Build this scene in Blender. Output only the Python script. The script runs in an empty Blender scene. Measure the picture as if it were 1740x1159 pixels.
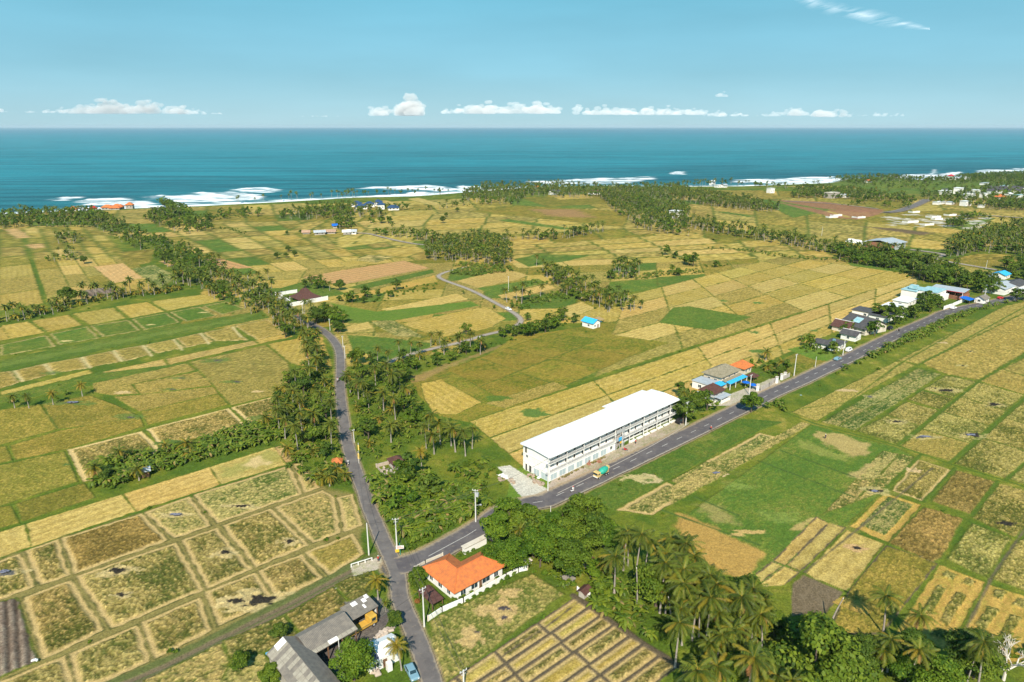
import bpy, math, random
import numpy as np
from mathutils import Vector, Matrix

# ------------------------------------------------------------------ camera, sky, sun, exposure
C = bpy.context.scene.collection
SC = bpy.context.scene
CAM_H = 100.0
FPX, CX, CY, YH = 1160.0, 870.0, 579.5, 214.0      # focal length and horizon measured on the photograph
PITCH = math.atan((CY - YH) / FPX)
sP, cP = math.sin(PITCH), math.cos(PITCH)
cam = bpy.data.cameras.new('camera'); cam.lens = 24.0; cam.sensor_width = 36.0
cam.clip_start = 1.0; cam.clip_end = 120000.0
cam_o = bpy.data.objects.new('camera', cam); C.objects.link(cam_o)
cam_o.location = (0, 0, CAM_H); cam_o.rotation_euler = (math.pi/2 - PITCH, 0, 0)
SC.camera = cam_o
SUN_EL, SUN_AZ = 41.0, 3.0           # elevation; azimuth of the light's travel, clockwise from +Y
w = bpy.data.worlds.new('World'); SC.world = w; w.use_nodes = True
nt = w.node_tree; nt.nodes.clear()
wo = nt.nodes.new('ShaderNodeOutputWorld'); bg = nt.nodes.new('ShaderNodeBackground')
sky = nt.nodes.new('ShaderNodeTexSky'); sky.sky_type = 'NISHITA'; sky.sun_disc = False
sky.sun_elevation = math.radians(SUN_EL); sky.sun_rotation = math.radians(180 + SUN_AZ)
sky.air_density = 1.0; sky.dust_density = 0.1; sky.ozone_density = 2.0; sky.altitude = 100
hsv = nt.nodes.new('ShaderNodeMixRGB'); hsv.blend_type = 'MULTIPLY'; hsv.inputs[0].default_value = 1
hsv.inputs[2].default_value = (0.62, 0.95, 1.0, 1)
tcw = nt.nodes.new('ShaderNodeTexCoord'); sx = nt.nodes.new('ShaderNodeSeparateXYZ'); nt.links.new(tcw.outputs['Generated'], sx.inputs[0])
rw = nt.nodes.new('ShaderNodeValToRGB'); nt.links.new(sx.outputs['Z'], rw.inputs[0])       # the day's own teal: paler at the horizon
for i_, (p_, c_) in enumerate(((0.0, (3.1, 4.75, 5.75)), (.07, (2.05, 4.3, 5.45)), (.22, (1.0, 3.9, 5.15)), (.8, (.7, 2.4, 4.4)))):
    e_ = rw.color_ramp.elements[i_] if i_ < 2 else rw.color_ramp.elements.new(p_)
    e_.position = p_; e_.color = tuple(q / 10 for q in c_) + (1,)
rs = nt.nodes.new('ShaderNodeVectorMath'); rs.operation = 'SCALE'; rs.inputs['Scale'].default_value = 10; nt.links.new(rw.outputs[0], rs.inputs[0])
mpw = nt.nodes.new('ShaderNodeMapping'); mpw.inputs['Scale'].default_value = (1.5, 1.5, 9); nt.links.new(tcw.outputs['Generated'], mpw.inputs[0])
nw = nt.nodes.new('ShaderNodeTexNoise'); nw.inputs['Scale'].default_value = 2.2; nw.inputs['Detail'].default_value = 6; nt.links.new(mpw.outputs[0], nw.inputs['Vector'])
mrw = nt.nodes.new('ShaderNodeMapRange'); mrw.inputs['From Min'].default_value = .3; mrw.inputs['From Max'].default_value = .7; mrw.inputs['To Min'].default_value = 9.3; mrw.inputs['To Max'].default_value = 10.7; nt.links.new(nw.outputs['Fac'], mrw.inputs['Value']); nt.links.new(mrw.outputs[0], rs.inputs['Scale'])
mw = nt.nodes.new('ShaderNodeMixRGB'); mw.inputs[0].default_value = .88
nt.links.new(sky.outputs[0], hsv.inputs[1]); nt.links.new(hsv.outputs[0], mw.inputs[1]); nt.links.new(rs.outputs[0], mw.inputs[2]); nt.links.new(mw.outputs[0], bg.inputs[0])
bg.inputs[1].default_value = 0.085
nt.links.new(bg.outputs[0], wo.inputs[0])
sun = bpy.data.lights.new('sun', 'SUN'); sun.energy = 4.6; sun.angle = math.radians(0.5); sun.color = (1.0, 0.91, 0.78)
sun_o = bpy.data.objects.new('sun', sun); C.objects.link(sun_o)
sun_o.rotation_euler = (math.radians(90 - SUN_EL), 0, math.radians(-SUN_AZ)); sun_o.location = (0, -200, 300)
SC.view_settings.view_transform = 'Standard'; SC.view_settings.look = 'None'
SC.view_settings.exposure = 0.64; SC.view_settings.gamma = 1.0
SC.cycles.max_bounces = 5; SC.cycles.diffuse_bounces = 2; SC.cycles.glossy_bounces = 2
SC.cycles.transparent_max_bounces = 8; SC.cycles.volume_bounces = 0; SC.cycles.use_denoising = True

rnd = random.Random(7)
R = np.random.RandomState(11)

def G(x, y, z=0.0):
    """the point of the plane at height z that the photograph's pixel (x, y) shows"""
    v = (y - CY) / FPX; Z = (CAM_H - z) / (v * cP + sP)
    return ((x - CX) / FPX * Z, Z * (cP - v * sP))
def PX(X, Y, z=0.0):
    q = CAM_H - z; Z = Y * cP + q * sP
    return CX + X / Z * FPX, CY + (q * cP - Y * sP) / Z * FPX
def ZM(ox, oy, f):
    return lambda *c: [(ox + c[i] / f, oy + c[i+1] / f) for i in range(0, len(c), 2)]
P_ = ZM(0, 0, 1.0)
A_ = ZM(0, 759, 2.897); B_ = ZM(0, 480, 2.897); N_ = ZM(0, 150, 2.897); D_ = ZM(570, 150, 2.897)
E_ = ZM(1140, 150, 2.897); F_ = ZM(450, 480, 2.897); R_ = ZM(1140, 480, 2.897); J_ = ZM(430, 859, 3.862)
H_ = ZM(1240, 800, 3.228); I_ = ZM(840, 859, 3.862); S_ = ZM(840, 640, 3.862); T_ = ZM(600, 760, 6.214)

# ------------------------------------------------------------------ materials
def mat(name, col, rough=0.8, metal=0.0, spec=0.3, noise=None, bump=None, c2=None, rand=0.0, wave=None, tr=0.0):
    """noise = (scale, detail), c2 = the second colour it mixes to; wave = (scale, axis, bump); rand = per-object variation"""
    m = bpy.data.materials.new(name); m.use_nodes = True; t = m.node_tree; b = t.nodes['Principled BSDF']
    b.inputs['Roughness'].default_value = rough; b.inputs['Metallic'].default_value = metal
    b.inputs['Specular IOR Level'].default_value = spec
    b.inputs['Base Color'].default_value = (*col, 1)
    tc = t.nodes.new('ShaderNodeTexCoord'); out = None
    if noise:
        n = t.nodes.new('ShaderNodeTexNoise'); n.inputs['Scale'].default_value = noise[0]; n.inputs['Detail'].default_value = noise[1]
        n.inputs['Roughness'].default_value = 0.65
        t.links.new(tc.outputs['Object'], n.inputs['Vector'])
        r = t.nodes.new('ShaderNodeValToRGB'); r.color_ramp.elements[0].position = 0.35; r.color_ramp.elements[1].position = 0.68
        r.color_ramp.elements[0].color = (*col, 1); r.color_ramp.elements[1].color = (*(c2 or [c * 0.7 for c in col]), 1)
        t.links.new(n.outputs['Fac'], r.inputs[0]); out = r.outputs[0]
        if bump:
            bn = t.nodes.new('ShaderNodeBump'); bn.inputs['Strength'].default_value = bump; bn.inputs['Distance'].default_value = 0.1
            t.links.new(n.outputs['Fac'], bn.inputs['Height']); t.links.new(bn.outputs[0], b.inputs['Normal'])
    if wave:
        wv = t.nodes.new('ShaderNodeTexWave'); wv.inputs['Scale'].default_value = wave[0]; wv.bands_direction = wave[1]
        t.links.new(tc.outputs['Object'], wv.inputs['Vector'])
        bn = t.nodes.new('ShaderNodeBump'); bn.inputs['Strength'].default_value = wave[2]; bn.inputs['Distance'].default_value = 0.08
        t.links.new(wv.outputs['Fac'], bn.inputs['Height']); t.links.new(bn.outputs[0], b.inputs['Normal'])
    if rand:
        oi = t.nodes.new('ShaderNodeObjectInfo'); at = t.nodes.new('ShaderNodeAttribute'); at.attribute_name = 'var'
        ad = t.nodes.new('ShaderNodeMath'); ad.operation = 'ADD'
        t.links.new(oi.outputs['Random'], ad.inputs[0]); t.links.new(at.outputs['Fac'], ad.inputs[1])
        fr = t.nodes.new('ShaderNodeMath'); fr.operation = 'FRACT'; t.links.new(ad.outputs[0], fr.inputs[0])
        mr = t.nodes.new('ShaderNodeMapRange'); mr.inputs['To Min'].default_value = 1 - rand; mr.inputs['To Max'].default_value = 1 + rand
        t.links.new(fr.outputs[0], mr.inputs['Value'])
        hs = t.nodes.new('ShaderNodeHueSaturation'); t.links.new(mr.outputs[0], hs.inputs['Value'])
        mh = t.nodes.new('ShaderNodeMapRange'); mh.inputs['To Min'].default_value = 0.52; mh.inputs['To Max'].default_value = 0.47
        t.links.new(fr.outputs[0], mh.inputs['Value']); t.links.new(mh.outputs[0], hs.inputs['Hue'])
        if out is None: hs.inputs['Color'].default_value = (*col, 1)
        else: t.links.new(out, hs.inputs['Color'])
        out = hs.outputs[0]
    if out is not None: t.links.new(out, b.inputs['Base Color'])
    if tr:
        tl = t.nodes.new('ShaderNodeBsdfTranslucent'); mx = t.nodes.new('ShaderNodeMixShader'); mx.inputs[0].default_value = tr
        if out is not None: t.links.new(out, tl.inputs[0])
        else: tl.inputs[0].default_value = (*col, 1)
        t.links.new(b.outputs[0], mx.inputs[1]); t.links.new(tl.outputs[0], mx.inputs[2])
        t.links.new(mx.outputs[0], t.nodes['Material Output'].inputs[0])
    return m

def ground_mat():
    m = bpy.data.materials.new('field_soil_and_crop'); m.use_nodes = True; t = m.node_tree; b = t.nodes['Principled BSDF']
    b.inputs['Roughness'].default_value = 0.95; b.inputs['Specular IOR Level'].default_value = 0.1
    a = t.nodes.new('ShaderNodeAttribute'); a.attribute_name = 'Col'
    tc = t.nodes.new('ShaderNodeTexCoord')
    n = t.nodes.new('ShaderNodeTexNoise'); n.inputs['Scale'].default_value = 2.6; n.inputs['Detail'].default_value = 4; n.inputs['Roughness'].default_value = 0.75
    t.links.new(tc.outputs['Object'], n.inputs['Vector'])
    mr = t.nodes.new('ShaderNodeMapRange'); mr.inputs['From Min'].default_value = 0.3; mr.inputs['From Max'].default_value = 0.7
    mr.inputs['To Min'].default_value = 0.58; mr.inputs['To Max'].default_value = 1.42
    t.links.new(n.outputs['Fac'], mr.inputs['Value'])
    mx = t.nodes.new('ShaderNodeVectorMath'); mx.operation = 'SCALE'
    t.links.new(a.outputs['Color'], mx.inputs[0]); t.links.new(mr.outputs[0], mx.inputs['Scale'])
    t.links.new(mx.outputs[0], b.inputs['Base Color'])
    bn = t.nodes.new('ShaderNodeBump'); bn.inputs['Strength'].default_value = 0.5; bn.inputs['Distance'].default_value = 0.25
    t.links.new(n.outputs['Fac'], bn.inputs['Height']); t.links.new(bn.outputs[0], b.inputs['Normal'])
    return m

# ------------------------------------------------------------------ object helpers
def mesh_obj(name, V, Fq, m=None, parent=None, smooth=False, tris=None, mats=None, midx=None):
    """V (n,3), Fq (k,4) quads, tris (j,3)"""
    me = bpy.data.meshes.new(name); V = np.asarray(V, np.float32)
    Fq = np.zeros((0, 4), np.int32) if Fq is None else np.asarray(Fq, np.int32)
    T = np.zeros((0, 3), np.int32) if tris is None else np.asarray(tris, np.int32)
    me.vertices.add(len(V)); me.vertices.foreach_set('co', V.ravel())
    nl = Fq.size + T.size; me.loops.add(nl)
    me.loops.foreach_set('vertex_index', np.concatenate([Fq.ravel(), T.ravel()]))
    me.polygons.add(len(Fq) + len(T))
    st = np.concatenate([np.arange(len(Fq)) * 4, len(Fq) * 4 + np.arange(len(T)) * 3]).astype(np.int32)
    me.polygons.foreach_set('loop_start', st)
    if midx is not None: me.polygons.foreach_set('material_index', np.asarray(midx, np.int32))
    me.polygons.foreach_set('use_smooth', np.full(len(me.polygons), bool(smooth)))
    me.update(calc_edges=True)
    for k in (mats or ([m] if m else [])): me.materials.append(k)
    o = bpy.data.objects.new(name, me); C.objects.link(o)
    if parent: o.parent = parent
    return o
def col_attr(me, col, name='Col'):
    a = me.color_attributes.new(name, 'FLOAT_COLOR', 'POINT')
    c = np.ones((len(me.vertices), 4), np.float32); c[:, :3] = col; a.data.foreach_set('color', c.ravel())
def tag(o, label=None, cat=None, group=None, kind=None):
    if label: o['label'] = label
    if cat: o['category'] = cat
    if group: o['group'] = group
    if kind: o['kind'] = kind
    return o
def empty(name, loc, rz=0.0, label=None, cat=None, group=None):
    o = bpy.data.objects.new(name, None); C.objects.link(o); o.location = loc; o.rotation_euler.z = rz
    o.empty_display_size = 0.2
    return tag(o, label, cat, group)
def copy_tree(o, parent=None):
    c = o.copy(); C.objects.link(c); c.parent = parent
    for ch in o.children: copy_tree(ch, c)
    return c

# ------------------------------------------------------------------ noise
_T = R.rand(16, 256, 256).astype(np.float32)
def vn(x, y, k=0):
    xi = np.floor(x).astype(np.int64); yi = np.floor(y).astype(np.int64)
    fx = (x - xi).astype(np.float32); fy = (y - yi).astype(np.float32)
    fx = fx * fx * (3 - 2 * fx); fy = fy * fy * (3 - 2 * fy); t = _T[k % 16]
    a = t[xi & 255, yi & 255]; b = t[(xi + 1) & 255, yi & 255]; c = t[xi & 255, (yi + 1) & 255]; d = t[(xi + 1) & 255, (yi + 1) & 255]
    return a + (b - a) * fx + (c - a) * fy + (a - b - c + d) * fx * fy
def fb(x, y, k=0, o=3):
    s = 0; a = 1.0; n = 0
    for i in range(o):
        s = s + a * vn(x * 2**i + i * 17.3, y * 2**i + i * 9.1, k + i); n += a; a *= 0.55
    return s / n
def ss(e0, e1, x):
    t = np.clip((x - e0) / (e1 - e0), 0, 1); return t * t * (3 - 2 * t)
def mixc(a, b, f):
    return a + (b - a) * np.asarray(f)[..., None]
def inside(poly, X, Y):
    r = np.zeros(X.shape, bool); n = len(poly)
    for i in range(n):
        x1, y1 = poly[i]; x2, y2 = poly[(i + 1) % n]
        if y1 == y2: continue
        c = ((y1 > Y) != (y2 > Y)) & (X < (x2 - x1) * (Y - y1) / (y2 - y1) + x1); r ^= c
    return r
def segdist(x1, y1, x2, y2, X, Y):
    dx, dy = x2 - x1, y2 - y1; L = dx * dx + dy * dy + 1e-9
    t = np.clip(((X - x1) * dx + (Y - y1) * dy) / L, 0, 1)
    return np.hypot(X - x1 - t * dx, Y - y1 - t * dy)
def g_poly(pts): return [G(*p) for p in pts]
def polydist(pl, X, Y, close=True):
    d = np.full(X.shape, 1e9, np.float32); n = len(pl)
    for i in range(n if close else n - 1):
        d = np.minimum(d, segdist(*pl[i], *pl[(i + 1) % n], X, Y))
    return d

# ------------------------------------------------------------------ the land as height and colour fields
SHORE = P_(-400,372, -200,366, 0,361, 120,355, 200,352, 280,349, 340,347, 480,340, 600,333, 700,331, 790,324, 900,316, 1000,313.5,
           1150,315, 1250,314.5, 1400,309, 1430,302, 1500,302, 1560,304, 1640,299, 1740,292, 1850,285, 2000,279)
SHORE_G = g_poly(SHORE)
SEA_Z = -3.0
class Grid:
    def __init__(s, x0, x1, y0, y1, c):
        s.c = c; xs = np.arange(x0, x1 + c * .5, c); ys = np.arange(y0, y1 + c * .5, c); s.nx, s.ny = len(xs), len(ys)
        X, Y = np.meshgrid(xs, ys); s.X = X.astype(np.float64); s.Y = Y.astype(np.float64)
        s.x0, s.y0 = x0, y0
        s.lab = np.zeros(X.shape, np.int32)
        n1 = fb(X / 30, Y / 30, 1, 3); n2 = fb(X / 5, Y / 5, 4, 3); n3 = vn(X / 1.1, Y / 1.1, 7); n4 = (.30 * vn(X / .5, Y / .5, 9) + .70 * R.rand(*X.shape)) if c < 1 else R.rand(*X.shape)
        s.n3 = n3; s.n4 = n4; s.n2 = n2
        c0 = np.array([.066, .112, .012]); c1 = np.array([.135, .155, .017]); c2 = np.array([.33, .25, .055])
        col = mixc(np.broadcast_to(c0, X.shape + (3,)), c1, ss(.35, .65, n1 * .5 + n2 * .5))
        col = mixc(col, c2, ss(.62, .80, n2 * .6 + n1 * .3 + n3 * .12) * .55)
        col = col * (0.78 + .44 * n4)[..., None]
        s.col = col.astype(np.float32); s.h = (0.12 * n3 + 0.14 * n4 + 0.15 * n2 - .1).astype(np.float32)
    def sub(s, pl, pad=0.0):
        xs = [p[0] for p in pl]; ys = [p[1] for p in pl]; c = s.c
        i0 = max(0, int((min(xs) - pad - s.x0) / c)); i1 = min(s.nx, int((max(xs) + pad - s.x0) / c) + 2)
        j0 = max(0, int((min(ys) - pad - s.y0) / c)); j1 = min(s.ny, int((max(ys) + pad - s.y0) / c) + 2)
        if i0 >= i1 or j0 >= j1: return None
        return (slice(j0, j1), slice(i0, i1))
GR = [Grid(-235, 235, 84, 262, 0.32), Grid(-400, 470, 262, 530.4, 0.8), Grid(-950, 2000, 530.4, 2100.0, 2.8)]
PLOTS = []          # label id -> (name, label)
TY = dict(          # interior style: colour a, colour b, straw colour, straw amount, height, roughness of the stand
    straw=((.41,.285,.078), (.33,.232,.058), (.48,.35,.11), .30, .10, .10),
    straw2=((.36,.258,.052), (.27,.212,.038), (.44,.32,.09), .28, .14, .18),
    crop=((.070,.080,.015), (.170,.135,.034), (.36,.265,.09), .24, .38, .80),
    cropr=((.080,.092,.016), (.178,.156,.032), (.34,.27,.082), .26, .38, .75),
    crop2=((.262,.200,.046), (.178,.156,.032), (.36,.265,.070), .24, .32, .45),
    olive=((.150,.138,.021), (.220,.178,.032), (.32,.23,.05), .18, .32, .45),
    brown=((.120,.092,.022), (.215,.155,.042), (.30,.20,.06), .14, .40, .80),
    green=((.070,.126,.017), (.105,.148,.020), (.20,.18,.04), .12, .22, .25),
    mixg=((.065,.096,.016), (.120,.130,.028), (.38,.29,.10), .32, .28, .65),
    dgreen=((.048,.086,.014), (.070,.110,.018), (.36,.29,.10), .26, .25, .40),
    meadow=((.105,.128,.013), (.170,.160,.018), (.24,.17,.03), .34, .15, .30),
    tan=((.44,.27,.065), (.36,.235,.05), (.27,.23,.04), .25, .06, .12),
    soil=((.125,.092,.052), (.155,.115,.068), (.15,.11,.06), .1, .05, .12),
    redsoil=((.23,.105,.055), (.28,.15,.08), (.2,.18,.06), .3, .05, .12),
    rows=((.46,.29,.11), (.42,.27,.10), (.50,.34,.14), .2, .10, .10),
    drows=((.115,.085,.060), (.16,.125,.09), (.2,.17,.12), .2, .2, .2),
    rrows=((.47,.25,.10), (.44,.24,.09), (.48,.32,.14), .1, .08, .08),
    concrete=((.50,.44,.36), (.44,.39,.32), (.55,.5,.42), .2, .02, .02),
    gravel=((.42,.36,.28), (.35,.32,.22), (.20,.22,.07), .2, .02, .05),
    asph=((.10,.088,.080), (.13,.115,.10), (.17,.15,.12), .2, .02, .03),
    lawn=((.10,.17,.02), (.13,.19,.025), (.16,.18,.04), .1, .06, .06),
)
def plot(pts, ty='crop2', bund=.45, margin=None, mcol=(.43,.31,.125), lab=True, rowd=None, g=None, bcol=None, edge=.5, desc=None):
    pl = g if g is not None else g_poly(pts); a, b, st, sa, hh, rg = TY[ty]
    a, b, st = (np.array(q) for q in (a, b, st))
    lid = 0
    if lab: PLOTS.append(ty); lid = len(PLOTS)
    cx = sum(p[0] for p in pl) / len(pl); seed = int(abs(cx * 7 + pl[0][1] * 3)) % 1000
    # the plot's long side sets the direction the stand is combed in
    L = max(range(len(pl)), key=lambda i: math.dist(pl[i], pl[(i + 1) % len(pl)]))
    ax, ay = pl[L][0] - pl[(L + 1) % len(pl)][0], pl[L][1] - pl[(L + 1) % len(pl)][1]; q = math.hypot(ax, ay); ax /= q; ay /= q
    tv = .90 + .2 * rnd.random(); hue = (rnd.random() - .5) * .12
    for gi, gr in enumerate(GR):
        s = gr.sub(pl)
        if s is None: continue
        X, Y = gr.X[s], gr.Y[s]; ins = inside(pl, X, Y)
        if not ins.any(): continue
        d = polydist(pl, X, Y); n3, n4, n2 = gr.n3[s], gr.n4[s], gr.n2[s]
        wob = (fb(X / 2.2, Y / 2.2, 3, 2) - .5)
        de = d + wob * edge * (1.6 if gi == 0 else 2.6)
        U = X * ax + Y * ay; V = -X * ay + Y * ax
        an = fb(U / 1.5 + seed, V / .65, 5, 3); an2 = fb(U / .9 + seed, V / .5, 8, 2); big = fb(X / 9 + seed, Y / 9, 2, 3)
        c = mixc(np.broadcast_to(a, X.shape + (3,)), b, ss(.38, .62, an * .6 + big * .4))
        c = mixc(c, st, np.clip(ss(1 - sa - .22, 1 - sa + .06, an2 * .45 + big * .40 + .15 * n4 + .12) * .75 + (rg > .3) * .40 * (n4 > .80), 0, 1))
        h = hh + rg * (an2 - .5) * .6 + rg * .75 * (n4 - .5)
        c = c * (1 + (n4 - .5) * (.30 + .9 * rg))[..., None]
        if ty in ('straw', 'straw2', 'rows', 'rrows', 'tan'):
            ln = .5 + .5 * np.sin(V * 2 * math.pi / 3.1 + wob * 3) * (.4 + .9 * vn(U / 14, V / 3, 4))
            c = c * (0.88 + .22 * ln)[..., None]
        if rowd or ty in ('rows', 'rrows', 'drows', 'dgreen'):
            p = rowd or {'rows': 3.2, 'rrows': 5.5, 'drows': 1.7, 'dgreen': 2.6}[ty]
            W = (V if ty != 'rows' else U)
            rr = np.abs(((W / p + wob * .12) % 1) - .5) * 2
            if ty == 'drows':
                c = mixc(c * 1.35, c * .55, ss(.45, .75, rr)); h = h + .35 * (1 - ss(.4, .8, rr))
            elif ty == 'dgreen': c = mixc(c, np.array(st), ss(.72, .95, rr) * .35)
            else: c = mixc(c, np.array([.15, .14, .05]), ss(.80, .95, rr) * .85)
        c = c * tv; c[..., 0] *= 1 + hue; 
        bw = max(bund, gr.c * .55)
        if margin:
            mc = np.array(mcol) * (0.85 + .3 * n4)[..., None]
            f = ss(bw + margin + .5, bw + margin - .3, de); c = mixc(c, mc, f); h = h * (1 - f) + .02 * f
        if bund > 0:
            f = ss(bw + .12, bw - .25, de)
            bc = np.array(bcol if bcol else (.095, .118, .016)) * (0.75 + .5 * n4)[..., None]
            c = mixc(c, bc, f); h = h * (1 - f) + (.30 if not bcol else .2) * f
        gr.col[s][ins] = c[ins]; gr.h[s][ins] = h[ins]
        if lab: gr.lab[s][ins] = lid
def lerp(a, b, t): return (a[0] + (b[0] - a[0]) * t, a[1] + (b[1] - a[1]) * t)
def block(q, us, vs, tys, jit=.012, **k):
    """q: bottom-left, bottom-right, top-right, top-left in pixels; split in ground space"""
    a, b, c, d = g_poly(q)
    if isinstance(us, int): us = [i / us + (rnd.uniform(-.25, .25) / us if 0 < i < us else 0) for i in range(us + 1)]
    if isinstance(vs, int): vs = [i / vs + (rnd.uniform(-.15, .15) / vs if 0 < i < vs else 0) for i in range(vs + 1)]
    def pt(u, v):
        return lerp(lerp(a, b, u), lerp(d, c, u), v)
    for i in range(len(us) - 1):
        off = rnd.uniform(-1, 1) * .02
        for j in range(len(vs) - 1):
            v0 = vs[j] + (off if 0 < j else 0); v1 = vs[j + 1] + (off if j + 1 < len(vs) - 1 else 0)
            t = rnd.choice(tys)
            plot(None, t, g=[pt(us[i], v0), pt(us[i + 1], v0), pt(us[i + 1], v1), pt(us[i], v1)], **k)
def blob(x, y, rx, ry, col, h=None, soft=.25, seed=0, amt=1.0, irr=.9):
    """an irregular patch: centre in pixels, radii in metres"""
    gx, gy = G(x, y); col = np.array(col)
    for gr in GR:
        s = gr.sub([(gx - rx * 1.5, gy - ry * 1.5), (gx + rx * 1.5, gy + ry * 1.5)])
        if s is None: continue
        X, Y = gr.X[s], gr.Y[s]
        r = np.hypot((X - gx) / rx, (Y - gy) / ry) + (fb(X / (rx * .5) + seed, Y / (ry * .5), 6, 4) - .5) * irr * 1.6
        f = ss(1, 1 - soft, r) * amt; n4 = gr.n4[s]
        gr.col[s] = mixc(gr.col[s], col * (.8 + .4 * n4)[..., None], f)
        if h is not None: gr.h[s] = gr.h[s] * (1 - f) + h * f
def patch(pts, col, soft=1.0, amt=1.0, h=None, tex=.25):
    pl = g_poly(pts); col = np.array(col)
    for gr in GR:
        s = gr.sub(pl, 3)
        if s is None: continue
        X, Y = gr.X[s], gr.Y[s]; d = polydist(pl, X, Y); d = np.where(inside(pl, X, Y), d, -d)
        f = ss(-soft, soft, d + (fb(X / 3, Y / 3, 2, 3) - .5) * soft * 4) * amt
        gr.col[s] = mixc(gr.col[s], col * (1 - tex + 2 * tex * (gr.n4[s] * .5 + gr.n2[s] * .5))[..., None], f)
        if h is not None: gr.h[s] = gr.h[s] * (1 - f) + h * f
def stroke(pts, wd, col, h=None, soft=.3, amt=1.0, g=None, clear=False):
    pl = g if g is not None else g_poly(pts); col = np.array(col)
    for gr in GR:
        s = gr.sub(pl, wd + 2)
        if s is None: continue
        X, Y = gr.X[s], gr.Y[s]; d = polydist(pl, X, Y, False) + (fb(X / 2, Y / 2, 2, 2) - .5) * soft * 1.5
        ww = max(wd, gr.c * .5)
        f = ss(ww + soft, ww - soft, d) * amt
        gr.col[s] = mixc(gr.col[s], col * (.8 + .4 * gr.n4[s])[..., None], f)
        if h is not None: gr.h[s] = gr.h[s] * (1 - f) + h * f
        if clear: gr.lab[s][f > .5] = 0
GREENB = (.075, .118, .014)

# ---- far and middle fields first, then nearer ones over them
MF = ['meadow', 'crop2', 'green', 'crop2', 'straw2', 'straw2', 'olive']
block(P_(300,560, 1060,548, 1050,400, 380,440), 9, 9, MF); block(P_(540,440, 1160,402, 1040,328, 520,348), 8, 7, MF); block(P_(1030,500, 1600,455, 1420,385, 1060,400), 8, 7, MF)
block(P_(1140,405, 1900,425, 1800,335, 1140,322), 10, 6, MF); block(P_(-80,400, 560,405, 520,345, -80,368), 9, 5, MF); block(P_(590,625, 760,600, 900,545, 560,550), 4, 4, MF)
CR = ['crop2', 'crop2', 'straw2', 'olive', 'straw2', 'straw']
# left, beyond the tree row
block(N_(240,1060, 830,1000, 470,678, 110,690), [0,.22,.42,.60,.80,1], [0,.10,.22,.33,.45,.56,.68,.80,.90,1], ['crop2','olive','straw2','olive','crop2','straw'])
block(N_(-500,1180, 215,1060, 95,690, -200,705), [0,.3,.66,1], [0,.13,.27,.4,.52,.66,.8,.9,1], ['crop2','straw2','crop2','olive'])
plot(N_(10,695, 90,688, 165,735, 75,742), 'rows', rowd=2.6)
plot(N_(115,772, 215,762, 235,785, 150,795), 'rows')
plot(N_(455,880, 610,862, 705,935, 560,962), 'rows', rowd=3.0)
plot(N_(560,965, 705,938, 770,935, 840,985, 610,1000), 'tan')
plot(N_(780,852, 850,845, 895,880, 850,888), 'rows')
plot(N_(845,890, 905,878, 950,890, 880,902), 'drows')
plot(N_(650,890, 760,870, 880,930, 790,985, 700,930), 'dgreen')
plot(N_(400,1000, 560,975, 600,1000, 440,1030), 'drows', rowd=3)
plot(N_(550,810, 780,790, 740,860, 640,880), 'olive')
# between the diagonal belt and the lane
block(P_(405,468, 745,440, 640,368, 232,388), [0,.10,.21,.33,.42,.54,.64,.76,.87,1], [0,.12,.25,.37,.5,.62,.74,.87,1], ['crop2','green','straw2','olive','straw2','crop2','straw'])
plot(N_(1000,840, 1050,828, 1250,885, 1110,893), 'rrows')
plot(P_(513,472, 572,461, 686,443, 732,456, 590,483, 558,484), 'rrows')
plot(P_(440,500, 520,478, 560,488, 590,500, 500,515), 'green', lab=False, bund=0)
plot(P_(560,511, 739,468, 745,479, 655,497, 590,512), 'tan')
plot(P_(590,489, 735,458, 738,464, 620,492), 'green', lab=False)
plot(D_(15,860, 150,840, 185,858, 60,885), 'straw2'); plot(D_(160,800, 400,775, 450,800, 350,835, 230,830), 'straw2')
plot(D_(0,740, 60,722, 270,755, 60,785, 0,785), 'straw2'); plot(D_(150,820,300,830,200,860,100,850), 'mixg')
# centre: fields towards the sea
block(P_(600,415, 1060,388, 1075,352, 640,368), [0,.2,.42,.62,.82,1], [0,.28,.5,.75,1], ['straw2','straw','crop2','straw2'])
plot(P_(795,360, 880,349, 1075,360, 1060,386, 950,375, 870,367), 'meadow', lab=False)
patch(P_(900,356, 980,356, 1010,370, 940,368), (.27,.16,.06), soft=6)
plot(D_(790,650, 850,645, 1165,690, 1120,697), 'green', bund=0, lab=False)
block(P_(480,400, 640,372, 700,345, 560,352), 4, 3, ['olive', 'crop2', 'meadow', 'straw2'])
plot(P_(640,342, 655,340, 705,352, 690,355), 'straw'); plot(P_(690,338, 712,336, 755,347, 735,350), 'straw')
block(P_(880,456, 1290,440, 1180,396, 830,421), [0,.2,.45,.7,1], [0,.2,.38,.55,.78,1], ['straw2','straw','straw2','crop2'])
plot(D_(880,845, 1000,815, 1250,825, 1150,850, 950,880), 'green', bund=0, lab=False)
block(P_(1010,335, 1140,352, 1080,342, 990,325), 3, 3, ['crop2', 'straw2', 'olive'])
plot(P_(880,335, 1010,332, 1060,345, 930,352), 'meadow'); plot(P_(935,333, 1000,330, 1010,337, 950,340), 'straw2')
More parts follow.
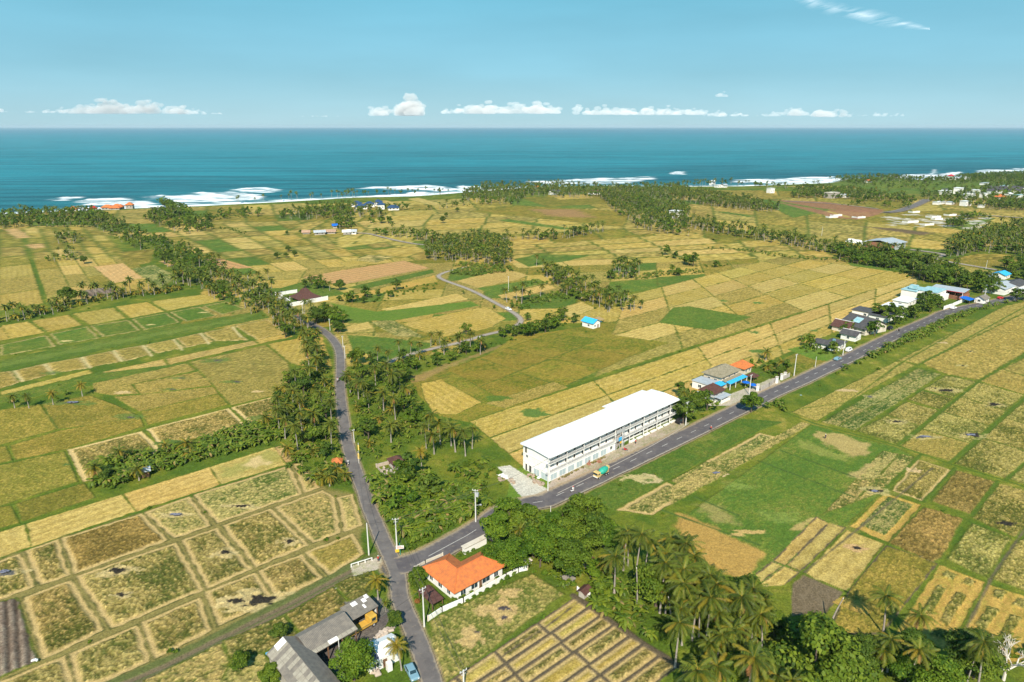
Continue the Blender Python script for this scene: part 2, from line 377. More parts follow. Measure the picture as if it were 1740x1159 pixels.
# strips either side of the curving lane
plot(P_(646,526, 777,499, 798,509, 674,533), 'straw'); plot(P_(680,551, 826,521, 861,542, 830,559, 750,575), 'straw2')
plot(P_(587,555, 627,547, 637,558, 590,567), 'straw'); plot(P_(628,549, 664,542, 724,575, 672,572), 'mixg')
plot(P_(774,478, 860,457, 898,468, 881,476, 812,490), 'straw'); plot(P_(846,502, 929,483, 947,490, 856,512), 'straw')
plot(D_(1090,1090, 1210,1050, 1285,1085, 1160,1130), 'straw'); plot(D_(900,1120,1060,1090,1100,1130,960,1150), 'straw2')
plot(P_(560,515, 640,530, 800,512, 815,520, 670,545, 600,545), 'lawn', lab=False, bund=0)
plot(D_(700,985, 1000,940, 1040,960, 760,1020), 'green', lab=False, bund=0)
plot(P_(590,570, 660,575, 740,585, 700,605, 600,600), 'green', lab=False, bund=0)
# right, beyond the long palm belt
block(P_(1175,385, 1625,428, 1650,393, 1165,346), [0,.12,.3,.5,.7,.85,1], [0,.35,.7,1], ['olive','crop2','straw2','crop2'])
plot(E_(210,608, 260,608, 420,630, 380,635), 'green', bund=0, lab=False)
patch(E_(940,682, 1100,690, 1290,715, 1230,725, 1090,705), (.13,.09,.045), soft=2.5)
plot(E_(60,500, 450,505, 590,545, 420,550, 260,520), 'olive'); plot(E_(560,482, 900,485, 945,494, 850,505, 620,498), 'straw2')
plot(E_(440,560, 560,552, 700,560, 1010,600, 780,605, 600,640), 'green', lab=False)
plot(E_(870,535,1000,535,1200,548,1120,590,1000,590,900,560), 'meadow'); plot(E_(1280,580,1738,612,1900,640,1900,670,1738,636,1420,602), 'crop2')
plot(E_(1470,690, 1590,642, 1738,648, 1800,665, 1650,690), 'straw2'); plot(E_(1340,850, 1500,815, 1700,820, 1725,875, 1500,890), 'olive')
plot(E_(1290,850, 1600,905, 1550,930, 1410,930, 1330,890), 'crop2'); plot(E_(1400,615,1600,640,1450,700,1300,680), 'green', lab=False)
for q in (E_(500,550, 760,560, 1050,600, 940,612, 720,590), E_(520,560, 740,600, 880,640, 1110,608, 1050,640, 960,650, 800,640), E_(760,600,1040,600,1050,620,900,640)):
    patch(q, (.26,.12,.065), soft=2.5, amt=.85)
plot(E_(900,655, 1060,610, 1400,600, 1560,640, 1300,690, 1000,665), 'meadow', lab=False, bund=0)
for i in range(60):      # pale rubble and spoil on the building plots
    x = rnd.uniform(1050, 1560); y = 612 + (x - 1050) * .05 + rnd.uniform(0, 62)
    blob(1140 + x / 2.897, 150 + y / 2.897, rnd.uniform(3, 9), rnd.uniform(3, 8), (.50,.46,.38), seed=i, amt=.75)
# the long straw and meadow fields north of the main road
plot(F_(705,470, 1060,380, 1240,262, 1400,245, 1738,190, 1990,190, 1790,330, 1480,485, 1150,632, 1010,690, 860,660, 760,560), 'meadow', lab=False, bund=0)
block(F_(890,430, 1240,620, 1930,330, 1400,255), [0,.5,1], [0,.28,.55,.8,1], ['meadow','meadow','green'])
patch(F_(700,470, 900,400, 1150,310, 1400,250, 1400,262, 1150,330, 930,410, 740,500), (.34,.20,.09), soft=1.2, amt=.5)
plot(F_(765,500, 865,478, 1073,592, 940,655, 830,650, 785,580), 'straw2')
plot(F_(940,655, 1080,600, 1200,560, 1420,490, 1500,520, 1150,640, 1010,690), 'meadow')
block(P_(1012,641, 1562,468, 1330,436, 1065,503), [0,.18,.36,.52,.68,.84,1], [0,.2,.4,.6,.8,1], ['straw','straw2','straw2','crop2','straw2'])
plot(F_(760,560, 1060,380, 1240,262, 1500,235, 1738,262, 1990,300, 1480,485, 1150,632, 1010,690, 860,660), 'meadow', lab=False, bund=0)
block(F_(890,430, 1240,620, 1930,310, 1400,250), [0,.5,1], [0,.28,.55,.8,1], ['meadow'])
plot(F_(765,500, 865,478, 1073,592, 940,655, 830,650, 785,580), 'straw2'); plot(F_(1080,600, 1200,560, 1420,490, 1500,520, 1180,625), 'crop2')
blob(845,678,5,3,(.09,.14,.02),seed=4); blob(880,700,9,5,(.16,.18,.03),seed=4,amt=.5)
plot(R_(-60,200, 10,125, 90,118, 240,145, 400,172, 200,238), 'green', lab=False); 
block(P_(896,800, 1548,507, 1565,466, 797,717), [0,.16,.34,.5,.66,.82,1], [0,.30,.62,1], ['straw','straw2','straw'])
for x, y, a in ((905,702,4),(955,745,3.5),(1180,697,2.5),(1290,597,3),(1282,565,2.5),(1385,562,2),(1290,515,2.5),(1370,640,2),(1230,512,2)):
    blob(x, y, a * 1.4, a, (.10,.16,.03), seed=x, irr=1.2)
plot(P_(1305,625, 1370,590, 1425,620, 1420,632, 1352,640, 1320,640), 'meadow', lab=False, bund=0)
# grassy corners near the main road
plot(P_(870,800, 905,790, 925,805, 940,830, 900,860, 860,850), 'lawn', lab=False, bund=0)
plot(S_(560,800, 1600,275, 1900,300, 1738,360, 1200,650, 790,880, 700,860), 'green', lab=False, bund=0)
plot(S_(790,880, 1130,692, 1290,760, 1040,920), 'mixg', .4, 1.0); plot(S_(1150,690, 1380,560, 1525,640, 1300,757), 'mixg')
plot(S_(1380,560, 1738,370, 1860,400, 1560,622), 'mixg', .4, .8); plot(S_(1220,480, 1560,300, 1730,355, 1370,530), 'green')
plot(S_(740,820, 1190,590, 1280,600, 1000,770, 800,870), 'green', .2)
rq = random.Random(31)
for i in range(26):
    x, y = rq.uniform(1180, 1540), rq.uniform(730, 930); blob(x, y, rq.uniform(3, 9), rq.uniform(1.5, 4), rq.choice(((.17,.175,.03), (.13,.16,.025), (.22,.20,.045))), seed=i, amt=.4, irr=1.6)
blob(1104,815,4,3.2,(.44,.35,.17),seed=3); blob(1103,815,2,1.6,(.12,.15,.04),seed=5); blob(1083,812,5,2.2,(.40,.33,.14),seed=8,irr=1.4)
blob(1208,806,5,2.2,(.42,.31,.17),seed=4); blob(1212,806,2.6,1.1,(.09,.085,.08),seed=9)
plot(P_(1160,880, 1378,722, 1520,760, 1560,780, 1500,838, 1437,897, 1300,1000, 1270,1000, 1150,905), 'green', lab=True, bund=.5)
plot(R_(0,1100, 300,930, 690,700, 640,690, 330,870, 160,890, 0,1010), 'mixg', lab=False, bund=.2)
block(R_(740,1150, 1045,1035, 1210,865, 1040,830), [0,.5,1], [0,.5,1], ['green','mixg'], bund=.3)
patch(R_(700,745, 800,745, 980,800, 955,865, 900,860, 820,830, 740,790), (.38,.28,.10), soft=1.2, amt=.9)
patch(R_(640,780, 760,830, 850,850, 850,880, 740,860, 640,810), (.22,.23,.05), soft=1.5, amt=.8)
patch(R_(870,955, 960,895, 1000,895, 930,970), (.36,.27,.10), soft=.8, amt=.9)
patch(S_(1310,840, 1400,830, 1610,920, 1560,970, 1450,950), (.30,.24,.08), soft=1.5, amt=.7)
patch(P_(1148,872, 1200,888, 1240,912, 1280,930, 1303,943, 1268,985, 1230,975, 1176,944, 1151,905), (.36,.225,.058), soft=.8, amt=1)
blob(1252,910,2.2,.8,(.42,.29,.10)); blob(1275,905,4.5,1.2,(.42,.29,.10),seed=2); patch(H_(330,325, 440,262, 470,262, 390,330), (.36,.27,.09), soft=.5)
for q in (S_(1100,880, 1738,1110), R_(430,880, 900,1060), R_(540,830, 900,960), R_(120,1060,330,1150)):
    stroke(q, .35, (.06,.10,.02), .25)
for x, y, r in ((1262,828,4),(1250,824,3),(1318,878,5),(1340,882,4)):
    blob(x, y, r, r * .6, (.21,.26,.055), amt=.35, seed=x, irr=2.0)
# right, south of the main road
plot(R_(590,642, 1115,387, 1207,408, 860,598, 722,690), 'crop2'); plot(R_(1115,385, 1640,118, 1760,92, 1760,140, 1217,405), 'crop2', .5)
block(R_(738,690, 905,732, 1335,455, 1215,425), [0,.52,1], [0,.28,.62,1], ['dgreen'], bund=.25)
plot(R_(1232,400, 1738,152, 1900,90, 1900,280, 1738,352, 1515,485, 1335,450), 'crop2', .6)
plot(R_(1352,460, 1508,490, 1388,572, 1240,530), 'cropr'); plot(R_(1236,536, 1393,576, 1325,630, 1162,580), 'cropr')
plot(R_(1155,590, 1320,634, 1228,712, 1060,655), 'cropr'); plot(R_(1060,655, 1225,712, 1112,800, 905,735), 'cropr')
block(R_(1125,812, 1375,887, 1738,560, 1515,492), [0,1], [0,.25,.5,.74,1], ['cropr', 'cropr', 'crop2'])
block(R_(1515,488, 1738,556, 1960,420, 1760,362), [0,1], [0,.45,1], ['crop2'])
block(R_(1392,897, 1650,972, 2020,670, 1742,580), [0,1], [0,.36,.68,1], ['cropr'])
plot(R_(1660,970, 1738,900, 1900,900, 1900,1050, 1738,1000), 'cropr')
plot(R_(1078,1028, 1210,870, 1385,927, 1245,1082), 'cropr', .4, .5); plot(R_(1272,1082, 1402,927, 1605,987, 1478,1150), 'brown', .5)
plot(H_(1325,265, 1472,72, 1660,125, 1700,250, 1562,372), 'cropr'); plot(H_(1182,490, 1325,290, 1552,375, 1415,600), 'cropr')
plot(H_(1430,600, 1572,390, 1760,320, 1760,720), 'cropr')
plot(H_(655,308, 850,122, 1055,190, 872,395), 'tan', .3); plot(H_(715,300, 868,143, 1003,190, 852,358), 'dgreen', 0, lab=False)
BR = (.10, .078, .045)
plot(H_(235,497, 475,253, 540,290, 305,522), 'straw', .3, bcol=BR); plot(H_(312,520, 545,290, 637,315, 390,556), 'straw', .3, bcol=BR)
plot(H_(95,607, 228,500, 290,525, 150,632), 'straw', .3, bcol=BR); plot(H_(150,640, 298,527, 388,560, 300,630), 'straw', .3, bcol=BR)
plot(H_(400,567, 640,325, 852,405, 642,668), 'straw', .4); plot(H_(335,625, 400,570, 625,668, 520,800, 340,800), 'soil', .2)
plot(H_(862,402, 1060,200, 1282,268, 1165,490, 1120,510), 'brown', .4); plot(H_(648,668, 855,410, 1142,512, 960,740, 840,900, 520,900), 'olive', .4, bcol=BR)
plot(H_(900,900, 1150,518, 1405,615, 1200,985), 'tan', .3); plot(H_(1215,985, 1412,622, 1700,715, 1760,1000, 1500,1080), 'tan', .3)
for q in (H_(1068,750,1140,628,1192,652,1100,790), H_(1150,830,1240,665,1300,690,1195,855), H_(1165,580,1190,550,1250,575,1220,605), H_(1275,620,1300,590,1350,610,1320,640),
          H_(1345,850,1420,742,1480,770,1395,885), H_(1465,930,1540,790,1605,812,1510,940), H_(1440,690,1465,650,1520,670,1490,710), H_(1550,740,1580,700,1640,720,1610,760), H_(1100,900,1130,865,1230,890,1180,930)):
    plot(q, 'cropr', 0, lab=False, edge=1.0)
plot(H_(560,720, 620,690, 770,730, 760,800, 640,760), 'tan', 0, lab=False)
for q in (H_(410,560,1110,-10), H_(1240,985,1440,580,1614,330)): stroke(q, .25, (.12,.10,.05), .2)
# long green bunds south of the road
for q in (R_(560,640,700,695,1110,805,1400,905,1650,980,1760,1015), R_(1115,805,1515,490,1760,345), R_(1375,890,1480,800,1760,555), R_(1240,1085,1400,915), R_(1480,1150,1610,980), R_(1040,1035,1230,850), R_(1650,975,1738,893)):
    stroke(q, .5, GREENB, .25, .3)
stroke(R_(1215,412,1500,255,1760,112), .4, GREENB, .2); stroke(R_(620,625,860,595,1130,400,1640,112), .2, GREENB, .1)
# ---- left: the paddies from the lane of palms down to the track
stroke([], 0, (0, 0, 0)) if False else None
plot(B_(0,385, 700,240, 1290,140, 1330,175, 800,275, 0,440), 'green', lab=False, bund=0); patch(B_(0,400,600,280,1000,210,1250,160,1200,185,600,300,0,420), (.15,.19,.035), soft=2, amt=.6)
for q, t in ((B_(0,310,230,260,275,315,0,365),'green'),(B_(245,255,430,218,490,275,290,310),'green'),(B_(440,215,635,185,690,238,505,270),'green'),(B_(645,182,820,150,890,198,710,235),'green'),
             (B_(835,148,985,120,1070,165,915,195),'green'),(B_(995,118,1115,95,1210,130,1090,162),'green')):
    plot(q, t, .15, .45)
for q in (B_(-60,235,10,220,60,280,-60,300), B_(5,215,140,192,225,250,50,280), B_(155,190,340,160,408,213,235,247), B_(355,155,560,125,625,178,438,212), B_(570,120,728,97,812,145,640,177), B_(740,95,1000,60,1110,90,820,142)):
    plot(q, 'straw2', .5)
for x, y, a, b in ((1000,150,2.6,1.3),(740,210,2.6,1.0),(325,290,3.0,1.2)): blob(x/2.897, 480+y/2.897, a, b, (.50,.39,.15), seed=x)
for q in (B_(-60,450,60,435,97,495,-60,545), B_(70,435,215,402,265,452,100,497), B_(225,400,395,370,437,425,260,450), B_(405,368,550,338,602,390,440,422), B_(560,335,700,310,757,355,610,390),
          B_(710,310,850,280,912,322,765,352), B_(860,278,985,250,1057,293,915,322), B_(990,250,1140,220,1222,285,1060,293), B_(1150,215,1320,182,1410,250,1265,285)):
    plot(q, 'crop2', .35, .5)
for a, b in ((70,435),(220,402),(402,370),(558,338),(705,312),(855,282),(988,252),(1145,220)):
    stroke(B_(a, b, a + 42, b + 52), .55, (.47,.38,.17), .1)
plot(B_(0,540,330,458,440,430,460,450,0,560), 'straw2', .3); plot(B_(380,478,500,440,545,470,420,500), 'green', .3)
plot(B_(505,442, 800,380, 830,410, 548,472), 'straw', .3, rowd=2.2); plot(B_(812,378, 1248,287, 1275,305, 835,408), 'straw', .3, rowd=2.2); plot(B_(1255,285, 1405,250, 1450,268, 1275,305), 'straw2', .3)
plot(B_(0,560, 350,480, 480,450, 930,395, 900,410, 440,510, 0,600), 'green', lab=False, bund=0)
plot(B_(930,395, 1310,310, 1425,400, 1440,540, 1135,612, 1050,510, 975,435), 'crop2', .5); plot(B_(1315,305, 1475,275, 1560,262, 1500,420, 1425,397), 'straw2', .4)
plot(B_(1540,262, 1590,270, 1640,420, 1560,440, 1500,420), 'tan', .3)
plot(B_(455,500, 920,400, 970,435, 650,505, 690,552, 560,560, 460,545), 'crop2', .4); plot(B_(655,505, 975,440, 1050,510, 690,555), 'crop2', .35)
plot(B_(560,565, 700,555, 1050,515, 1075,550, 685,640), 'crop2', .25); plot(B_(690,640, 1078,552, 1128,605, 725,708), 'olive', .35)
plot(B_(-60,640, 200,602, 287,725, 0,805, -60,810), 'olive', .4); plot(B_(205,602, 440,558, 560,600, 678,655, 580,690, 285,728), 'olive', .4)
plot(B_(45,808, 280,735, 690,662, 712,715, 330,825, 75,880), 'olive', .4); plot(B_(-60,815, 32,808, 65,880, -60,910), 'olive', .4)
plot(B_(-60,915, 320,833, 387,985, 0,1108, -60,1120), 'olive', .45)
plot(B_(325,827, 702,732, 800,830, 650,890, 480,965, 408,988), 'crop', .3, 1.3, mcol=(.52,.38,.16)); plot(B_(718,724, 1127,620, 1220,708, 1000,780, 830,830, 800,828), 'crop', .3, 1.0, mcol=(.52,.38,.16))
plot(B_(1135,617, 1380,555, 1360,670, 1235,706), 'crop', .3, .9, mcol=(.52,.38,.16))
plot(A_(-60,310,55,290,100,380,-60,425), 'olive', .4); plot(A_(75,285, 415,182, 475,255, 105,375), 'olive', .45)
plot(A_(-60,440, 122,385, 155,495, 0,548, -60,560), 'straw', .3); plot(A_(130,382, 600,238, 670,322, 157,495), 'straw', .25)
plot(A_(607,235, 1032,103, 1085,190, 672,322), 'straw', .25); plot(A_(1033,103, 1350,3, 1410,90, 1087,190), 'straw', .25)
patch(A_(1090,110,1330,20,1370,70,1180,140,1110,150), (.24,.25,.06), soft=2, amt=.6); patch(A_(1200,90,1270,50,1330,80,1250,105), (.50,.37,.16), soft=1.2)
plot(A_(1350,5, 1410,-8, 1447,72, 1403,85), 'rows', .2, rowd=1.9)
patch(A_(-60,568, 155,506, 670,333, 1085,201, 1430,92, 1475,84, 1620,210, 1740,232, 1790,400, 1740,580, 1400,760, 1080,930, 560,1170, -60,1300), (.20,.165,.050), soft=1.0)
K = dict(bund=.32, margin=.85, bcol=(.090,.090,.024))
for q, t in ((A_(-60,580,105,525,185,690,-60,780),'crop'),(A_(118,515,290,455,350,635,190,692),'crop'),(A_(295,452,698,328,837,462,362,634),'brown'),(A_(705,325,935,245,1047,392,850,460),'mixg'),
             (A_(945,240,1430,92,1490,235,1065,385),'mixg'),(A_(1438,85,1482,82,1582,205,1495,232),'mixg'),(A_(1085,390,1335,302,1527,487,1260,600),'crop'),(A_(1345,300,1590,213,1650,250,1680,428,1535,482),'mixg'),
             (A_(1655,250,1740,232,1790,390,1690,425),'mixg'),(A_(885,462,1070,398,1247,605,1017,707),'crop'),(A_(368,640,872,468,1007,708,540,908),'crop'),(A_(103,745,352,655,522,905,205,1057),'crop'),
             (A_(1003,717,1257,617,1357,757,1067,897),'crop'),(A_(1263,612,1487,527,1602,648,1362,757),'crop'),(A_(1495,522,1740,425,1800,530,1615,645),'crop2'),(A_(688,867,987,738,1052,905,757,1057),'crop'),
             (A_(330,1022,682,873,747,1062,500,1170,380,1190),'crop'),(A_(-60,1180,60,1130,325,1025,375,1180,300,1250,-60,1250),'crop')):
    plot(q, t, **K)
plot(A_(-60,780, 90,745, 192,1062, 0,1145, -60,1165), 'drows', .5)
DK = (.028, .025, .019)
for x, y, a, b in ((1190,297,2.3,.8),(870,340,2.2,.7),(1430,472,1.6,1.0),(1110,527,1.4,1.1),(580,615,2.4,1.0),(605,735,1.4,.8),(1255,760,4.2,1.9),(1160,765,2,1),(45,630,2.4,1.0)):
    blob(x/2.897, 759+y/2.897, a*2.0, b*2.0, (.46,.36,.16), seed=x, irr=1.3, amt=.8); blob(x/2.897, 759+y/2.897, a, b, DK if x not in (870,45) else (.10,.10,.09), seed=y, irr=1.1)
for x, y, a, b in ((365,595,3.2,1.2),(265,447,1.8,.8),(1075,387,2.4,1.3),(895,475,1.4,.7),(850,530,1.2,.6),(1165,493,1.8,.8),(650,668,2.2,1.0),(1295,672,1.8,.8)):
    blob(x/2.897-5, 480+y/2.897, a*2.6, b*2.6, (.10,.15,.03), seed=x, irr=1.3, amt=.8); blob(x/2.897, 480+y/2.897, a, b, (.085,.075,.06), seed=y, irr=1.1)
for x, y, a, b in ((600,545,3.6,1.5),(1270,540,3,1.2),(535,800+40,0.1,.1)): blob(x/2.897, 480+y/2.897, a, b, (.47,.34,.15), seed=x)
for x, y, a, b in ((840,790,5,2),(330,900,1,1)): blob(x/2.897, 480+y/2.897, a, b, (.09,.14,.03), seed=x)
for x, y, a, b in ((1350,535,3.0,1.2),(1290,525,1.6,.6),(1110,690,2.6,1.0),(1590,605,2.6,1.3),(1475,755,3.2,1.3),(1250,765,3.2,.9),(1005,1030,2.0,1.2),(1470,342,1.2,.8),(1437,412,1.4,.8),(980,565,1.5,1)):
    blob(1140+x/2.897, 480+y/2.897, a*1.9, b*1.9, (.40,.33,.13), seed=x, irr=1.3, amt=.7); blob(1140+x/2.897, 480+y/2.897, a, b, DK if x not in (1250,980) else (.10,.10,.09), seed=y, irr=1.2)
blob(1240+1515/3.228, 800+295/3.228, 2.4, 1.4, DK, seed=4); blob(1240+695/3.228, 800+425/3.228, 3.2, 1.8, (.44,.28,.12), seed=4); blob(1240+695/3.228, 800+425/3.228, 1.4, .7, DK, seed=6)
for x, y, a, b in ((1340,300,3,1.4),(875,535,4,1.6),(1200,930,2,1.6)): blob(1140+x/2.897, 480+y/2.897, a, b, (.45,.33,.16), seed=x, irr=1.3)
# track and channel
TRK = g_poly(A_(1880,540, 1738,612, 1400,790, 1080,950, 830,1075, 560,1190, 400,1260))
stroke([], 2.6, (.105,.12,.035), .15, .4, g=TRK, clear=True); stroke([], 1.3, (.15,.115,.065), .02, .3, g=[(a, b - .8) for a, b in TRK]); stroke([], .25, (.10,.11,.04), .1, .2, g=[(a + .2, b - .9) for a, b in TRK])
stroke([], .22, (.36,.33,.27), .35, .1, g=[(a + 1.3, b - 3.0) for a, b in TRK])
plot(A_(1398,830, 1640,690, 1740,800, 1480,930), 'crop', .4); plot(A_(1645,685, 1830,590, 1850,690, 1745,795), 'crop', .4); plot(A_(1092,962, 1400,832, 1475,932, 1300,1020, 1130,1060), 'crop', .4)
plot(A_(700,1159, 1090,968, 1137,1065, 1080,1180, 800,1250), 'mixg', .4); plot(A_(1140,1060,1300,1020,1330,1060,1290,1190,1080,1190), 'mixg', .3)
# bottom middle: the crop corner and the plots with mud bunds
plot(P_(728,1056, 840,1003, 905,975, 962,1012, 923,1040, 840,1103, 775,1153, 745,1175), 'mixg', .5); 
patch(P_(728,1056, 840,1003, 905,975, 962,1012, 923,1040, 840,1103, 775,1153, 745,1175), (.115,.140,.024), soft=3, amt=.42)
for x, y, a, b in ((1600,700,4.5,4),(1430,870,2.8,3.2),(1690,580,3,1.5)): blob(430+x/3.862, 859+y/3.862, a, b, (.42,.30,.12), seed=x, irr=1)
blob(430+1650/3.862, 859+680/3.862, 1.4, .8, (.07,.06,.06)); blob(430+1645/3.862, 859+742/3.862, .8, .7, (.07,.06,.06)); blob(430+1470/3.862, 859+838/3.862, .6, .5, (.09,.07,.06))
block(I_(0,958, 540,1560, 1210,1060, 530,605), [0,.16,.285,.42,.58,.70,.85,1], [0,.5,1], ['crop', 'straw2', 'crop'], jit=0, bund=.45, margin=.5, bcol=(.10,.078,.048), edge=.12)
plot(I_(0,958, -560,1320, -200,1750, 260,1450), 'crop', .45, .5)
block(I_(-560,1330, 0,1880, 540,1560, 0,958), [0,.16,.285,.42,.58,.70,.85,1], [0,.5,1], ['crop', 'straw2', 'crop'], jit=0, bund=.45, margin=.5, bcol=(.10,.078,.048), edge=.12)
stroke(I_(520,598,890,850,1210,1062,1300,1130), .8, (.10,.078,.048), .3); stroke(I_(570,625,340,800,60,990), .2, (.10,.078,.048), .2)
# yards and verges
plot(P_(846,794, 866,791, 900,812, 940,838, 905,862, 880,838, 862,815), 'concrete', 0, lab=False)
plot(P_(929,826, 940,815, 1148,716, 1172,718, 1155,730, 940,838), 'gravel', 0, lab=False)
plot(J_(640,770, 740,690, 880,680, 905,760, 760,900, 690,1000, 600,1150, 400,980, 600,870), 'asph', 0, lab=False)
plot(J_(590,640,830,600,900,700,700,800), 'asph', 0, lab=False)
plot(J_(640,400, 860,330, 880,400, 760,440, 660,470), 'gravel', 0, lab=False)
plot(P_(1198,690, 1235,672, 1300,648, 1318,640, 1330,655, 1262,690, 1240,690), 'gravel', 0, lab=False)
plot(R_(570,330, 680,305, 800,345, 790,390, 700,380), 'lawn', 0, lab=False)
# ------------------------------------------------------------------ roads
def resample(pl, step):
    out = [pl[0]]; 
    # Catmull-Rom through the points
    n = len(pl)
    for i in range(n - 1):
        p0 = pl[max(0, i - 1)]; p1 = pl[i]; p2 = pl[i + 1]; p3 = pl[min(n - 1, i + 2)]
        L = math.dist(p1, p2); k = max(1, int(L / step))
        for j in range(1, k + 1):
            t = j / k
            out.append(tuple(.5 * (2 * p1[a] + (p2[a] - p0[a]) * t + (2 * p0[a] - 5 * p1[a] + 4 * p2[a] - p3[a]) * t * t + (3 * p1[a] - p0[a] - 3 * p2[a] + p3[a]) * t**3) for a in (0, 1)))
    return out
def normals(pl):
    out = []
    for i in range(len(pl)):
        a = pl[max(0, i - 1)]; b = pl[min(len(pl) - 1, i + 1)]; dx, dy = b[0] - a[0], b[1] - a[1]; q = math.hypot(dx, dy) or 1
        out.append((-dy / q, dx / q))
    return out
def ribbon(pl, offs, z):
    """strip between two lateral offsets (left positive); returns V, F"""
    N = normals(pl); V = []; F = []
    for (x, y), (nx, ny) in zip(pl, N):
        for o in offs: V.append((x + nx * o, y + ny * o, z))
    k = len(offs)
    for i in range(len(pl) - 1):
        for j in range(k - 1): F.append((i * k + j, i * k + j + 1, (i + 1) * k + j + 1, (i + 1) * k + j)[::-1])
    return V, F
M = {}
M['asphalt'] = mat('asphalt', (.085,.075,.078), .9, noise=(.25, 8), c2=(.135,.12,.115), bump=.1)
M['asphalt_old'] = mat('old_asphalt', (.105,.093,.088), .9, noise=(.22, 8), c2=(.175,.155,.14), bump=.1)
M['lane'] = mat('worn_concrete_lane', (.26,.22,.18), .9, noise=(.2, 5), c2=(.36,.31,.25))
M['paint'] = mat('road_paint', (.50,.48,.43), .7, noise=(1.5, 4), c2=(.32,.30,.27))
def dusty(m):
    t = m.node_tree; b = t.nodes['Principled BSDF']; src = b.inputs['Base Color'].links[0].from_socket
    a = t.nodes.new('ShaderNodeAttribute'); a.attribute_name = 'edge'; g = t.nodes.new('ShaderNodeNewGeometry'); n = t.nodes.new('ShaderNodeTexNoise'); n.inputs['Scale'].default_value = .9; n.inputs['Detail'].default_value = 6
    t.links.new(g.outputs['Position'], n.inputs['Vector']); ad = t.nodes.new('ShaderNodeMath'); ad.operation = 'MULTIPLY_ADD'; ad.inputs[1].default_value = .55; t.links.new(a.outputs['Fac'], ad.inputs[0]); t.links.new(n.outputs['Fac'], ad.inputs[2])
    r = t.nodes.new('ShaderNodeMapRange'); r.inputs['From Min'].default_value = .58; r.inputs['From Max'].default_value = .95; t.links.new(ad.outputs[0], r.inputs['Value'])
    mx = t.nodes.new('ShaderNodeMixRGB'); mx.inputs[2].default_value = (.27,.22,.155,1); t.links.new(r.outputs[0], mx.inputs[0]); t.links.new(src, mx.inputs[1]); t.links.new(mx.outputs[0], b.inputs['Base Color'])
for k_ in ('asphalt', 'asphalt_old', 'lane'): dusty(M[k_])
R1 = resample(g_poly(F_(60,80, 110,120, 165,165, 230,205, 290,240, 338,285, 366,335, 373,400, 372,470, 372,540, 380,620, 391,700, 404,780, 426,860, 452,940, 486,1020, 510,1100) +
                    J_(800,100, 850,225, 905,340, 945,430, 955,520, 962,600, 995,690, 1040,790, 1085,900, 1125,1010, 1165,1130, 1200,1260)), 3)
R2 = resample(g_poly(J_(945,400, 1060,372, 1150,335, 1270,270, 1400,200, 1520,125) + P_(850,872, 875,862, 905,855) + S_(340,815, 435,770, 545,720, 655,670, 755,620, 847,580, 940,535, 1028,493, 1115,452, 1197,413, 1275,376, 1350,340, 1422,305, 1493,270, 1560,238) +
                    R_(485,552, 517,537, 630,488, 735,438, 845,387, 960,330, 1100,262, 1200,218, 1300,175, 1350,150, 1420,132, 1500,115, 1600,95, 1700,70, 1800,35)), 4)
LN = resample(g_poly(F_(560,425, 640,380, 715,355, 830,325, 930,303, 1000,285, 1090,257, 1180,237, 1240,212, 1262,188, 1240,160, 1190,130, 1130,98, 1060,60, 990,28, 920,3) +
                    D_(525,940,507,925,530,910,590,893,650,880)), 4)
LN2 = resample(g_poly(D_(480,775, 400,768, 300,750, 200,725, 150,715, 60,712)), 6)
LN3 = resample(g_poly(E_(1262,548, 1200,578, 1120,605, 1060,612)), 6)
LN4 = resample(g_poly(E_(1180,795, 1340,818, 1300,835, 1340,850, 1600,895)), 6)
LN5 = resample(g_poly(E_(560,556, 800,570, 1020,595)), 8)
LN6 = resample(g_poly(N_(735,588, 775,592, 815,612, 828,636)), 8)
LN7 = resample(g_poly(E_(1400,628, 1560,628, 1738,640, 1900,650)), 8)
rid = np.zeros(1)
def road(name, pl, w, m, z=.06, verge=(.30,.22,.13), vw=.5):
    h = w / 2
    stroke([], h + vw, verge, .0, .35, amt=.8, g=pl, clear=True); stroke([], h + .1, (.1,.09,.08), -.12, .05, g=pl)
    V, F = ribbon(pl, [-h, -h * .72, 0, h * .72, h], z); o = mesh_obj(name, V, F, m); tag(o, kind='structure')
    a = o.data.attributes.new('edge', 'FLOAT', 'POINT'); a.data.foreach_set('value', np.tile([1., 0., 0., 0., 1.], len(pl)).astype(np.float32))
    return o
road('main_road', R2, 7.0, M['asphalt'], .085, vw=.9); road('road', R1, 3.9, M['asphalt_old'], .07)
road('lane', LN, 2.7, M['lane'], .06); road('lane', LN2, 3.0, M['lane'], .3, vw=.3); road('lane', LN3, 11, M['asphalt_old'], .5, vw=1); road('lane', LN4, 4, M['lane'], .3)
road('lane', LN5, 3.5, M['lane'], .5); road('lane', LN6, 9, M['asphalt_old'], .5); road('lane', LN7, 5, M['lane'], .5)
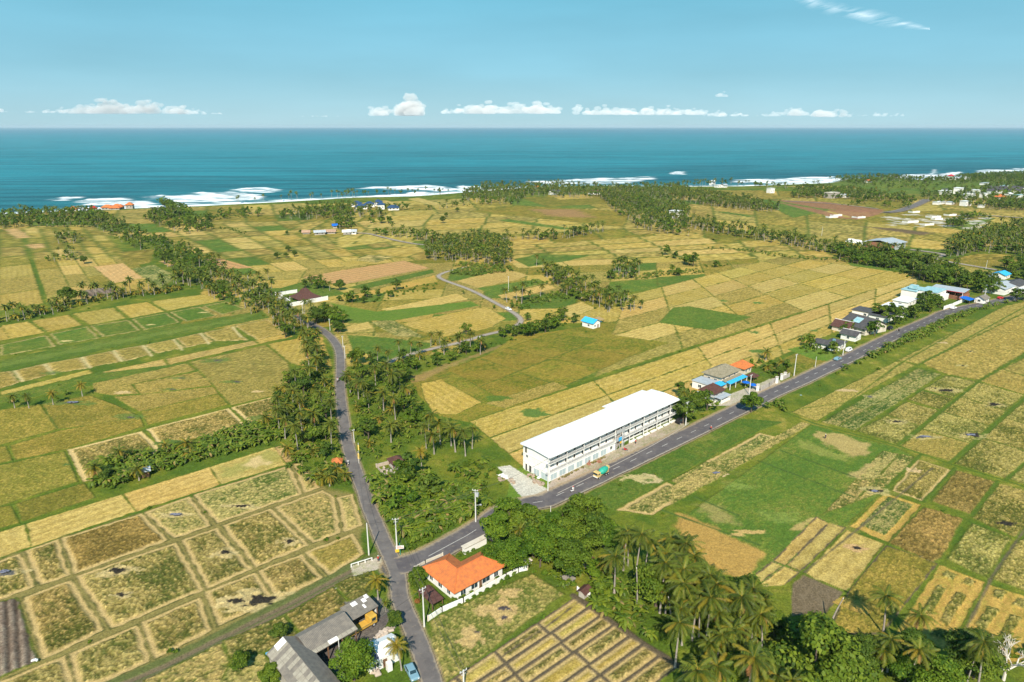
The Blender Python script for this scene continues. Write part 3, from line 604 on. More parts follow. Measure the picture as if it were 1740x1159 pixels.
# the white edge line and the broken centre line of the main road
def arcsub(pl, a, b):
    L = 0; out = []
    for p, q in zip(pl, pl[1:]):
        d = math.dist(p, q)
        if L + d > a and L < b:
            t0 = max(0, (a - L) / d); t1 = min(1, (b - L) / d)
            if not out: out.append(lerp(p, q, t0))
            out.append(lerp(p, q, t1))
        L += d
    return out
def nearest_s(pl, pt):
    L = 0; best = (1e9, 0)
    for p, q in zip(pl, pl[1:]):
        d = math.dist(p, pt); best = min(best, (d, L)); L += math.dist(p, q)
    return best[1]
L2 = sum(math.dist(p, q) for p, q in zip(R2, R2[1:]))
s0 = nearest_s(R2, G(905, 855)); V, F = [], []
def addr(v, f):
    n = len(V); V.extend(v); F.extend([tuple(i + n for i in q) for q in f])
s = s0
while s < L2 - 20:
    addr(*ribbon(arcsub(R2, s, s + 3.0), [-.11, .11], .091)); s += 8.0
s1 = nearest_s(R2, G(*J_(1180,325)[0])); addr(*ribbon(arcsub(R2, s1, s1 + 16), [-.1, .1], .091))
for a, b in ((s0 + 8, s0 + 78), (s0 + 82, s0 + 104), (s0 + 112, s0 + 240)): addr(*ribbon(arcsub(R2, a, b), [-3.30, -3.16], .091))
tag(mesh_obj('road_marking', V, F, M['paint']), kind='structure')

# shore, beach and headland, then the land's meshes
def headland(X, Y):
    z = np.zeros(X.shape)
    for px, py, rx, ry, hh in ((1455,306,90,45,9),(1560,314,140,60,6),(1690,306,200,50,3),(1350,322,60,40,3)):
        gx, gy = G(px, py); z += hh * np.exp(-(((X - gx) / rx)**2 + ((Y - gy) / ry)**2))
    return z
for gr in GR:
    X, Y = gr.X, gr.Y
    if gr is GR[2]:
        land = inside(SHORE_G + [(3000, 0), (-1500, 0)], X, Y); d = polydist(SHORE_G, X, Y, False); d = np.where(land, d, -d)
        gr.sd = d; gr.h += ss(25, 90, d) * headland(X, Y)
        f = ss(30, 2, d); gr.h = gr.h * (1 - f) + (-4.2 + .12 * np.clip(d, -5, 60)) * f
        wet = ss(26, 6, d + (gr.n2 - .5) * 18); gr.col = mixc(gr.col, np.array([.30,.255,.19]), wet * .9).astype(np.float32)
        scr = inside(g_poly(P_(1395,318,1430,300,1560,300,1740,288,1900,280,1900,330,1740,340,1560,335,1450,326)), X, Y)
        gr.col[scr] = mixc(gr.col[scr], np.array([.10,.15,.03]), .6 * ss(.35, .6, gr.n2[scr]))
def land_z(x, y):
    for gr in GR:
        i = int(round((x - gr.x0) / gr.c)); j = int(round((y - gr.y0) / gr.c))
        if 0 <= i < gr.nx and 0 <= j < gr.ny: return float(gr.h[j, i])
    return 0.0
GM = ground_mat(); parts = {}
for gi, gr in enumerate(GR):
    X, Y = gr.X, gr.Y; nx = gr.nx
    Zd = Y * cP + CAM_H * sP
    ok = (np.abs(X) < Zd * .80 + 25)
    if gi == 2: ok &= gr.sd > -14
    q = ok[:-1, :-1] & ok[1:, 1:] & ok[:-1, 1:] & ok[1:, :-1]
    jj, ii = np.nonzero(q); a = jj * nx + ii; F4 = np.stack([a, a + 1, a + nx + 1, a + nx], 1)
    lb = gr.lab[:-1, :-1][q]; P3 = np.stack([X.ravel(), Y.ravel(), gr.h.ravel()], 1); CL = gr.col.reshape(-1, 3)
    order = np.argsort(lb, kind='stable'); lb = lb[order]; F4 = F4[order]
    u, st = np.unique(lb, return_index=True); st = list(st) + [len(lb)]
    for k, l in enumerate(u):
        f = F4[st[k]:st[k + 1]]; vv, inv = np.unique(f.ravel(), return_inverse=True)
        parts.setdefault(int(l), []).append((P3[vv], inv.reshape(-1, 4), CL[vv]))
for l, lst in parts.items():
    V = np.concatenate([p[0] for p in lst]); n = 0; Fs = []
    for p in lst: Fs.append(p[1] + n); n += len(p[0])
    if l and len(V) < 12: continue
    o = mesh_obj('ground' if l == 0 else 'rice_field', V, np.concatenate(Fs), GM, smooth=True)
    col_attr(o.data, np.concatenate([p[2] for p in lst])); tag(o, kind='structure')
# a base sheet under the fields and beyond the frame
ub = [(x, y) for x, y in SHORE_G if True]
base = [(x * .999, y - 60) for x, y in SHORE_G] + [(3000, 0), (3000, -900), (-3000, -900), (-3000, 0)]
import bmesh
bm = bmesh.new(); vs = [bm.verts.new((x, y, -2.2 if i < len(SHORE_G) else -.6)) for i, (x, y) in enumerate(base)]
vs2 = [v.co.copy() for v in vs]
fc = bm.faces.new(vs); bmesh.ops.triangulate(bm, faces=[fc]); me = bpy.data.meshes.new('ground'); bm.to_mesh(me); bm.free()
for v in me.vertices: v.co.z = -.9
o = bpy.data.objects.new('ground', me); C.objects.link(o); me.materials.append(mat('far_grass', (.10,.13,.03), .95, noise=(.05, 6), c2=(.2,.19,.05))); tag(o, kind='structure')
# ------------------------------------------------------------------ the sea
def sea_mat():
    m = bpy.data.materials.new('sea_water'); m.use_nodes = True; t = m.node_tree; b = t.nodes['Principled BSDF']
    b.inputs['Roughness'].default_value = 0.42; b.inputs['Specular IOR Level'].default_value = 0.30
    a = t.nodes.new('ShaderNodeAttribute'); a.attribute_name = 'Col'; t.links.new(a.outputs['Color'], b.inputs['Base Color'])
    g = t.nodes.new('ShaderNodeNewGeometry'); mp = t.nodes.new('ShaderNodeMapping'); mp.inputs['Scale'].default_value = (.02, .07, .05)
    t.links.new(g.outputs['Position'], mp.inputs['Vector'])
    n = t.nodes.new('ShaderNodeTexNoise'); n.inputs['Scale'].default_value = 1.0; n.inputs['Detail'].default_value = 7; n.inputs['Roughness'].default_value = .7
    t.links.new(mp.outputs[0], n.inputs['Vector'])
    bn = t.nodes.new('ShaderNodeBump'); bn.inputs['Strength'].default_value = .8; bn.inputs['Distance'].default_value = 4.0
    t.links.new(n.outputs['Fac'], bn.inputs['Height']); t.links.new(bn.outputs[0], b.inputs['Normal'])
    return m
SM = sea_mat()
DEEP, MID, NEAR_ = np.array([.006,.125,.190]), np.array([.010,.180,.215]), np.array([.012,.115,.135])
def sea_color(X, Y, D):
    c = mixc(np.broadcast_to(NEAR_, X.shape + (3,)), MID, ss(80, 700, D)); c = mixc(c, DEEP, ss(2500, 16000, D))
    n = fb(X / 420, Y / 60, 3, 4); n2 = fb(X / 2500, Y / 500, 5, 3)
    n3_ = fb(X / 160, Y / 16, 9, 3); n4_ = ss(.52, .66, fb(X / 300, Y / 34, 11, 3)) * ss(9000, 1500, D); return c * (1 + .22 * (R.rand(*X.shape) - .5))[..., None] * ((.35 + .62 * n + .40 * n2 + .36 * n3_) * (1 - .30 * n4_))[..., None]
def seagrid(x0, x1, y0, y1, cx, cy):
    xs = np.arange(x0, x1 + 1, cx); ys = np.arange(y0, y1 + 1, cy); X, Y = np.meshgrid(xs, ys); return X.astype(float), Y.astype(float)
FOAM = [N_(262,548, 330,536, 400,536, 380,546, 300,554), N_(375,555, 480,542, 600,545, 700,560, 760,575, 780,590, 700,580, 600,575, 420,575), N_(700,537, 780,530, 840,535, 760,545),
        N_(820,535, 1000,515, 1160,515, 1260,525, 1290,545, 1200,555, 1000,565, 860,570), N_(1165,500, 1230,490, 1300,490, 1385,505, 1290,515, 1200,512), N_(330,598,640,575,900,578,1180,562,1500,550,1738,545,1738,552,1450,562,1100,572,860,585,560,606,330,606),
        D_(115,495, 200,488, 300,482, 440,477, 520,482, 600,500, 540,508, 400,500, 300,500, 230,495), D_(200,535,400,515,560,520,560,530,380,535,220,545), D_(620,480, 700,487, 740,490, 735,500, 620,505), D_(935,462, 1150,452, 1300,445, 1580,438, 1580,446, 1440,466, 1200,475, 1000,470), D_(1655,414, 1712,412, 1710,424, 1665,425),
        E_(0,414,60,410,58,424,5,424), E_(310,455, 560,448, 795,436, 780,462, 560,470, 330,468), E_(1080,432, 1300,424, 1420,414, 1425,430, 1200,447, 1090,440), E_(1505,408, 1560,402, 1640,405, 1738,393, 1900,385, 1900,402, 1738,408, 1640,412, 1530,428),
        E_(1260,470,1300,400,1300,401,1262,471)]
FOAM_G = [[G(x, y, SEA_Z) for x, y in f] for f in FOAM]
def near_sea():
    X, Y = seagrid(-2550, 2650, 740, 3000, 4.8, 3.2)
    land = inside(SHORE_G + [(3000, 0), (-1500, 0)], X, Y); D = polydist(SHORE_G, X, Y, False); D = np.where(land, -D, D)
    wx = X + 0; sw = Y - .16 * X - 90 * fb(X / 500, Y / 500, 2, 2)
    amp = .7 + .9 * ss(700, 120, D)
    pk = fb(X / 130, Y / 90, 6, 2)
    z = SEA_Z + amp * ss(.30, .7, pk) * (np.abs(np.sin(sw * math.pi / 62))**.6 - .5) * 1.2 + .35 * (fb(X / 14, Y / 7, 1, 3) - .5)
    z += .4 * amp * np.sin(sw * 2 * math.pi / 23 + 3 * pk)
    c = sea_color(X, Y, D)
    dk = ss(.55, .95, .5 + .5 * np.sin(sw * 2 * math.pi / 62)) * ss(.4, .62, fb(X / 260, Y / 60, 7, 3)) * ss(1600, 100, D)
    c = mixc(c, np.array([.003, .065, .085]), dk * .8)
    f = np.zeros(X.shape); nn = fb(X / 30, Y / 5.5, 8, 4)
    for pl in FOAM_G:
        xs = [p[0] for p in pl]; ys = [p[1] for p in pl]
        m_ = (X > min(xs) - 30) & (X < max(xs) + 30) & (Y > min(ys) - 30) & (Y < max(ys) + 30)
        if not m_.any(): continue
        d = polydist(pl, X[m_], Y[m_]); d = np.where(inside(pl, X[m_], Y[m_]), d, -d)
        f[m_] = np.maximum(f[m_], ss(-6, 7, d + (nn[m_] - .5) * 34) * (.15 + .85 * ss(.40, .58, nn[m_])))
    edge = ss(15, 3, np.abs(D - 4) + (nn - .5) * 22); f = np.maximum(f, edge * .9)
    c = mixc(c, np.array([.30, .45, .42]), ss(60, 5, D) * .35)
    c = mixc(c, np.array([.86, .88, .88]), f); z = z + .9 * f * ss(.3, .6, nn)
    nx = X.shape[1]; Zd = Y * cP + CAM_H * sP; ok = (np.abs(X) < Zd * .80 + 60) & (D > -16)
    q = ok[:-1, :-1] & ok[1:, 1:] & ok[:-1, 1:] & ok[1:, :-1]; jj, ii = np.nonzero(q); a = jj * nx + ii
    F4 = np.stack([a, a + 1, a + nx + 1, a + nx], 1); vv, inv = np.unique(F4.ravel(), return_inverse=True)
    V = np.stack([X.ravel(), Y.ravel(), z.ravel()], 1)[vv]
    o = mesh_obj('sea', V, inv.reshape(-1, 4), SM, smooth=True); col_attr(o.data, c.reshape(-1, 3)[vv]); tag(o, kind='structure')
near_sea()
def far_sea():
    ys = [2996.8]; 
    while ys[-1] < 45000: ys.append(ys[-1] * 1.012 + 4)
    ys = np.array(ys); us = np.linspace(-.95, .95, 260); Uu, Y = np.meshgrid(us, ys); X = Uu * (Y + 200); D = Y - 900
    c = sea_color(X, Y, D); z = np.full(X.shape, SEA_Z) - .35; nx = X.shape[1]
    a = (np.arange(X.shape[0] - 1)[:, None] * nx + np.arange(nx - 1)[None]).ravel()
    o = mesh_obj('sea', np.stack([X.ravel(), Y.ravel(), z.ravel()], 1), np.stack([a, a + 1, a + nx + 1, a + nx], 1), SM, smooth=True)
    col_attr(o.data, c.reshape(-1, 3)); tag(o, kind='structure')
far_sea()

# ------------------------------------------------------------------ clouds low over the horizon and a wisp of cirrus
CM = bpy.data.materials.new('cumulus'); CM.use_nodes = True; CM.node_tree.nodes.remove(CM.node_tree.nodes['Principled BSDF']); pv = CM.node_tree.nodes.new('ShaderNodeVolumePrincipled')
pv.inputs['Color'].default_value = (1,1,1,1); pv.inputs['Density'].default_value = .0012; pv.inputs['Anisotropy'].default_value = -.55; CM.node_tree.links.new(pv.outputs[0], CM.node_tree.nodes['Material Output'].inputs['Volume'])
def ico(sub):
    bm = bmesh.new(); bmesh.ops.create_icosphere(bm, subdivisions=sub, radius=1); V = np.array([v.co[:] for v in bm.verts]); T = np.array([[v.index for v in f.verts] for f in bm.faces]); bm.free(); return V, T
IV3, IT3 = ico(3)
def cloud_bank(xa, xb, base, tops, dist=52000, n=40, seed=0):
    """a bank of cumulus from photo x = xa to xb; tops = pixel heights along it"""
    rr = random.Random(seed); Vs = []; Ts = []; k = 0; pxm = dist / FPX
    for i in range(n):
        u = rr.random(); x = xa + (xb - xa) * u; tp = np.interp(u, np.linspace(0, 1, len(tops)), tops) * (.5 + .6 * rr.random())
        for q in range(3):
            s = tp * (.55 - .13 * q) * rr.uniform(.7, 1.2) * pxm; hz = (YH - base) + tp * (.25 + .3 * q) * rr.uniform(.6, 1.1)
            cx, cz = (x - CX + rr.uniform(-4, 4)) * pxm, hz * pxm
            v = IV3 * (s * 1.1, s * .8, s * .55); nz = fb(IV3[:, 0] * 2.5 + i, IV3[:, 2] * 2.5 + q + IV3[:, 1], 3, 3)[:, None]
            v = v * (.55 + .95 * nz) + np.array([cx, dist + rr.uniform(-1, 1) * s * 2, cz]); v[:, 2] = np.maximum(v[:, 2], (YH - base) * pxm + rr.uniform(-.5, .5) * pxm)
            Vs.append(v); Ts.append(IT3 + k); k += len(v)
    o = mesh_obj('cloud', np.concatenate(Vs), None, CM, smooth=True, tris=np.concatenate(Ts))
    o['kind'] = 'structure'; rm = o.modifiers.new('join', 'REMESH'); rm.mode = 'VOXEL'; rm.voxel_size = 45
cloud_bank(85, 150, 192, [4, 7, 9], seed=1, n=16); cloud_bank(140, 345, 193, [8, 17, 22, 20, 19, 15], seed=2, n=60); cloud_bank(330, 405, 194, [14, 8, 3], seed=3, n=18)
cloud_bank(0, 55, 191, [4, 9, 11, 3], seed=4, n=14); cloud_bank(640, 668, 196, [12, 18], seed=5, n=10); cloud_bank(684, 724, 196, [16, 34, 12], seed=6, n=22)
cloud_bank(760, 945, 193, [10, 16, 20, 17, 18, 12], seed=7, n=55); cloud_bank(975, 1180, 195, [14, 16, 13, 16, 14, 10], seed=8, n=55); cloud_bank(1180, 1300, 197, [8, 10, 6, 9], seed=9, n=22)
cloud_bank(1310, 1345, 196, [12, 15, 5], seed=10, n=9); cloud_bank(1350, 1420, 198, [8, 16, 10, 14, 5], seed=11, n=20); cloud_bank(1430, 1520, 197, [5, 8, 4], seed=12, n=12); cloud_bank(520, 640, 198, [3, 5, 3], seed=13, n=14); cloud_bank(1200, 1212, 168, [10], seed=14, n=3)
def cirrus():
    m = bpy.data.materials.new('cirrus'); m.use_nodes = True; t = m.node_tree; b = t.nodes['Principled BSDF']; b.inputs['Base Color'].default_value = (.85,.87,.9,1)
    b.inputs['Specular IOR Level'].default_value = 0; a = t.nodes.new('ShaderNodeAttribute'); a.attribute_name = 'Col'
    tc = t.nodes.new('ShaderNodeTexCoord'); mp = t.nodes.new('ShaderNodeMapping'); mp.inputs['Scale'].default_value = (.0012, .0003, .0012); t.links.new(tc.outputs['Object'], mp.inputs[0])
    n = t.nodes.new('ShaderNodeTexNoise'); n.inputs['Scale'].default_value = 1; n.inputs['Detail'].default_value = 8; t.links.new(mp.outputs[0], n.inputs['Vector'])
    r = t.nodes.new('ShaderNodeMapRange'); r.inputs['From Min'].default_value = .38; r.inputs['From Max'].default_value = .75; t.links.new(n.outputs['Fac'], r.inputs['Value'])
    mu = t.nodes.new('ShaderNodeMath'); mu.operation = 'MULTIPLY'; t.links.new(r.outputs[0], mu.inputs[0]); t.links.new(a.outputs['Fac'], mu.inputs[1]); tl = t.nodes.new('ShaderNodeBsdfTranslucent'); tl.inputs[0].default_value = (.95,.95,.95,1); tp = t.nodes.new('ShaderNodeBsdfTransparent'); m2 = t.nodes.new('ShaderNodeMixShader')
    t.links.new(mu.outputs[0], m2.inputs[0]); t.links.new(tp.outputs[0], m2.inputs[1]); t.links.new(tl.outputs[0], m2.inputs[2]); t.links.new(m2.outputs[0], t.nodes['Material Output'].inputs[0])
    V = []; F = []; cc = []; Hc = 6000.0
    pts = [(1300,-30,5), (1345,-12,12), (1380,5,16), (1410,14,16), (1450,22,13), (1500,33,16), (1540,43,9), (1580,50,3)]
    for i, (x, y, w_) in enumerate(pts):
        for j in range(7):
            yy = y + (j / 3 - 1) * w_; v = (yy - CY) / FPX; Z = (CAM_H - Hc) / (v * cP + sP); V.append(((x - CX) / FPX * Z, Z * (cP - v * sP), Hc + 60 * rnd.random())); cc.append([.55 * (1 - abs(j / 3 - 1))**1.3] * 3)
    for i in range(len(pts) - 1):
        for j in range(6): F.append((i * 7 + j, i * 7 + j + 1, (i + 1) * 7 + j + 1, (i + 1) * 7 + j))
    o = mesh_obj('cloud', V, F, m, smooth=True); col_attr(o.data, np.array(cc)); o['kind'] = 'structure'
cirrus()

# ------------------------------------------------------------------ vegetation: one set of shapes per kind, copied
M['frond'] = mat('palm_frond', (.088,.124,.013), .5, spec=.2, rand=.5, tr=.22)
M['frond_y'] = mat('yellowing_palm_frond', (.24,.20,.016), .5, spec=.25, rand=.3, tr=.25)
M['frond_dry'] = mat('dry_palm_frond', (.30,.17,.05), .8, rand=.3)
M['ptrunk'] = mat('palm_trunk', (.36,.32,.27), .9, noise=(1.5, 5), c2=(.20,.17,.14))
M['leaf'] = mat('tree_leaf', (.086,.142,.012), .6, spec=.15, rand=.5, tr=.22)
M['leaf_l'] = mat('light_tree_leaf', (.080,.150,.011), .6, spec=.15, rand=.45, tr=.25)
M['leaf_d'] = mat('dark_tree_leaf', (.062,.108,.012), .6, spec=.15, rand=.45, tr=.15)
M['bark'] = mat('bark', (.13,.10,.075), .95, noise=(2, 5))
M['banana'] = mat('banana_leaf', (.115,.175,.014), .5, spec=.25, rand=.4, tr=.3)
M['bstem'] = mat('banana_stem', (.16,.17,.06), .8)
M['bdry'] = mat('dry_banana_leaf', (.19,.16,.045), .9, rand=.3)
M['flower'] = mat('orange_blossom_leaf', (.26,.12,.025), .6, rand=.4, tr=.2)

class TB:          # collects quads and tris with a material index and a per-vertex 'var'
    def __init__(s): s.V = []; s.F = []; s.mi = []; s.var = []; s.n = 0
    def add(s, V, F, mi, var):
        V = np.asarray(V, np.float32).reshape(-1, 3); F = np.asarray(F).reshape(-1, 4)
        s.V.append(V); s.F.append(F + s.n); s.mi.append(np.full(len(F), mi)); s.var.append(np.broadcast_to(np.asarray(var, np.float32), (len(V),)).copy()); s.n += len(V)
    def arrays(s): return np.concatenate(s.V), np.concatenate(s.F), np.concatenate(s.mi), np.concatenate(s.var)
    def build(s, name, mats, parent=None, smooth=False):
        V, Fq, mi, var = s.arrays(); o = mesh_obj(name, V, Fq, parent=parent, mats=mats, midx=mi, smooth=smooth)
        a = o.data.attributes.new('var', 'FLOAT', 'POINT'); a.data.foreach_set('value', var); return o
def tube(tb, pts, rad, k, mi, var=0.5):
    pts = np.array(pts, float); V = []
    for i in range(len(pts)):
        d = pts[min(i + 1, len(pts) - 1)] - pts[max(i - 1, 0)]; d /= np.linalg.norm(d) + 1e-9
        a = np.cross(d, [0, 1, 0] if abs(d[1]) < .9 else [1, 0, 0]); a /= np.linalg.norm(a); b = np.cross(d, a)
        for j in range(k):
            t = 2 * math.pi * j / k; V.append(pts[i] + rad[i] * (math.cos(t) * a + math.sin(t) * b))
    F = []
    for i in range(len(pts) - 1):
        for j in range(k): F.append((i * k + j, i * k + (j + 1) % k, (i + 1) * k + (j + 1) % k, (i + 1) * k + j))
    tb.add(V, F, mi, var)
def palm_geo(seed, lod=0, H=10.5, L=4.0, yellow=0.15, nf=None, lean=None):
    rr = random.Random(seed); tr = TB(); cr = TB()
    lean = rr.uniform(.02, .13) if lean is None else lean; la = rr.uniform(0, 6.28); lx, ly = math.cos(la) * lean * H, math.sin(la) * lean * H
    k = 7 if lod == 0 else 4; n = 7 if lod == 0 else 3; pts = []; rad = []
    for i in range(n + 1):
        t = i / n; e = t**1.5; pts.append((lx * e, ly * e, H * t)); rad.append(.25 * (1 - .55 * t) + (.10 if i == 0 else 0))
    tube(tr, pts, rad, k, 0); top = np.array(pts[-1])
    nf = nf or (27 if lod == 0 else 19 if lod == 1 else 13)
    for i in range(nf):
        az = i * 2.39996 + rr.uniform(-.2, .2); q = i / nf
        el = math.radians(70 - 100 * q**.8 + rr.uniform(-9, 9)); Lf = L * rr.uniform(.85, 1.12) * (.8 + .35 * math.sin(q * 3.0))
        ns = 9 if lod == 0 else 5 if lod == 1 else 4; droop = rr.uniform(.85, 1.5) * (.8 + .5 * q)
        ca, sa = math.cos(az), math.sin(az); P = []; x = z = 0; ang = el
        for s_ in range(ns + 1):
            P.append((x, z, ang)); ang -= droop / ns; st = Lf / ns; x += math.cos(ang) * st; z += math.sin(ang) * st
        var = rr.random(); mi = 1 if (q > .72 and rr.random() < yellow * 2.2) or rr.random() < yellow * .5 else 0
        if q > .9 and rr.random() < .6: mi = 2
        side = np.array([-sa, ca, 0]); fw = np.array([ca, sa, 0]); up = np.array([0, 0, 1])
        C_ = [top + fw * p[0] + up * p[1] for p in P]
        if lod == 0:
            V = []
            for s_, c in enumerate(C_):
                w_ = .05 * (1 - s_ / (ns + 1)); V += [c - side * w_, c + side * w_]
            cr.add(V, [(2 * j, 2 * j + 1, 2 * j + 3, 2 * j + 2) for j in range(ns)], 1, var)
            nl = 19
            for j in range(nl):
                t = .10 + .9 * j / nl; f_ = t * ns; i0 = min(int(f_), ns - 1); fr = f_ - i0; c = C_[i0] + (C_[i0 + 1] - C_[i0]) * fr
                d = C_[i0 + 1] - C_[i0]; d = d / np.linalg.norm(d); nrm = np.cross(side, d); ll = .78 * math.sin(math.pi * (.14 + .80 * t))**.6 * (L / 4.0)
                for sg in (-1, 1):
                    o_ = side * sg; dr = rr.uniform(.35, .75); tip = c + (o_ * .78 + d * .55 - up * dr) * ll * rr.uniform(.85, 1.1)
                    w_ = d * .062; m_ = (c + tip) / 2 + up * .12 * ll
                    cr.add([c - w_, c + w_, m_ + w_ * 1.1, m_ - w_ * 1.1, tip + w_ * .15, tip - w_ * .15], [(0, 1, 2, 3), (3, 2, 4, 5)], mi, (var + rr.uniform(-.12, .12)) % 1)
        else:
            for sg in (-1, 1):
                V = []
                for s_, c in enumerate(C_):
                    t = s_ / ns; ww = (.08 if lod == 1 else .12) + .56 * math.sin(math.pi * (.05 + .88 * t))**.7 * (L / 4.0) * rr.uniform(.75, 1.2)
                    V += [c, c + side * sg * ww * .85 - up * ww * .62]
                cr.add(V, [(2 * j, 2 * j + 1, 2 * j + 3, 2 * j + 2) for j in range(ns)], mi, (var + sg * .06) % 1)
    if lod == 0:
        for j in range(7):
            a = j * .9; c = top + np.array([math.cos(a) * .3, math.sin(a) * .3, -.35]); r_ = .16
            V = [c + np.array(v) * r_ for v in ((1,1,1),(-1,1,1),(-1,-1,1),(1,-1,1),(1,1,-1),(-1,1,-1),(-1,-1,-1),(1,-1,-1))]
            cr.add(V, [(0,1,2,3),(4,7,6,5),(0,4,5,1),(1,5,6,2),(2,6,7,3),(3,7,4,0)], 2, .5)
    return tr, cr
PM = [M['frond'], M['frond_y'], M['frond_dry']]
def blobset(rr, n, R_, H0, H1):
    out = []
    for i in range(n):
        a = rr.uniform(0, 6.28); t = rr.random(); z = H0 + (H1 - H0) * t; r = R_ * math.sqrt(rr.random()) * (1 - .55 * abs(2 * t - .75)**1.5)
        out.append((r * math.cos(a), r * math.sin(a), z, R_ * rr.uniform(.28, .5)))
    return out
def leaves(tb, rr, c, r, n, size, mi=0, flat=.7, npr=None):
    npr = npr or np.random.RandomState(rr.randrange(10**6))
    d = npr.normal(size=(n, 3)); d /= np.linalg.norm(d, axis=1)[:, None]; rad = r * (.62 + .42 * npr.rand(n))[:, None]
    d[:, 2] = np.where(d[:, 2] < -.35, -d[:, 2], d[:, 2])
    Pp = np.array(c[:3]) + d * rad * np.array([1, 1, flat]); nm = d + npr.normal(size=(n, 3)) * .55 + np.array([0, 0, .5]); nm /= np.linalg.norm(nm, axis=1)[:, None]
    a = np.cross(nm, npr.normal(size=(n, 3))); a /= np.linalg.norm(a, axis=1)[:, None]; b = np.cross(nm, a)
    s_ = (size * (.6 + .8 * npr.rand(n)))[:, None]; a = a * s_ * .5; b = b * s_ * .36
    V = np.stack([Pp - a, Pp - b, Pp + a, Pp + b], 1).reshape(-1, 3); F = np.arange(n * 4).reshape(-1, 4)
    tb.add(V, F, mi, np.repeat((rr.random() * .45 + npr.rand(n) * .5) % 1, 4))
def tree_geo(seed, lod=0, H=9, R_=4.2, size=.5, nb=None, dense=1.0):
    rr = random.Random(seed); tr = TB(); cr = TB()
    bs = blobset(rr, nb or (26 if lod == 0 else 12 if lod == 1 else 7), R_, H * .38, H * .92)
    tube(tr, [(0, 0, 0), (rr.uniform(-.2, .2), rr.uniform(-.2, .2), H * .25), (rr.uniform(-.4, .4), rr.uniform(-.4, .4), H * .6)], [.035 * H, .028 * H, .012 * H], 6 if lod == 0 else 4, 0)
    for b in bs[:8 if lod == 0 else 3]:
        tube(tr, [(0, 0, H * .25), (b[0] * .5, b[1] * .5, (H * .25 + b[2]) / 2 + .3), (b[0] * .9, b[1] * .9, b[2])], [.018 * H, .012 * H, .004 * H], 4, 0)
    for b in bs:
        n = int({0: 210, 1: 42, 2: 15}[lod] * dense); leaves(cr, rr, b, b[3] * (1.05 if lod else 1), n, size * {0: 1, 1: 2.2, 2: 3.6}[lod])
    return tr, cr
def banana_geo(seed, lod=0, Hs=2.2):
    rr = random.Random(seed); st = TB(); lv = TB(); ncl = 3 if lod == 0 else 2
    for c in range(ncl):
        ox, oy = rr.uniform(-.9, .9), rr.uniform(-.9, .9); h = Hs * rr.uniform(.6, 1.1)
        tube(st, [(ox, oy, 0), (ox * 1.1, oy * 1.1, h)], [.14, .09], 5 if lod == 0 else 3, 0)
        nl = 8 if lod == 0 else 6
        for i in range(nl):
            az = i * 2.4 + rr.random(); L = rr.uniform(1.7, 2.7); el = math.radians(rr.uniform(30, 82) - i * 3); dr = rr.uniform(1.0, 2.1); ns = 4 if lod == 0 else 3
            ca, sa = math.cos(az), math.sin(az); x = z = 0; ang = el; P = [(0, 0)]
            for s_ in range(ns): ang -= dr / ns; x += math.cos(ang) * L / ns; z += math.sin(ang) * L / ns; P.append((x, z))
            V = []; sd = np.array([-sa, ca, 0]); tp = np.array([ox * 1.1, oy * 1.1, h]); mi = 1 if rr.random() < .05 else 0
            for s_, (x, z) in enumerate(P):
                t = s_ / ns; w_ = .04 + .36 * math.sin(math.pi * (.12 + .8 * t)); c = tp + np.array([ca * x, sa * x, z]); V += [c - sd * w_ + [0, 0, -.12], c, c + sd * w_ + [0, 0, -.12]]
            F = []
            for s_ in range(ns): F += [(3 * s_, 3 * s_ + 1, 3 * s_ + 4, 3 * s_ + 3), (3 * s_ + 1, 3 * s_ + 2, 3 * s_ + 5, 3 * s_ + 4)]
            lv.add(V, F, mi, rr.random())
    return st, lv
def bush_geo(seed, lod=0, R_=1.3, size=.3):
    rr = random.Random(seed); cr = TB(); st = TB()
    tube(st, [(0, 0, 0), (.1, 0, R_ * .7)], [.07, .03], 4, 0)
    for i in range(7 if lod == 0 else 4):
        a = rr.uniform(0, 6.28); r = R_ * .6 * math.sqrt(rr.random()); leaves(cr, rr, (r * math.cos(a), r * math.sin(a), R_ * rr.uniform(.3, .8)), R_ * .55, 90 if lod == 0 else 14, size * (1 if lod == 0 else 2.6))
    return st, cr

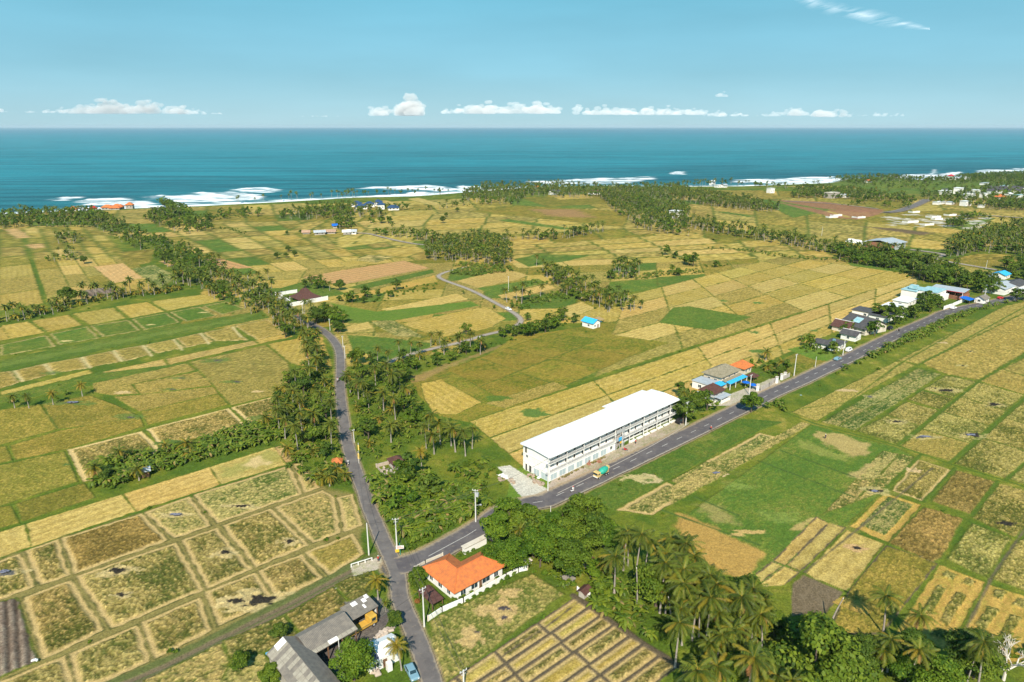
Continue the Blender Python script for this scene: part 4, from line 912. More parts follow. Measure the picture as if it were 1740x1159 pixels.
# near prototypes are (Empty > trunk, crown) trees; middle ones are single meshes; far ones go into one mesh per kind
class Kind:
    def __init__(s, name, cat, geo, nvar, tm, cm, parts, n0, nmax=300):
        s.name, s.cat, s.geo, s.nv, s.tm, s.cm, s.parts, s.n0, s.nmax = name, cat, geo, nvar, tm, cm, parts, n0, nmax
        s.items = []
    def put(s, X, Y, label, group, sc=1.0, rz=None, var=None, force=False, cm=0):
        s.items.append([X, Y, label, group, sc, rnd.uniform(0, 6.28) if rz is None else rz, rnd.randrange(s.nv) if var is None else var, force, cm])
    def finish(s):
        its = sorted(s.items, key=lambda a: (not a[7], math.hypot(a[0], a[1]) / a[4]))
        def vis(a):
            px, py = PX(a[0], a[1], 4); return -90 < px < 1830 and py < 1330
        its = [a for a in its if vis(a)]
        nt_ = len(s.cm); ind = its[:s.nmax]; rest = its[s.nmax:]
        pro = {}
        for k, (X, Y, lb, gp, sc, rz, v, fo, cm) in enumerate(ind):
            lod = 0 if k < s.n0 else 1; full = lod == 0
            z = max(-.5, land_z(X, Y)) - .1
            key = (v, lod, cm)
            if key not in pro:
                a, b = s.geo[0](v, lod)
                if full:
                    r = empty(s.name, (0, 0, 0)); a.build(s.parts[0], [s.tm], r, smooth=True); b.build(s.parts[1], s.cm[cm], r)
                else:
                    tb = TB(); tb.V = a.V + b.V; na = a.n; tb.F = a.F + [f + na for f in b.F]; tb.mi = [m_ + len(s.cm[cm]) for m_ in a.mi] + b.mi; tb.var = a.var + b.var
                    r = tb.build(s.name, s.cm[cm] + [s.tm])
                pro[key] = r; o = r
            else: o = copy_tree(pro[key])
            o.location = (X, Y, z); o.rotation_euler = (0, 0, rz); o.scale = (sc, sc, sc); tag(o, lb, s.cat, gp)
        if rest:
            n = 0; VV = []; FF = []; MM = []; WW = []; geos = {}
            for (X, Y, lb, gp, sc, rz, v, fo, cm) in rest:
                far = math.hypot(X, Y) > 620; key = (v, far)
                if key not in geos:
                    a, b = s.geo[0](v, 2 if far else 1); A = a.arrays(); B = b.arrays()
                    geos[key] = (np.concatenate([A[0], B[0]]), np.concatenate([A[1], B[1] + len(A[0])]), np.concatenate([np.zeros(len(A[1]), int) - 1, B[2]]), np.concatenate([A[3], B[3]]))
                V, Fq, mi, var = geos[key]; c, s_ = math.cos(rz) * sc, math.sin(rz) * sc
                W = np.empty_like(V); W[:, 0] = V[:, 0] * c - V[:, 1] * s_ + X; W[:, 1] = V[:, 0] * s_ + V[:, 1] * c + Y; W[:, 2] = V[:, 2] * sc + max(-.5, land_z(X, Y)) - .1
                VV.append(W); FF.append(Fq + n); n += len(V); base = sum(len(q) for q in s.cm[:cm]) + 1
                MM.append(np.where(mi < 0, 0, mi + base)); WW.append((var + rnd.random()) % 1)
            allm = [s.tm] + [m_ for q in s.cm for m_ in q]
            o = mesh_obj(s.name + '_wood', np.concatenate(VV), np.concatenate(FF), mats=allm, midx=np.concatenate(MM))
            a = o.data.attributes.new('var', 'FLOAT', 'POINT'); a.data.foreach_set('value', np.concatenate(WW).astype(np.float32))
            tag(o, 'far belts of ' + s.cat + 's between the fields and along the coast', s.cat, None, 'stuff')
        print(s.name, len(ind), len(rest))
PALM = Kind('coconut_palm', 'palm', [lambda v, l: palm_geo(v + 10, l, H=[11, 12.5, 10, 11.5, 7, 8.5][v], L=[3.9, 4.0, 3.7, 3.9, 3.4, 3.6][v], yellow=[.05, .15, .08, .2, .1, .3][v])], 6, M['ptrunk'], [PM, [M['frond_y'], M['frond_y'], M['frond_dry']]], ('trunk', 'crown'), 150)
SPALM = Kind('young_palm', 'palm', [lambda v, l: palm_geo(v + 40, l, H=[3.2, 4.5, 2.4][v], L=3.4, yellow=[.5, .35, .7][v])], 3, M['ptrunk'], [PM], ('trunk', 'crown'), 60)
TREE = Kind('leafy_tree', 'tree', [lambda v, l: tree_geo(v + 70, l, H=[9, 8, 10.5, 7][v], R_=[4.4, 3.8, 4.6, 3.6][v])], 4, M['bark'], [[M['leaf']], [M['leaf_l']], [M['leaf_d']]], ('trunk', 'crown'), 70)
BAN = Kind('banana_plant', 'banana plant', [lambda v, l: banana_geo(v + 90, l)], 5, M['bstem'], [[M['banana'], M['bdry']]], ('stem', 'leaves'), 200)
BUSH = Kind('shrub', 'shrub', [lambda v, l: bush_geo(v + 120, l)], 4, M['bark'], [[M['leaf']], [M['leaf_l']], [M['leaf_d']], [M['flower']]], ('stem', 'foliage'), 120)
KD = dict(p=PALM, s=SPALM, t=TREE, b=BAN, u=BUSH)
WORDS = dict(p='coconut palm', s='young low palm', t='leafy tree', b='banana plant', u='green shrub')
ROADS = [(R1, 2.6), (R2, 4.6), (LN, 2.2)]
KEEP = []       # discs (x, y, r) that stay free of plants: houses and yards
def free(x, y, pad=0):
    for pl, w_ in ROADS:
        for i in range(0, len(pl) - 1, 2):
            a = pl[i]; b = pl[min(i + 2, len(pl) - 1)]
            if abs(a[0] - x) + abs(a[1] - y) < 30:
                if segdist(*a, *b, np.array([x]), np.array([y]))[0] < w_ + pad: return False
    return all((x - a)**2 + (y - b)**2 > (r + pad)**2 for a, b, r in KEEP)
def grow(pts, mix, sp, where, g=None, jit=.45, sc=(.65, 1.0), col=None, pads=None):
    """scatter kinds over a polygon (pixels); mix = {kind letter: share}; sp = spacing in metres; where = words for the labels"""
    pl = g if g is not None else g_poly(pts); xs = [p[0] for p in pl]; ys = [p[1] for p in pl]; ks = list(mix); ws = [mix[k] for k in ks]
    y = min(ys); row = 0
    while y < max(ys):
        x = min(xs) + (row % 2) * sp * .5
        while x < max(xs):
            X = x + rnd.uniform(-jit, jit) * sp; Y = y + rnd.uniform(-jit, jit) * sp; x += sp
            if not bool(inside(pl, np.array([X]), np.array([Y]))[0]): continue
            k = rnd.choices(ks, ws)[0]
            if k == '-' or not free(X, Y, 1.2 if k in 't' else .3): continue
            cm = 0
            if k == 't': cm = rnd.choices((0, 1, 2), col or (5, 2, 3))[0]
            if k == 'u': cm = rnd.choices((0, 1, 2), (4, 4, 2))[0]
            KD[k].put(X, Y, WORDS[k] + ' ' + where, WORDS[k] + 's ' + where, rnd.uniform(*sc), cm=cm)
        y += sp * .87; row += 1
def belt(pts, hw, mix, sp, where, **k):
    c = resample(g_poly(pts), 12); N = normals(c)
    hws = hw if isinstance(hw, tuple) else (hw, hw); n = len(c)
    L = [(p[0] + q[0] * (hws[0] + (hws[1] - hws[0]) * i / n), p[1] + q[1] * (hws[0] + (hws[1] - hws[0]) * i / n)) for i, (p, q) in enumerate(zip(c, N))]
    Rr = [(p[0] - q[0] * (hws[0] + (hws[1] - hws[0]) * i / n), p[1] - q[1] * (hws[0] + (hws[1] - hws[0]) * i / n)) for i, (p, q) in enumerate(zip(c, N))]
    grow(None, mix, sp, where, g=L + Rr[::-1], **k)
for x, y, r in ((795,962,11),(740,985,7),(665,795,7),(515,500,11),(1004,550,7),(1030,760,6),(1225,655,16),(1245,640,9),(1272,635,7),(1200,680,8),(1415,578,9),(1440,575,9),(1460,545,12),(1480,560,10),(1520,525,12),
                (1575,500,14),(1610,495,12),(1655,515,8),(600,1060,16),(640,1080,12),(520,1110,14),(560,1150,14),(640,1110,10),(650,1125,8),(574,787,3.0),(900,800,9),(700,1150,3),(560,1060,13),(640,1045,10),(665,1075,8)):
    gx, gy = G(x, y); KEEP.append((gx, gy, r))
# --- the palms one can single out: crown centre in the photograph and height in metres
def palm_at(fn, x, y, h, label, group=None, var=None, yellow=0, rz=None):
    p = fn(x, y)[0]; X, Y = G(p[0], p[1], h); v = (rnd.choice((0,1,2,3)) if h > 8.5 else rnd.choice((2,4,5))) if var is None else var; base = [11, 12.5, 10, 11.5, 7, 8.5][v]
    PALM.put(X, Y, label, group, h / base, var=v, force=True, cm=yellow, rz=rz)
palm_at(F_, 318, 690, 9.5, 'tall coconut palm with pale trunk leaning out from the bananas by the narrow road')
palm_at(F_, 768, 828, 5.5, 'short coconut palm with yellow drooping fronds behind the walled family temple', yellow=1, var=4)
palm_at(F_, 617, 700, 6.5, 'solitary palm standing free above the thicket north of the walled family temple', var=4)
palm_at(J_, 812, 480, 5.5, 'yellow fronded coconut palm on the corner opposite the orange roofed house', yellow=1, var=4)
palm_at(J_, 868, 630, 2.6, 'low dark palm at the end of the grey shed roof by the road', var=4)
palm_at(J_, 965, 915, 6.0, 'bright yellow coconut palm leaning over the white roofed house by the road', yellow=1, var=5)
palm_at(I_, 152, 160, 6, 'slender fan palm with thin trunk in front of the broad trees near the orange house', var=5)
palm_at(H_, 880, 690, 9.5, 'lone leaning coconut palm over the brown olive plot, bottom right'); palm_at(H_, 1030, 800, 7.5, 'smaller coconut palm at the edge of the plots cut in straw strips', var=5)
for x, y in ((800,320),(945,190),(1000,230),(1110,390),(1225,400),(1490,520),(1635,620),(1210,790),(1365,1100),(1155,200),(1290,250),(1400,440),(1560,560),(1690,980),(1500,700),(860,180),(1330,330),(1420,620),(1260,500),(1580,800),(1480,1050)):
    palm_at(I_, x, y, rnd.uniform(9.5, 12.5), 'tall coconut palm in the dense grove below the green field', 'tall coconut palms in the grove below the green field')
palm_at(I_, 1365, 640, 9.5, 'largest spreading coconut palm in front of the grove below the green field', var=1)
for x, y in ((75,690),(200,800),(110,1010),(900,920),(30,850),(260,1120),(1310,930),(330,1150),(160,1130)):
    palm_at(H_, x, y, rnd.uniform(7, 9), 'coconut palm at the lower edge of the grove', 'coconut palms at the lower edge of the grove')
for x, y in ((250,370),(210,330),(145,440),(200,290),(130,530),(170,560),(90,670),(175,640),(320,580),(70,560),(255,310),(215,420),(110,600),(150,700),(240,640),(280,540),(60,620)):
    palm_at(F_, x, y, rnd.uniform(7.5, 9.5), 'coconut palm in the grove left of the narrow road', 'coconut palms in the grove left of the narrow road')
for x, y in ((415,455),(455,480),(485,490),(625,450),(580,540),(660,440),(600,400),(700,520),(540,420)):
    palm_at(F_, x, y, rnd.uniform(7, 9), 'slim coconut palm right of the narrow road', 'slim coconut palms right of the narrow road')
for x, y in ((815,250),(765,300),(660,290),(880,290),(960,260),(1060,280),(1425,165),(1480,130),(715,290),(605,340),(550,320),(860,250),(1010,250)):
    palm_at(F_, x, y, rnd.uniform(6, 8), 'coconut palm beside the curving pale lane', 'coconut palms beside the curving pale lane')
for x, y in ((860,690),(915,700),(935,720),(985,730),(800,650),(830,740),(790,700)):
    palm_at(F_, x, y, rnd.uniform(7.5, 9), 'coconut palm in the row at the straw field corner', 'coconut palms in the row at the straw field corner')
for x, y in ((990,820),(1040,870)): palm_at(D_, x, y, 8.5, 'tall lone palm between the straw fields beyond the lane', 'tall lone palms between the straw fields')
for x, y in ((60,560),(130,560),(250,545),(395,505)): palm_at(B_, x, y, 5, 'small palm on the green bank at the left edge', 'small palms on the green bank at the left edge', yellow=1 if x > 200 else 0, var=4)
for x, y in ((1275,905),(1318,895),(1080,820),(1050,810)): palm_at(N_, x, y, 7, 'pair of palms in the open fields beyond the belt', 'palms in the open fields beyond the belt', var=5)
# --- single trees
def tree_at(fn, x, y, sc, label, cm=0, group=None, var=None, kind=None):
    p = fn(x, y)[0]; X, Y = G(p[0], p[1]); (kind or TREE).put(X, Y, label, group, sc, var=var, force=True, cm=cm)
tree_at(F_, 455, 405, .95, 'round dark tree beside the bend of the narrow road', 0, var=1); tree_at(F_, 255, 205, .9, 'dark tree overhanging the narrow road by the walled pavilion', 2); tree_at(F_, 360, 250, .85, 'dark tree right of the narrow road below the pavilion', 2)
tree_at(J_, 1090, 500, .55, 'small round tree at the corner of the orange house', 0, var=3); tree_at(J_, 665, 1150, .85, 'light green tree in front of the grey shed yard', 1, var=2); tree_at(J_, 130, 1170, .6, 'leafy tree beside the gable of the long grey shed', 0)
tree_at(J_, 930, 800, .55, 'low dark tree at the roadside behind the stone blocks', 2, var=3); tree_at(J_, 180, 880, .5, 'dark bush like tree behind the grey sheds', 2, var=3); tree_at(A_, 1190, 1100, .55, 'leafy tree on the bank left of the grey sheds', 0, var=3)
tree_at(R_, 395, 640, .95, 'yellowish green tree leaning over the main road', 1, var=1); tree_at(R_, 530, 460, .55, 'dark conical tree behind the villa garden wall', 2, var=3); tree_at(R_, 60, 660, .8, 'leafy tree at the end of the white building', 2); tree_at(R_, 110, 640, .8, 'dense green tree beside the brown hip roof', 0)
for x, y, s_, c in ((30,190,1.25,1),(100,90,1.1,1),(230,130,1.2,0),(380,170,1.15,1),(470,230,1.2,0),(590,150,1.3,0),(640,190,1.25,2),(300,330,1.0,1),(130,360,.9,1),(520,110,1.0,2),(250,260,1.15,1),(420,330,1.1,1),(690,170,1.1,2),(560,300,1.0,0),(20,330,.85,1),(720,210,.9,1)):
    tree_at(I_, x, y + 75, s_ * .92, 'broad leafy tree between the road junction and the palm grove', c, 'broad leafy trees between the road junction and the palm grove')
tree_at(H_, 440, 1235, 1.65, 'huge round bright green tree crown at the lower right', 0, var=0); tree_at(H_, 250, 905, .8, 'olive green tree at the corner of the dark soil plot', 0); tree_at(H_, 745, 1060, .9, 'dark round tree below the leaning palm', 2, var=3)
tree_at(H_, 990, 1060, 1.0, 'dark green tree below the plots cut in strips', 2, var=3); tree_at(H_, 960, 1175, .9, 'bright round tree at the bottom edge', 1, var=3); tree_at(H_, 30, 1180, 1.0, 'leafy tree among the palms at the bottom edge', 0)
tree_at(N_, 345, 1065, 1.3, 'large dome shaped tree in the palm row at the left', 0, var=1); tree_at(N_, 415, 865, .9, 'small dark tree on the field bank at the left', 2, var=3)
for x, y in ((228,665),(545,635),(530,665),(600,610)): tree_at(D_, x, y, .75, 'round tree standing alone in the straw fields near the coast', 2, 'lone round trees in the straw fields')
for x, y in ((1420,805),(1480,715),(1415,722),(1365,840),(1410,835),(1450,830)): tree_at(N_, x, y, .5, 'small lone tree on a field bank beyond the belt', 2, 'small lone trees on field banks')
for x, y in ((25,975),(140,1060),(20,1050),(70,1055)): tree_at(D_, x, y, .5, 'rounded tree at the edge of the scrub beyond the pavilion', 2, 'rounded trees beyond the pavilion')
# --- belts, rows and thickets
MIXP = dict(p=6, t=2); MIXT = dict(t=6, p=2)
grow(P_(-60,364, 160,360, 185,372, 160,388, 60,386, -60,390), dict(t=5, p=2, u=1), 8, 'in the coastal wood at the left', sc=(.6,.95))
belt(P_(165,372, 230,405, 300,435, 345,468), (14,17), dict(t=5, p=3, u=3), 7, 'in the diagonal belt', sc=(.5,.85))
belt(P_(340,470, 400,500, 450,520, 500,545, 528,572), (18,11), dict(p=7, t=1, u=1, s=1), 5.6, 'in the lower diagonal belt', sc=(.55,.85))
belt(P_(300,480, 345,478), 10, dict(p=4,t=1), 6, 'in the diagonal belt')
belt(P_(-20,548, 60,538, 120,520, 180,508, 240,500, 310,492), (6,9), dict(s=5, p=3, u=2), 4.2, 'in the row beyond the left paddies', sc=(.55,.85))
grow(N_(710,640, 800,600, 900,600, 990,650, 1060,700, 900,720, 790,690), dict(t=6,p=1,u=2), 7.5, 'in the copse behind the beach', sc=(.6,.95))
grow(N_(780,565,830,560,900,600,830,605), dict(t=1), 8, 'at the beach road'); grow(N_(1000,640,1150,610,1290,620,1290,640,1160,640,1020,665), dict(t=3,u=2), 8, 'in the hedge near the coast')
grow(N_(275,745, 310,715, 420,740, 390,765, 290,775), dict(p=3,t=2,u=2), 6, 'in a clump in the left fields', sc=(.45,.75)); grow(N_(235,850, 310,810, 385,820, 380,850, 260,862), dict(p=3,t=2,u=2), 6, 'in a second clump in the left fields', sc=(.45,.75))
belt(N_(1060,690,1170,700,1200,720), 5, dict(u=1), 6, 'near the coastal copse'); 
grow(D_(445,775, 640,745, 740,735, 800,765, 870,800, 870,870, 780,885, 700,860, 600,855, 445,850), dict(p=8,t=1), 6, 'in the grove beside the lane bend', sc=(.6,.9))
grow(D_(600,860, 860,880, 880,900, 700,925, 560,920), dict(b=5,u=3), 3.2, 'in the plot at the lane bend')
belt(D_(740,765, 900,745, 1100,738, 1310,700), (8,8), dict(p=5,t=4), 6.5, 'in the hedge between the straw fields', sc=(.6,.9)); belt(D_(220,715,440,745,480,760), 9, dict(t=5,p=3,u=2), 7, 'by the far lane')
belt(P_(935,462, 965,482, 1003,505, 1040,518, 1056,530), (8,14), dict(p=8,t=1,u=2), 5.4, 'in the central palm belt', sc=(.55,.85)); belt(D_(1330,935,1480,935,1600,915,1738,905,1800,900), 7, dict(b=6,t=.6,u=3), 3.6, 'in the banana strip', sc=(.5,.9)); grow(P_(1035,468, 1050,455, 1085,455, 1090,468, 1060,474), dict(p=6,u=1), 5, 'in the small clump of low palms', sc=(.6,.8))
belt(D_(1000,900,1090,920,1060,960,930,960), 5, dict(b=3,u=4), 4, 'between the small straw plots'); belt(D_(830,1060, 1000,1040, 1150,1000), 6, dict(u=5,b=2,p=1), 4.2, 'between the small straw plots')
grow(D_(850,1060,1150,1000,1200,1040,1050,1060,900,1110), dict(u=3,b=1), 4.5, 'between the small straw plots')
belt(E_(60,670, 300,715, 550,755, 800,800, 1000,825, 1200,860, 1330,900), (17,16), dict(p=8,t=3,u=2), 6.4, 'in the long palm belt', sc=(.6,.95)); belt(E_(180,790,380,800,560,830,760,845,1000,870,1200,930), 6, dict(u=5,b=3), 5, 'at the foot of the long palm belt')
grow(E_(820,800, 1200,860, 1440,930, 1430,985, 1300,960, 1210,950, 1150,900, 830,860), dict(t=6,p=1), 7, 'in the wood above the villas')
belt(E_(60,860,120,880,200,880,290,870), 4, dict(u=3,t=1), 5, 'on the bank in the straw field'); belt(E_(-60,810,-20,830,60,850,140,850),4, dict(u=2,t=1), 6, 'on the bank in the straw field'); tree_at(E_, 35, 925, .8, 'dense bush like tree in the straw field corner', 0)
grow(E_(0,500, 160,520, 330,545, 540,600, 480,612, 330,600, 150,575, 0,545), dict(p=7,t=3), 7, 'in the upper palm wood', sc=(.6,.95)); grow(D_(1300,530, 1500,545, 1738,600, 1738,735, 1600,715, 1480,690, 1420,640, 1340,580), dict(p=6,t=4), 8.5, 'in the middle palm wood', sc=(.6,.95))
grow(E_(0,545,80,590,60,660,0,650), dict(p=6,t=3), 7, 'in the middle palm wood', sc=(.6,.95)); grow(D_(620,520, 740,480, 900,480, 1100,478, 1300,490, 1738,485, 1738,545, 1500,560, 1330,560, 1290,540, 1200,545, 1080,540, 950,530, 900,575, 740,575, 620,550), dict(p=7,t=4), 9.5, 'in the coastal palm wood', sc=(.6,.95))
belt(D_(0,535, 200,520, 400,520, 560,520), 8, dict(p=5,t=2), 11, 'along the shore'); belt(N_(1130,560,1300,550,1450,545,1738,520), 9, dict(p=6), 15, 'along the shore'); belt(D_(200,590,450,600,620,580,750,570), 9, dict(p=2,t=3,u=3), 9, 'behind the shore fields'); grow(N_(1350,640,1500,600,1738,580,1738,620,1550,650,1400,650), dict(t=4,p=3), 9, 'behind the shore')
grow(D_(0,600,200,610,250,640,60,640,0,690), dict(t=4,p=3), 9, 'behind the shore'); belt(D_(170,670,280,660), 8, dict(t=1), 7, 'in a clump near the coast'); grow(N_(1640,660,1738,650,1738,700,1660,700), dict(t=2,p=1), 8, 'by the far farmhouses')
grow(E_(590,520, 640,495, 850,500, 1000,520, 1210,545, 1180,560, 1000,560, 800,545, 600,545), dict(t=5,p=2), 9, 'on the slope near the headland')
belt(E_(0,480,150,475,300,470,500,490,600,505), 10, dict(p=5,t=3), 11, 'along the coast track'); grow(E_(780,445, 900,435, 1100,440, 1300,450, 1738,430, 1900,420, 1900,500, 1738,470, 1500,480, 1200,500, 900,485), dict(t=4,u=4,p=1), 10.5, 'in the headland scrub', sc=(.5,.9))
grow(E_(1400,430,1560,420,1738,415,1900,410,1900,450,1500,460), dict(t=5), 9, 'in the headland wood', sc=(.45,.75)); grow(E_(1200,510,1300,520,1700,470,1900,460,1900,640,1738,600,1600,600,1280,570,1240,545), dict(t=6,p=2), 14, 'among the far villas', sc=(.7,1.0))
grow(E_(1560,560,1738,560,1900,570,1900,620,1738,608,1540,596), dict(t=6,p=2), 9, 'below the far villas'); belt(E_(860,580,1000,570,1130,590,1180,560), 7, dict(u=3,t=2), 9, 'by the far plots'); belt(E_(1380,690,1460,640,1560,640), 10, dict(t=3,u=2), 9, 'by the spoil heaps')
grow(E_(1340,830, 1370,780, 1500,710, 1738,680, 1900,680, 1900,890, 1738,880, 1700,820, 1500,810, 1400,840), dict(p=6,t=4), 7, 'in the dark wood at the right'); grow(E_(1340,775,1450,755,1500,790,1500,805,1400,835), dict(p=5,t=1), 6, 'in the dark wood at the right')
grow(E_(1200,945, 1330,900, 1440,940, 1580,960, 1600,1010, 1560,1030, 1450,990, 1290,970), dict(t=6), 7, 'in the wood above the villas'); grow(E_(1600,880,1738,870,1900,900,1900,960,1738,950,1640,920), dict(t=5,p=1), 8, 'around the roofs at the right edge')
grow(E_(1700,930,1900,930,1900,1060,1738,1040), dict(t=4), 8, 'around the roofs at the right edge'); grow(R_(1690,90,1900,70,1900,130,1720,115), dict(t=2,u=3), 6, 'at the right end of the main road')
# along the main road, upper right
def mr(x, y): return (1350 + x / 4.4615, 460 + y / 4.4615)
def MR_(*c): return [mr(c[i], c[i+1]) for i in range(0, len(c), 2)]
belt(MR_(520,650, 620,600, 760,540, 900,490, 1040,425, 1180,350, 1300,300, 1440,255, 1560,230), 5.5, dict(b=6,u=2), 2.4, 'on the verge of the main road'); belt(R_(600,500,700,480,860,420,960,375), 2.5, dict(b=2,u=3), 3.4, 'on the verge of the main road'); grow(R_(450,590,560,580,575,640,480,620), dict(b=4,u=2), 2.6, 'on the corner of the green plot')
grow(MR_(30,520,110,480,160,500,250,600,330,640,240,650,20,600), dict(u=5,b=1,t=.3), 3.5, 'in the hedge around the lawn'); grow(MR_(560,380,640,330,760,330,860,300,960,330,900,400,820,400,740,470,640,500,560,500,500,440), dict(t=5,b=3,u=3), 4.5, 'in the gardens along the main road', sc=(.6,.9))
grow(MR_(820,300,900,230,1010,220,1120,260,1090,320,960,330), dict(t=5,u=2), 5, 'in the garden of the white villa', sc=(.6,.9)); grow(MR_(450,540,560,540,540,580,460,590), dict(u=3,b=1), 3, 'in the gardens along the main road'); grow(MR_(240,400,330,390,420,420,440,480,360,490,280,430), dict(t=2,u=2), 5, 'between the dark roofs', sc=(.5,.7))
grow(MR_(1280,60,1400,60,1540,130,1580,190,1450,170,1350,130), dict(t=5), 7, 'behind the blue tarpaulin')
# villa garden and white building's end
grow(R_(370,390,470,380,570,420,590,450,500,480,420,430), dict(u=5,t=.6,s=1), 3.2, 'in the villa garden', sc=(.6,1)); grow(R_(270,560,360,520,340,560,300,600), dict(u=3), 2.5, 'in front of the villa'); grow(R_(20,560,120,560,200,640,210,660,110,730,60,700,30,640), dict(t=2,b=4,p=1.5,u=2), 3.6, 'between the white building and the brown roof', sc=(.7,.95))
# left of the narrow road
grow(F_(60,560, 140,470, 190,400, 230,300, 290,400, 330,470, 350,560, 355,640, 365,760, 375,860, 330,870, 300,900, 250,900, 210,860, 140,800, 60,770, -30,740, -60,700, 20,640), dict(b=6,u=3,t=.7,s=.8), 3.0, 'in the thicket left of the narrow road', sc=(.6,.85))
grow(F_(230,890,320,920,420,960,420,1020,330,1010,240,940), dict(s=2,u=2,b=2), 3.2, 'beside the orange roofed shrine'); grow(F_(170,260,260,250,230,300,180,300), dict(s=2,t=1), 4, 'at the bend')
grow(F_(290,130,400,190,390,260,340,240,260,170), dict(t=2,u=1), 5, 'beside the road by the pavilion', sc=(.6,.8))
# right of the narrow road: thicket, bananas, the temple plot
grow(F_(400,590, 405,430, 520,400, 600,410, 700,440, 740,480, 760,570, 800,640, 860,690, 1010,790, 1030,830, 920,800, 800,770, 720,770, 680,840, 560,880, 480,870, 440,780, 420,700), dict(b=5,t=1.2,u=4,p=.4,s=.8), 3.3, 'in the thicket right of the narrow road', sc=(.55,.85))
grow(F_(600,390,720,380,800,380,900,330,1100,300,1180,290,1100,330,920,400,800,430,760,450,700,420,620,420), dict(t=3,u=3,b=1,s=1), 4, 'between the lane and the meadow', sc=(.5,.8)); belt(F_(1180,280,1300,250,1400,215,1500,190,1560,180), 6, dict(t=4,b=3,u=2), 4.5, 'between the lane and the blue roofed barn', sc=(.5,.75)); belt(F_(1090,235,1180,205,1240,180), 1.5, dict(t=1,s=1), 9, 'beside the lane', sc=(.4,.5))
belt(D_(590,960,700,1010,800,1050,900,1100,960,1150), 1.4, dict(t=1), 9, 'beside the lane', sc=(.28,.4)); belt(D_(540,985,640,1020,740,1060,830,1110), 1.4, dict(t=1,u=1), 9, 'beside the lane', sc=(.28,.4)); belt(F_(700,300,800,330,900,290,1100,235), 2, dict(s=2,t=1), 6, 'beside the lane', sc=(.5,.7))
grow(D_(0,1040,120,1020,330,980,500,960,500,1000,330,1020,230,1060,60,1060), dict(u=5,t=1), 5, 'in the scrub beyond the pavilion', sc=(.6,.9))
grow(T_(190,330, 420,350, 620,330, 760,300, 860,340, 900,380, 1000,400, 1240,500, 1390,560, 1420,740, 1380,780, 1200,850, 1000,930, 800,1010, 560,1060, 480,1020, 420,900, 340,760, 260,560), dict(b=9,u=1.5,t=.3), 2.5, 'in the banana plot between the two roads', sc=(.8,1.15))
belt(T_(560,1060,800,1010,1200,870), 2.0, dict(u=1), 2.2, 'on the bank of the banana plot', sc=(.6,.9)); belt(T_(230,480,330,700,430,960,470,1040), 1.6, dict(u=3,b=1), 2.2, 'on the bank of the banana plot', sc=(.6,.9))
grow(T_(1000,380,1230,420,1230,540,1060,560,1000,480), dict(u=1), 2.0, 'in the blossoming clump', sc=(.7,1)); 
grow(T_(1000,230,1200,110,1500,160,1540,260,1530,330,1480,420,1390,540,1240,400,1120,330), dict(u=5,b=1,t=.3), 3.2, 'in the overgrown plot behind the temple', sc=(.6,1.1))
grow(T_(620,230,760,200,860,280,700,340,620,330), dict(u=3,b=1), 3, 'beside the temple')
grow(T_(1380,540,1740,480,1740,640,1500,760,1420,700), dict(t=3,u=2), 5, 'at the edge of the junction trees', sc=(.7,1))
# banana strip on the left
grow(B_(470,905, 560,868, 700,850, 900,810, 1100,745, 1220,700, 1380,690, 1420,720, 1390,780, 1280,800, 1000,880, 780,940, 650,1000, 560,1030, 470,1010), dict(b=8,u=1,s=.5), 2.5, 'in the banana strip between the paddies', sc=(.75,1.05))
tree_at(B_, 530, 985, .6, 'dark tree at the end of the banana strip', 2, var=3)
belt(B_(20,600,200,580,330,560,430,525), 1.6, dict(u=3,b=1), 5, 'on the green bank at the left edge'); belt(B_(760,255,860,250,1060,190,1110,190), 1, dict(u=1), 9, 'on the green strip')
belt(B_(1440,850,1500,920,1600,960,1640,1000), 4, dict(b=2,u=3,s=1), 3, 'beside the orange roofed shrine')
# the grove below the green field
grow(I_(0,260, 60,170, 230,120, 520,160, 700,190, 760,270, 720,340, 640,420, 560,480, 420,500, 230,420, 60,330, 0,280), dict(t=5,u=3,b=.6), 5.6, 'between the junction and the palm grove', sc=(.7,1.0))
grow(I_(640,440, 760,390, 900,370, 1050,390, 1200,390, 1300,450, 1420,570, 1600,650, 1738,730, 1738,1159, 1300,1159, 1200,960, 1060,900, 960,830, 880,720, 700,640), dict(p=.9,b=5,t=1.1,u=3,s=1), 3.6, 'in the dense grove below the green field', sc=(.8,1.05))
grow(H_(0,690, 110,740, 300,810, 420,880, 560,930, 620,985, 760,1000, 1100,1000, 1250,1060, 1380,1120, 1420,1260, 0,1260), dict(t=4,p=2.2,b=2,u=3,s=1), 4.6, 'at the bottom right', sc=(.7,1.0))
grow(H_(1250,940,1330,880,1420,900,1614,960,1760,980,1760,1080,1300,1040), dict(u=5,s=1,b=1), 3, 'around the bare tree', sc=(.6,1.0)); grow(I_(640,640,900,780,960,860,900,880,760,760,640,680), dict(b=5,u=3), 2.6, 'at the edge of the mud bund plots')
grow(I_(230,400, 400,430, 560,420, 660,400, 760,560, 700,640, 620,590, 540,545, 470,560, 380,500, 300,440), dict(t=2,b=4,u=5,p=.6), 3.4, 'around the huts at the grove edge', sc=(.5,.85))
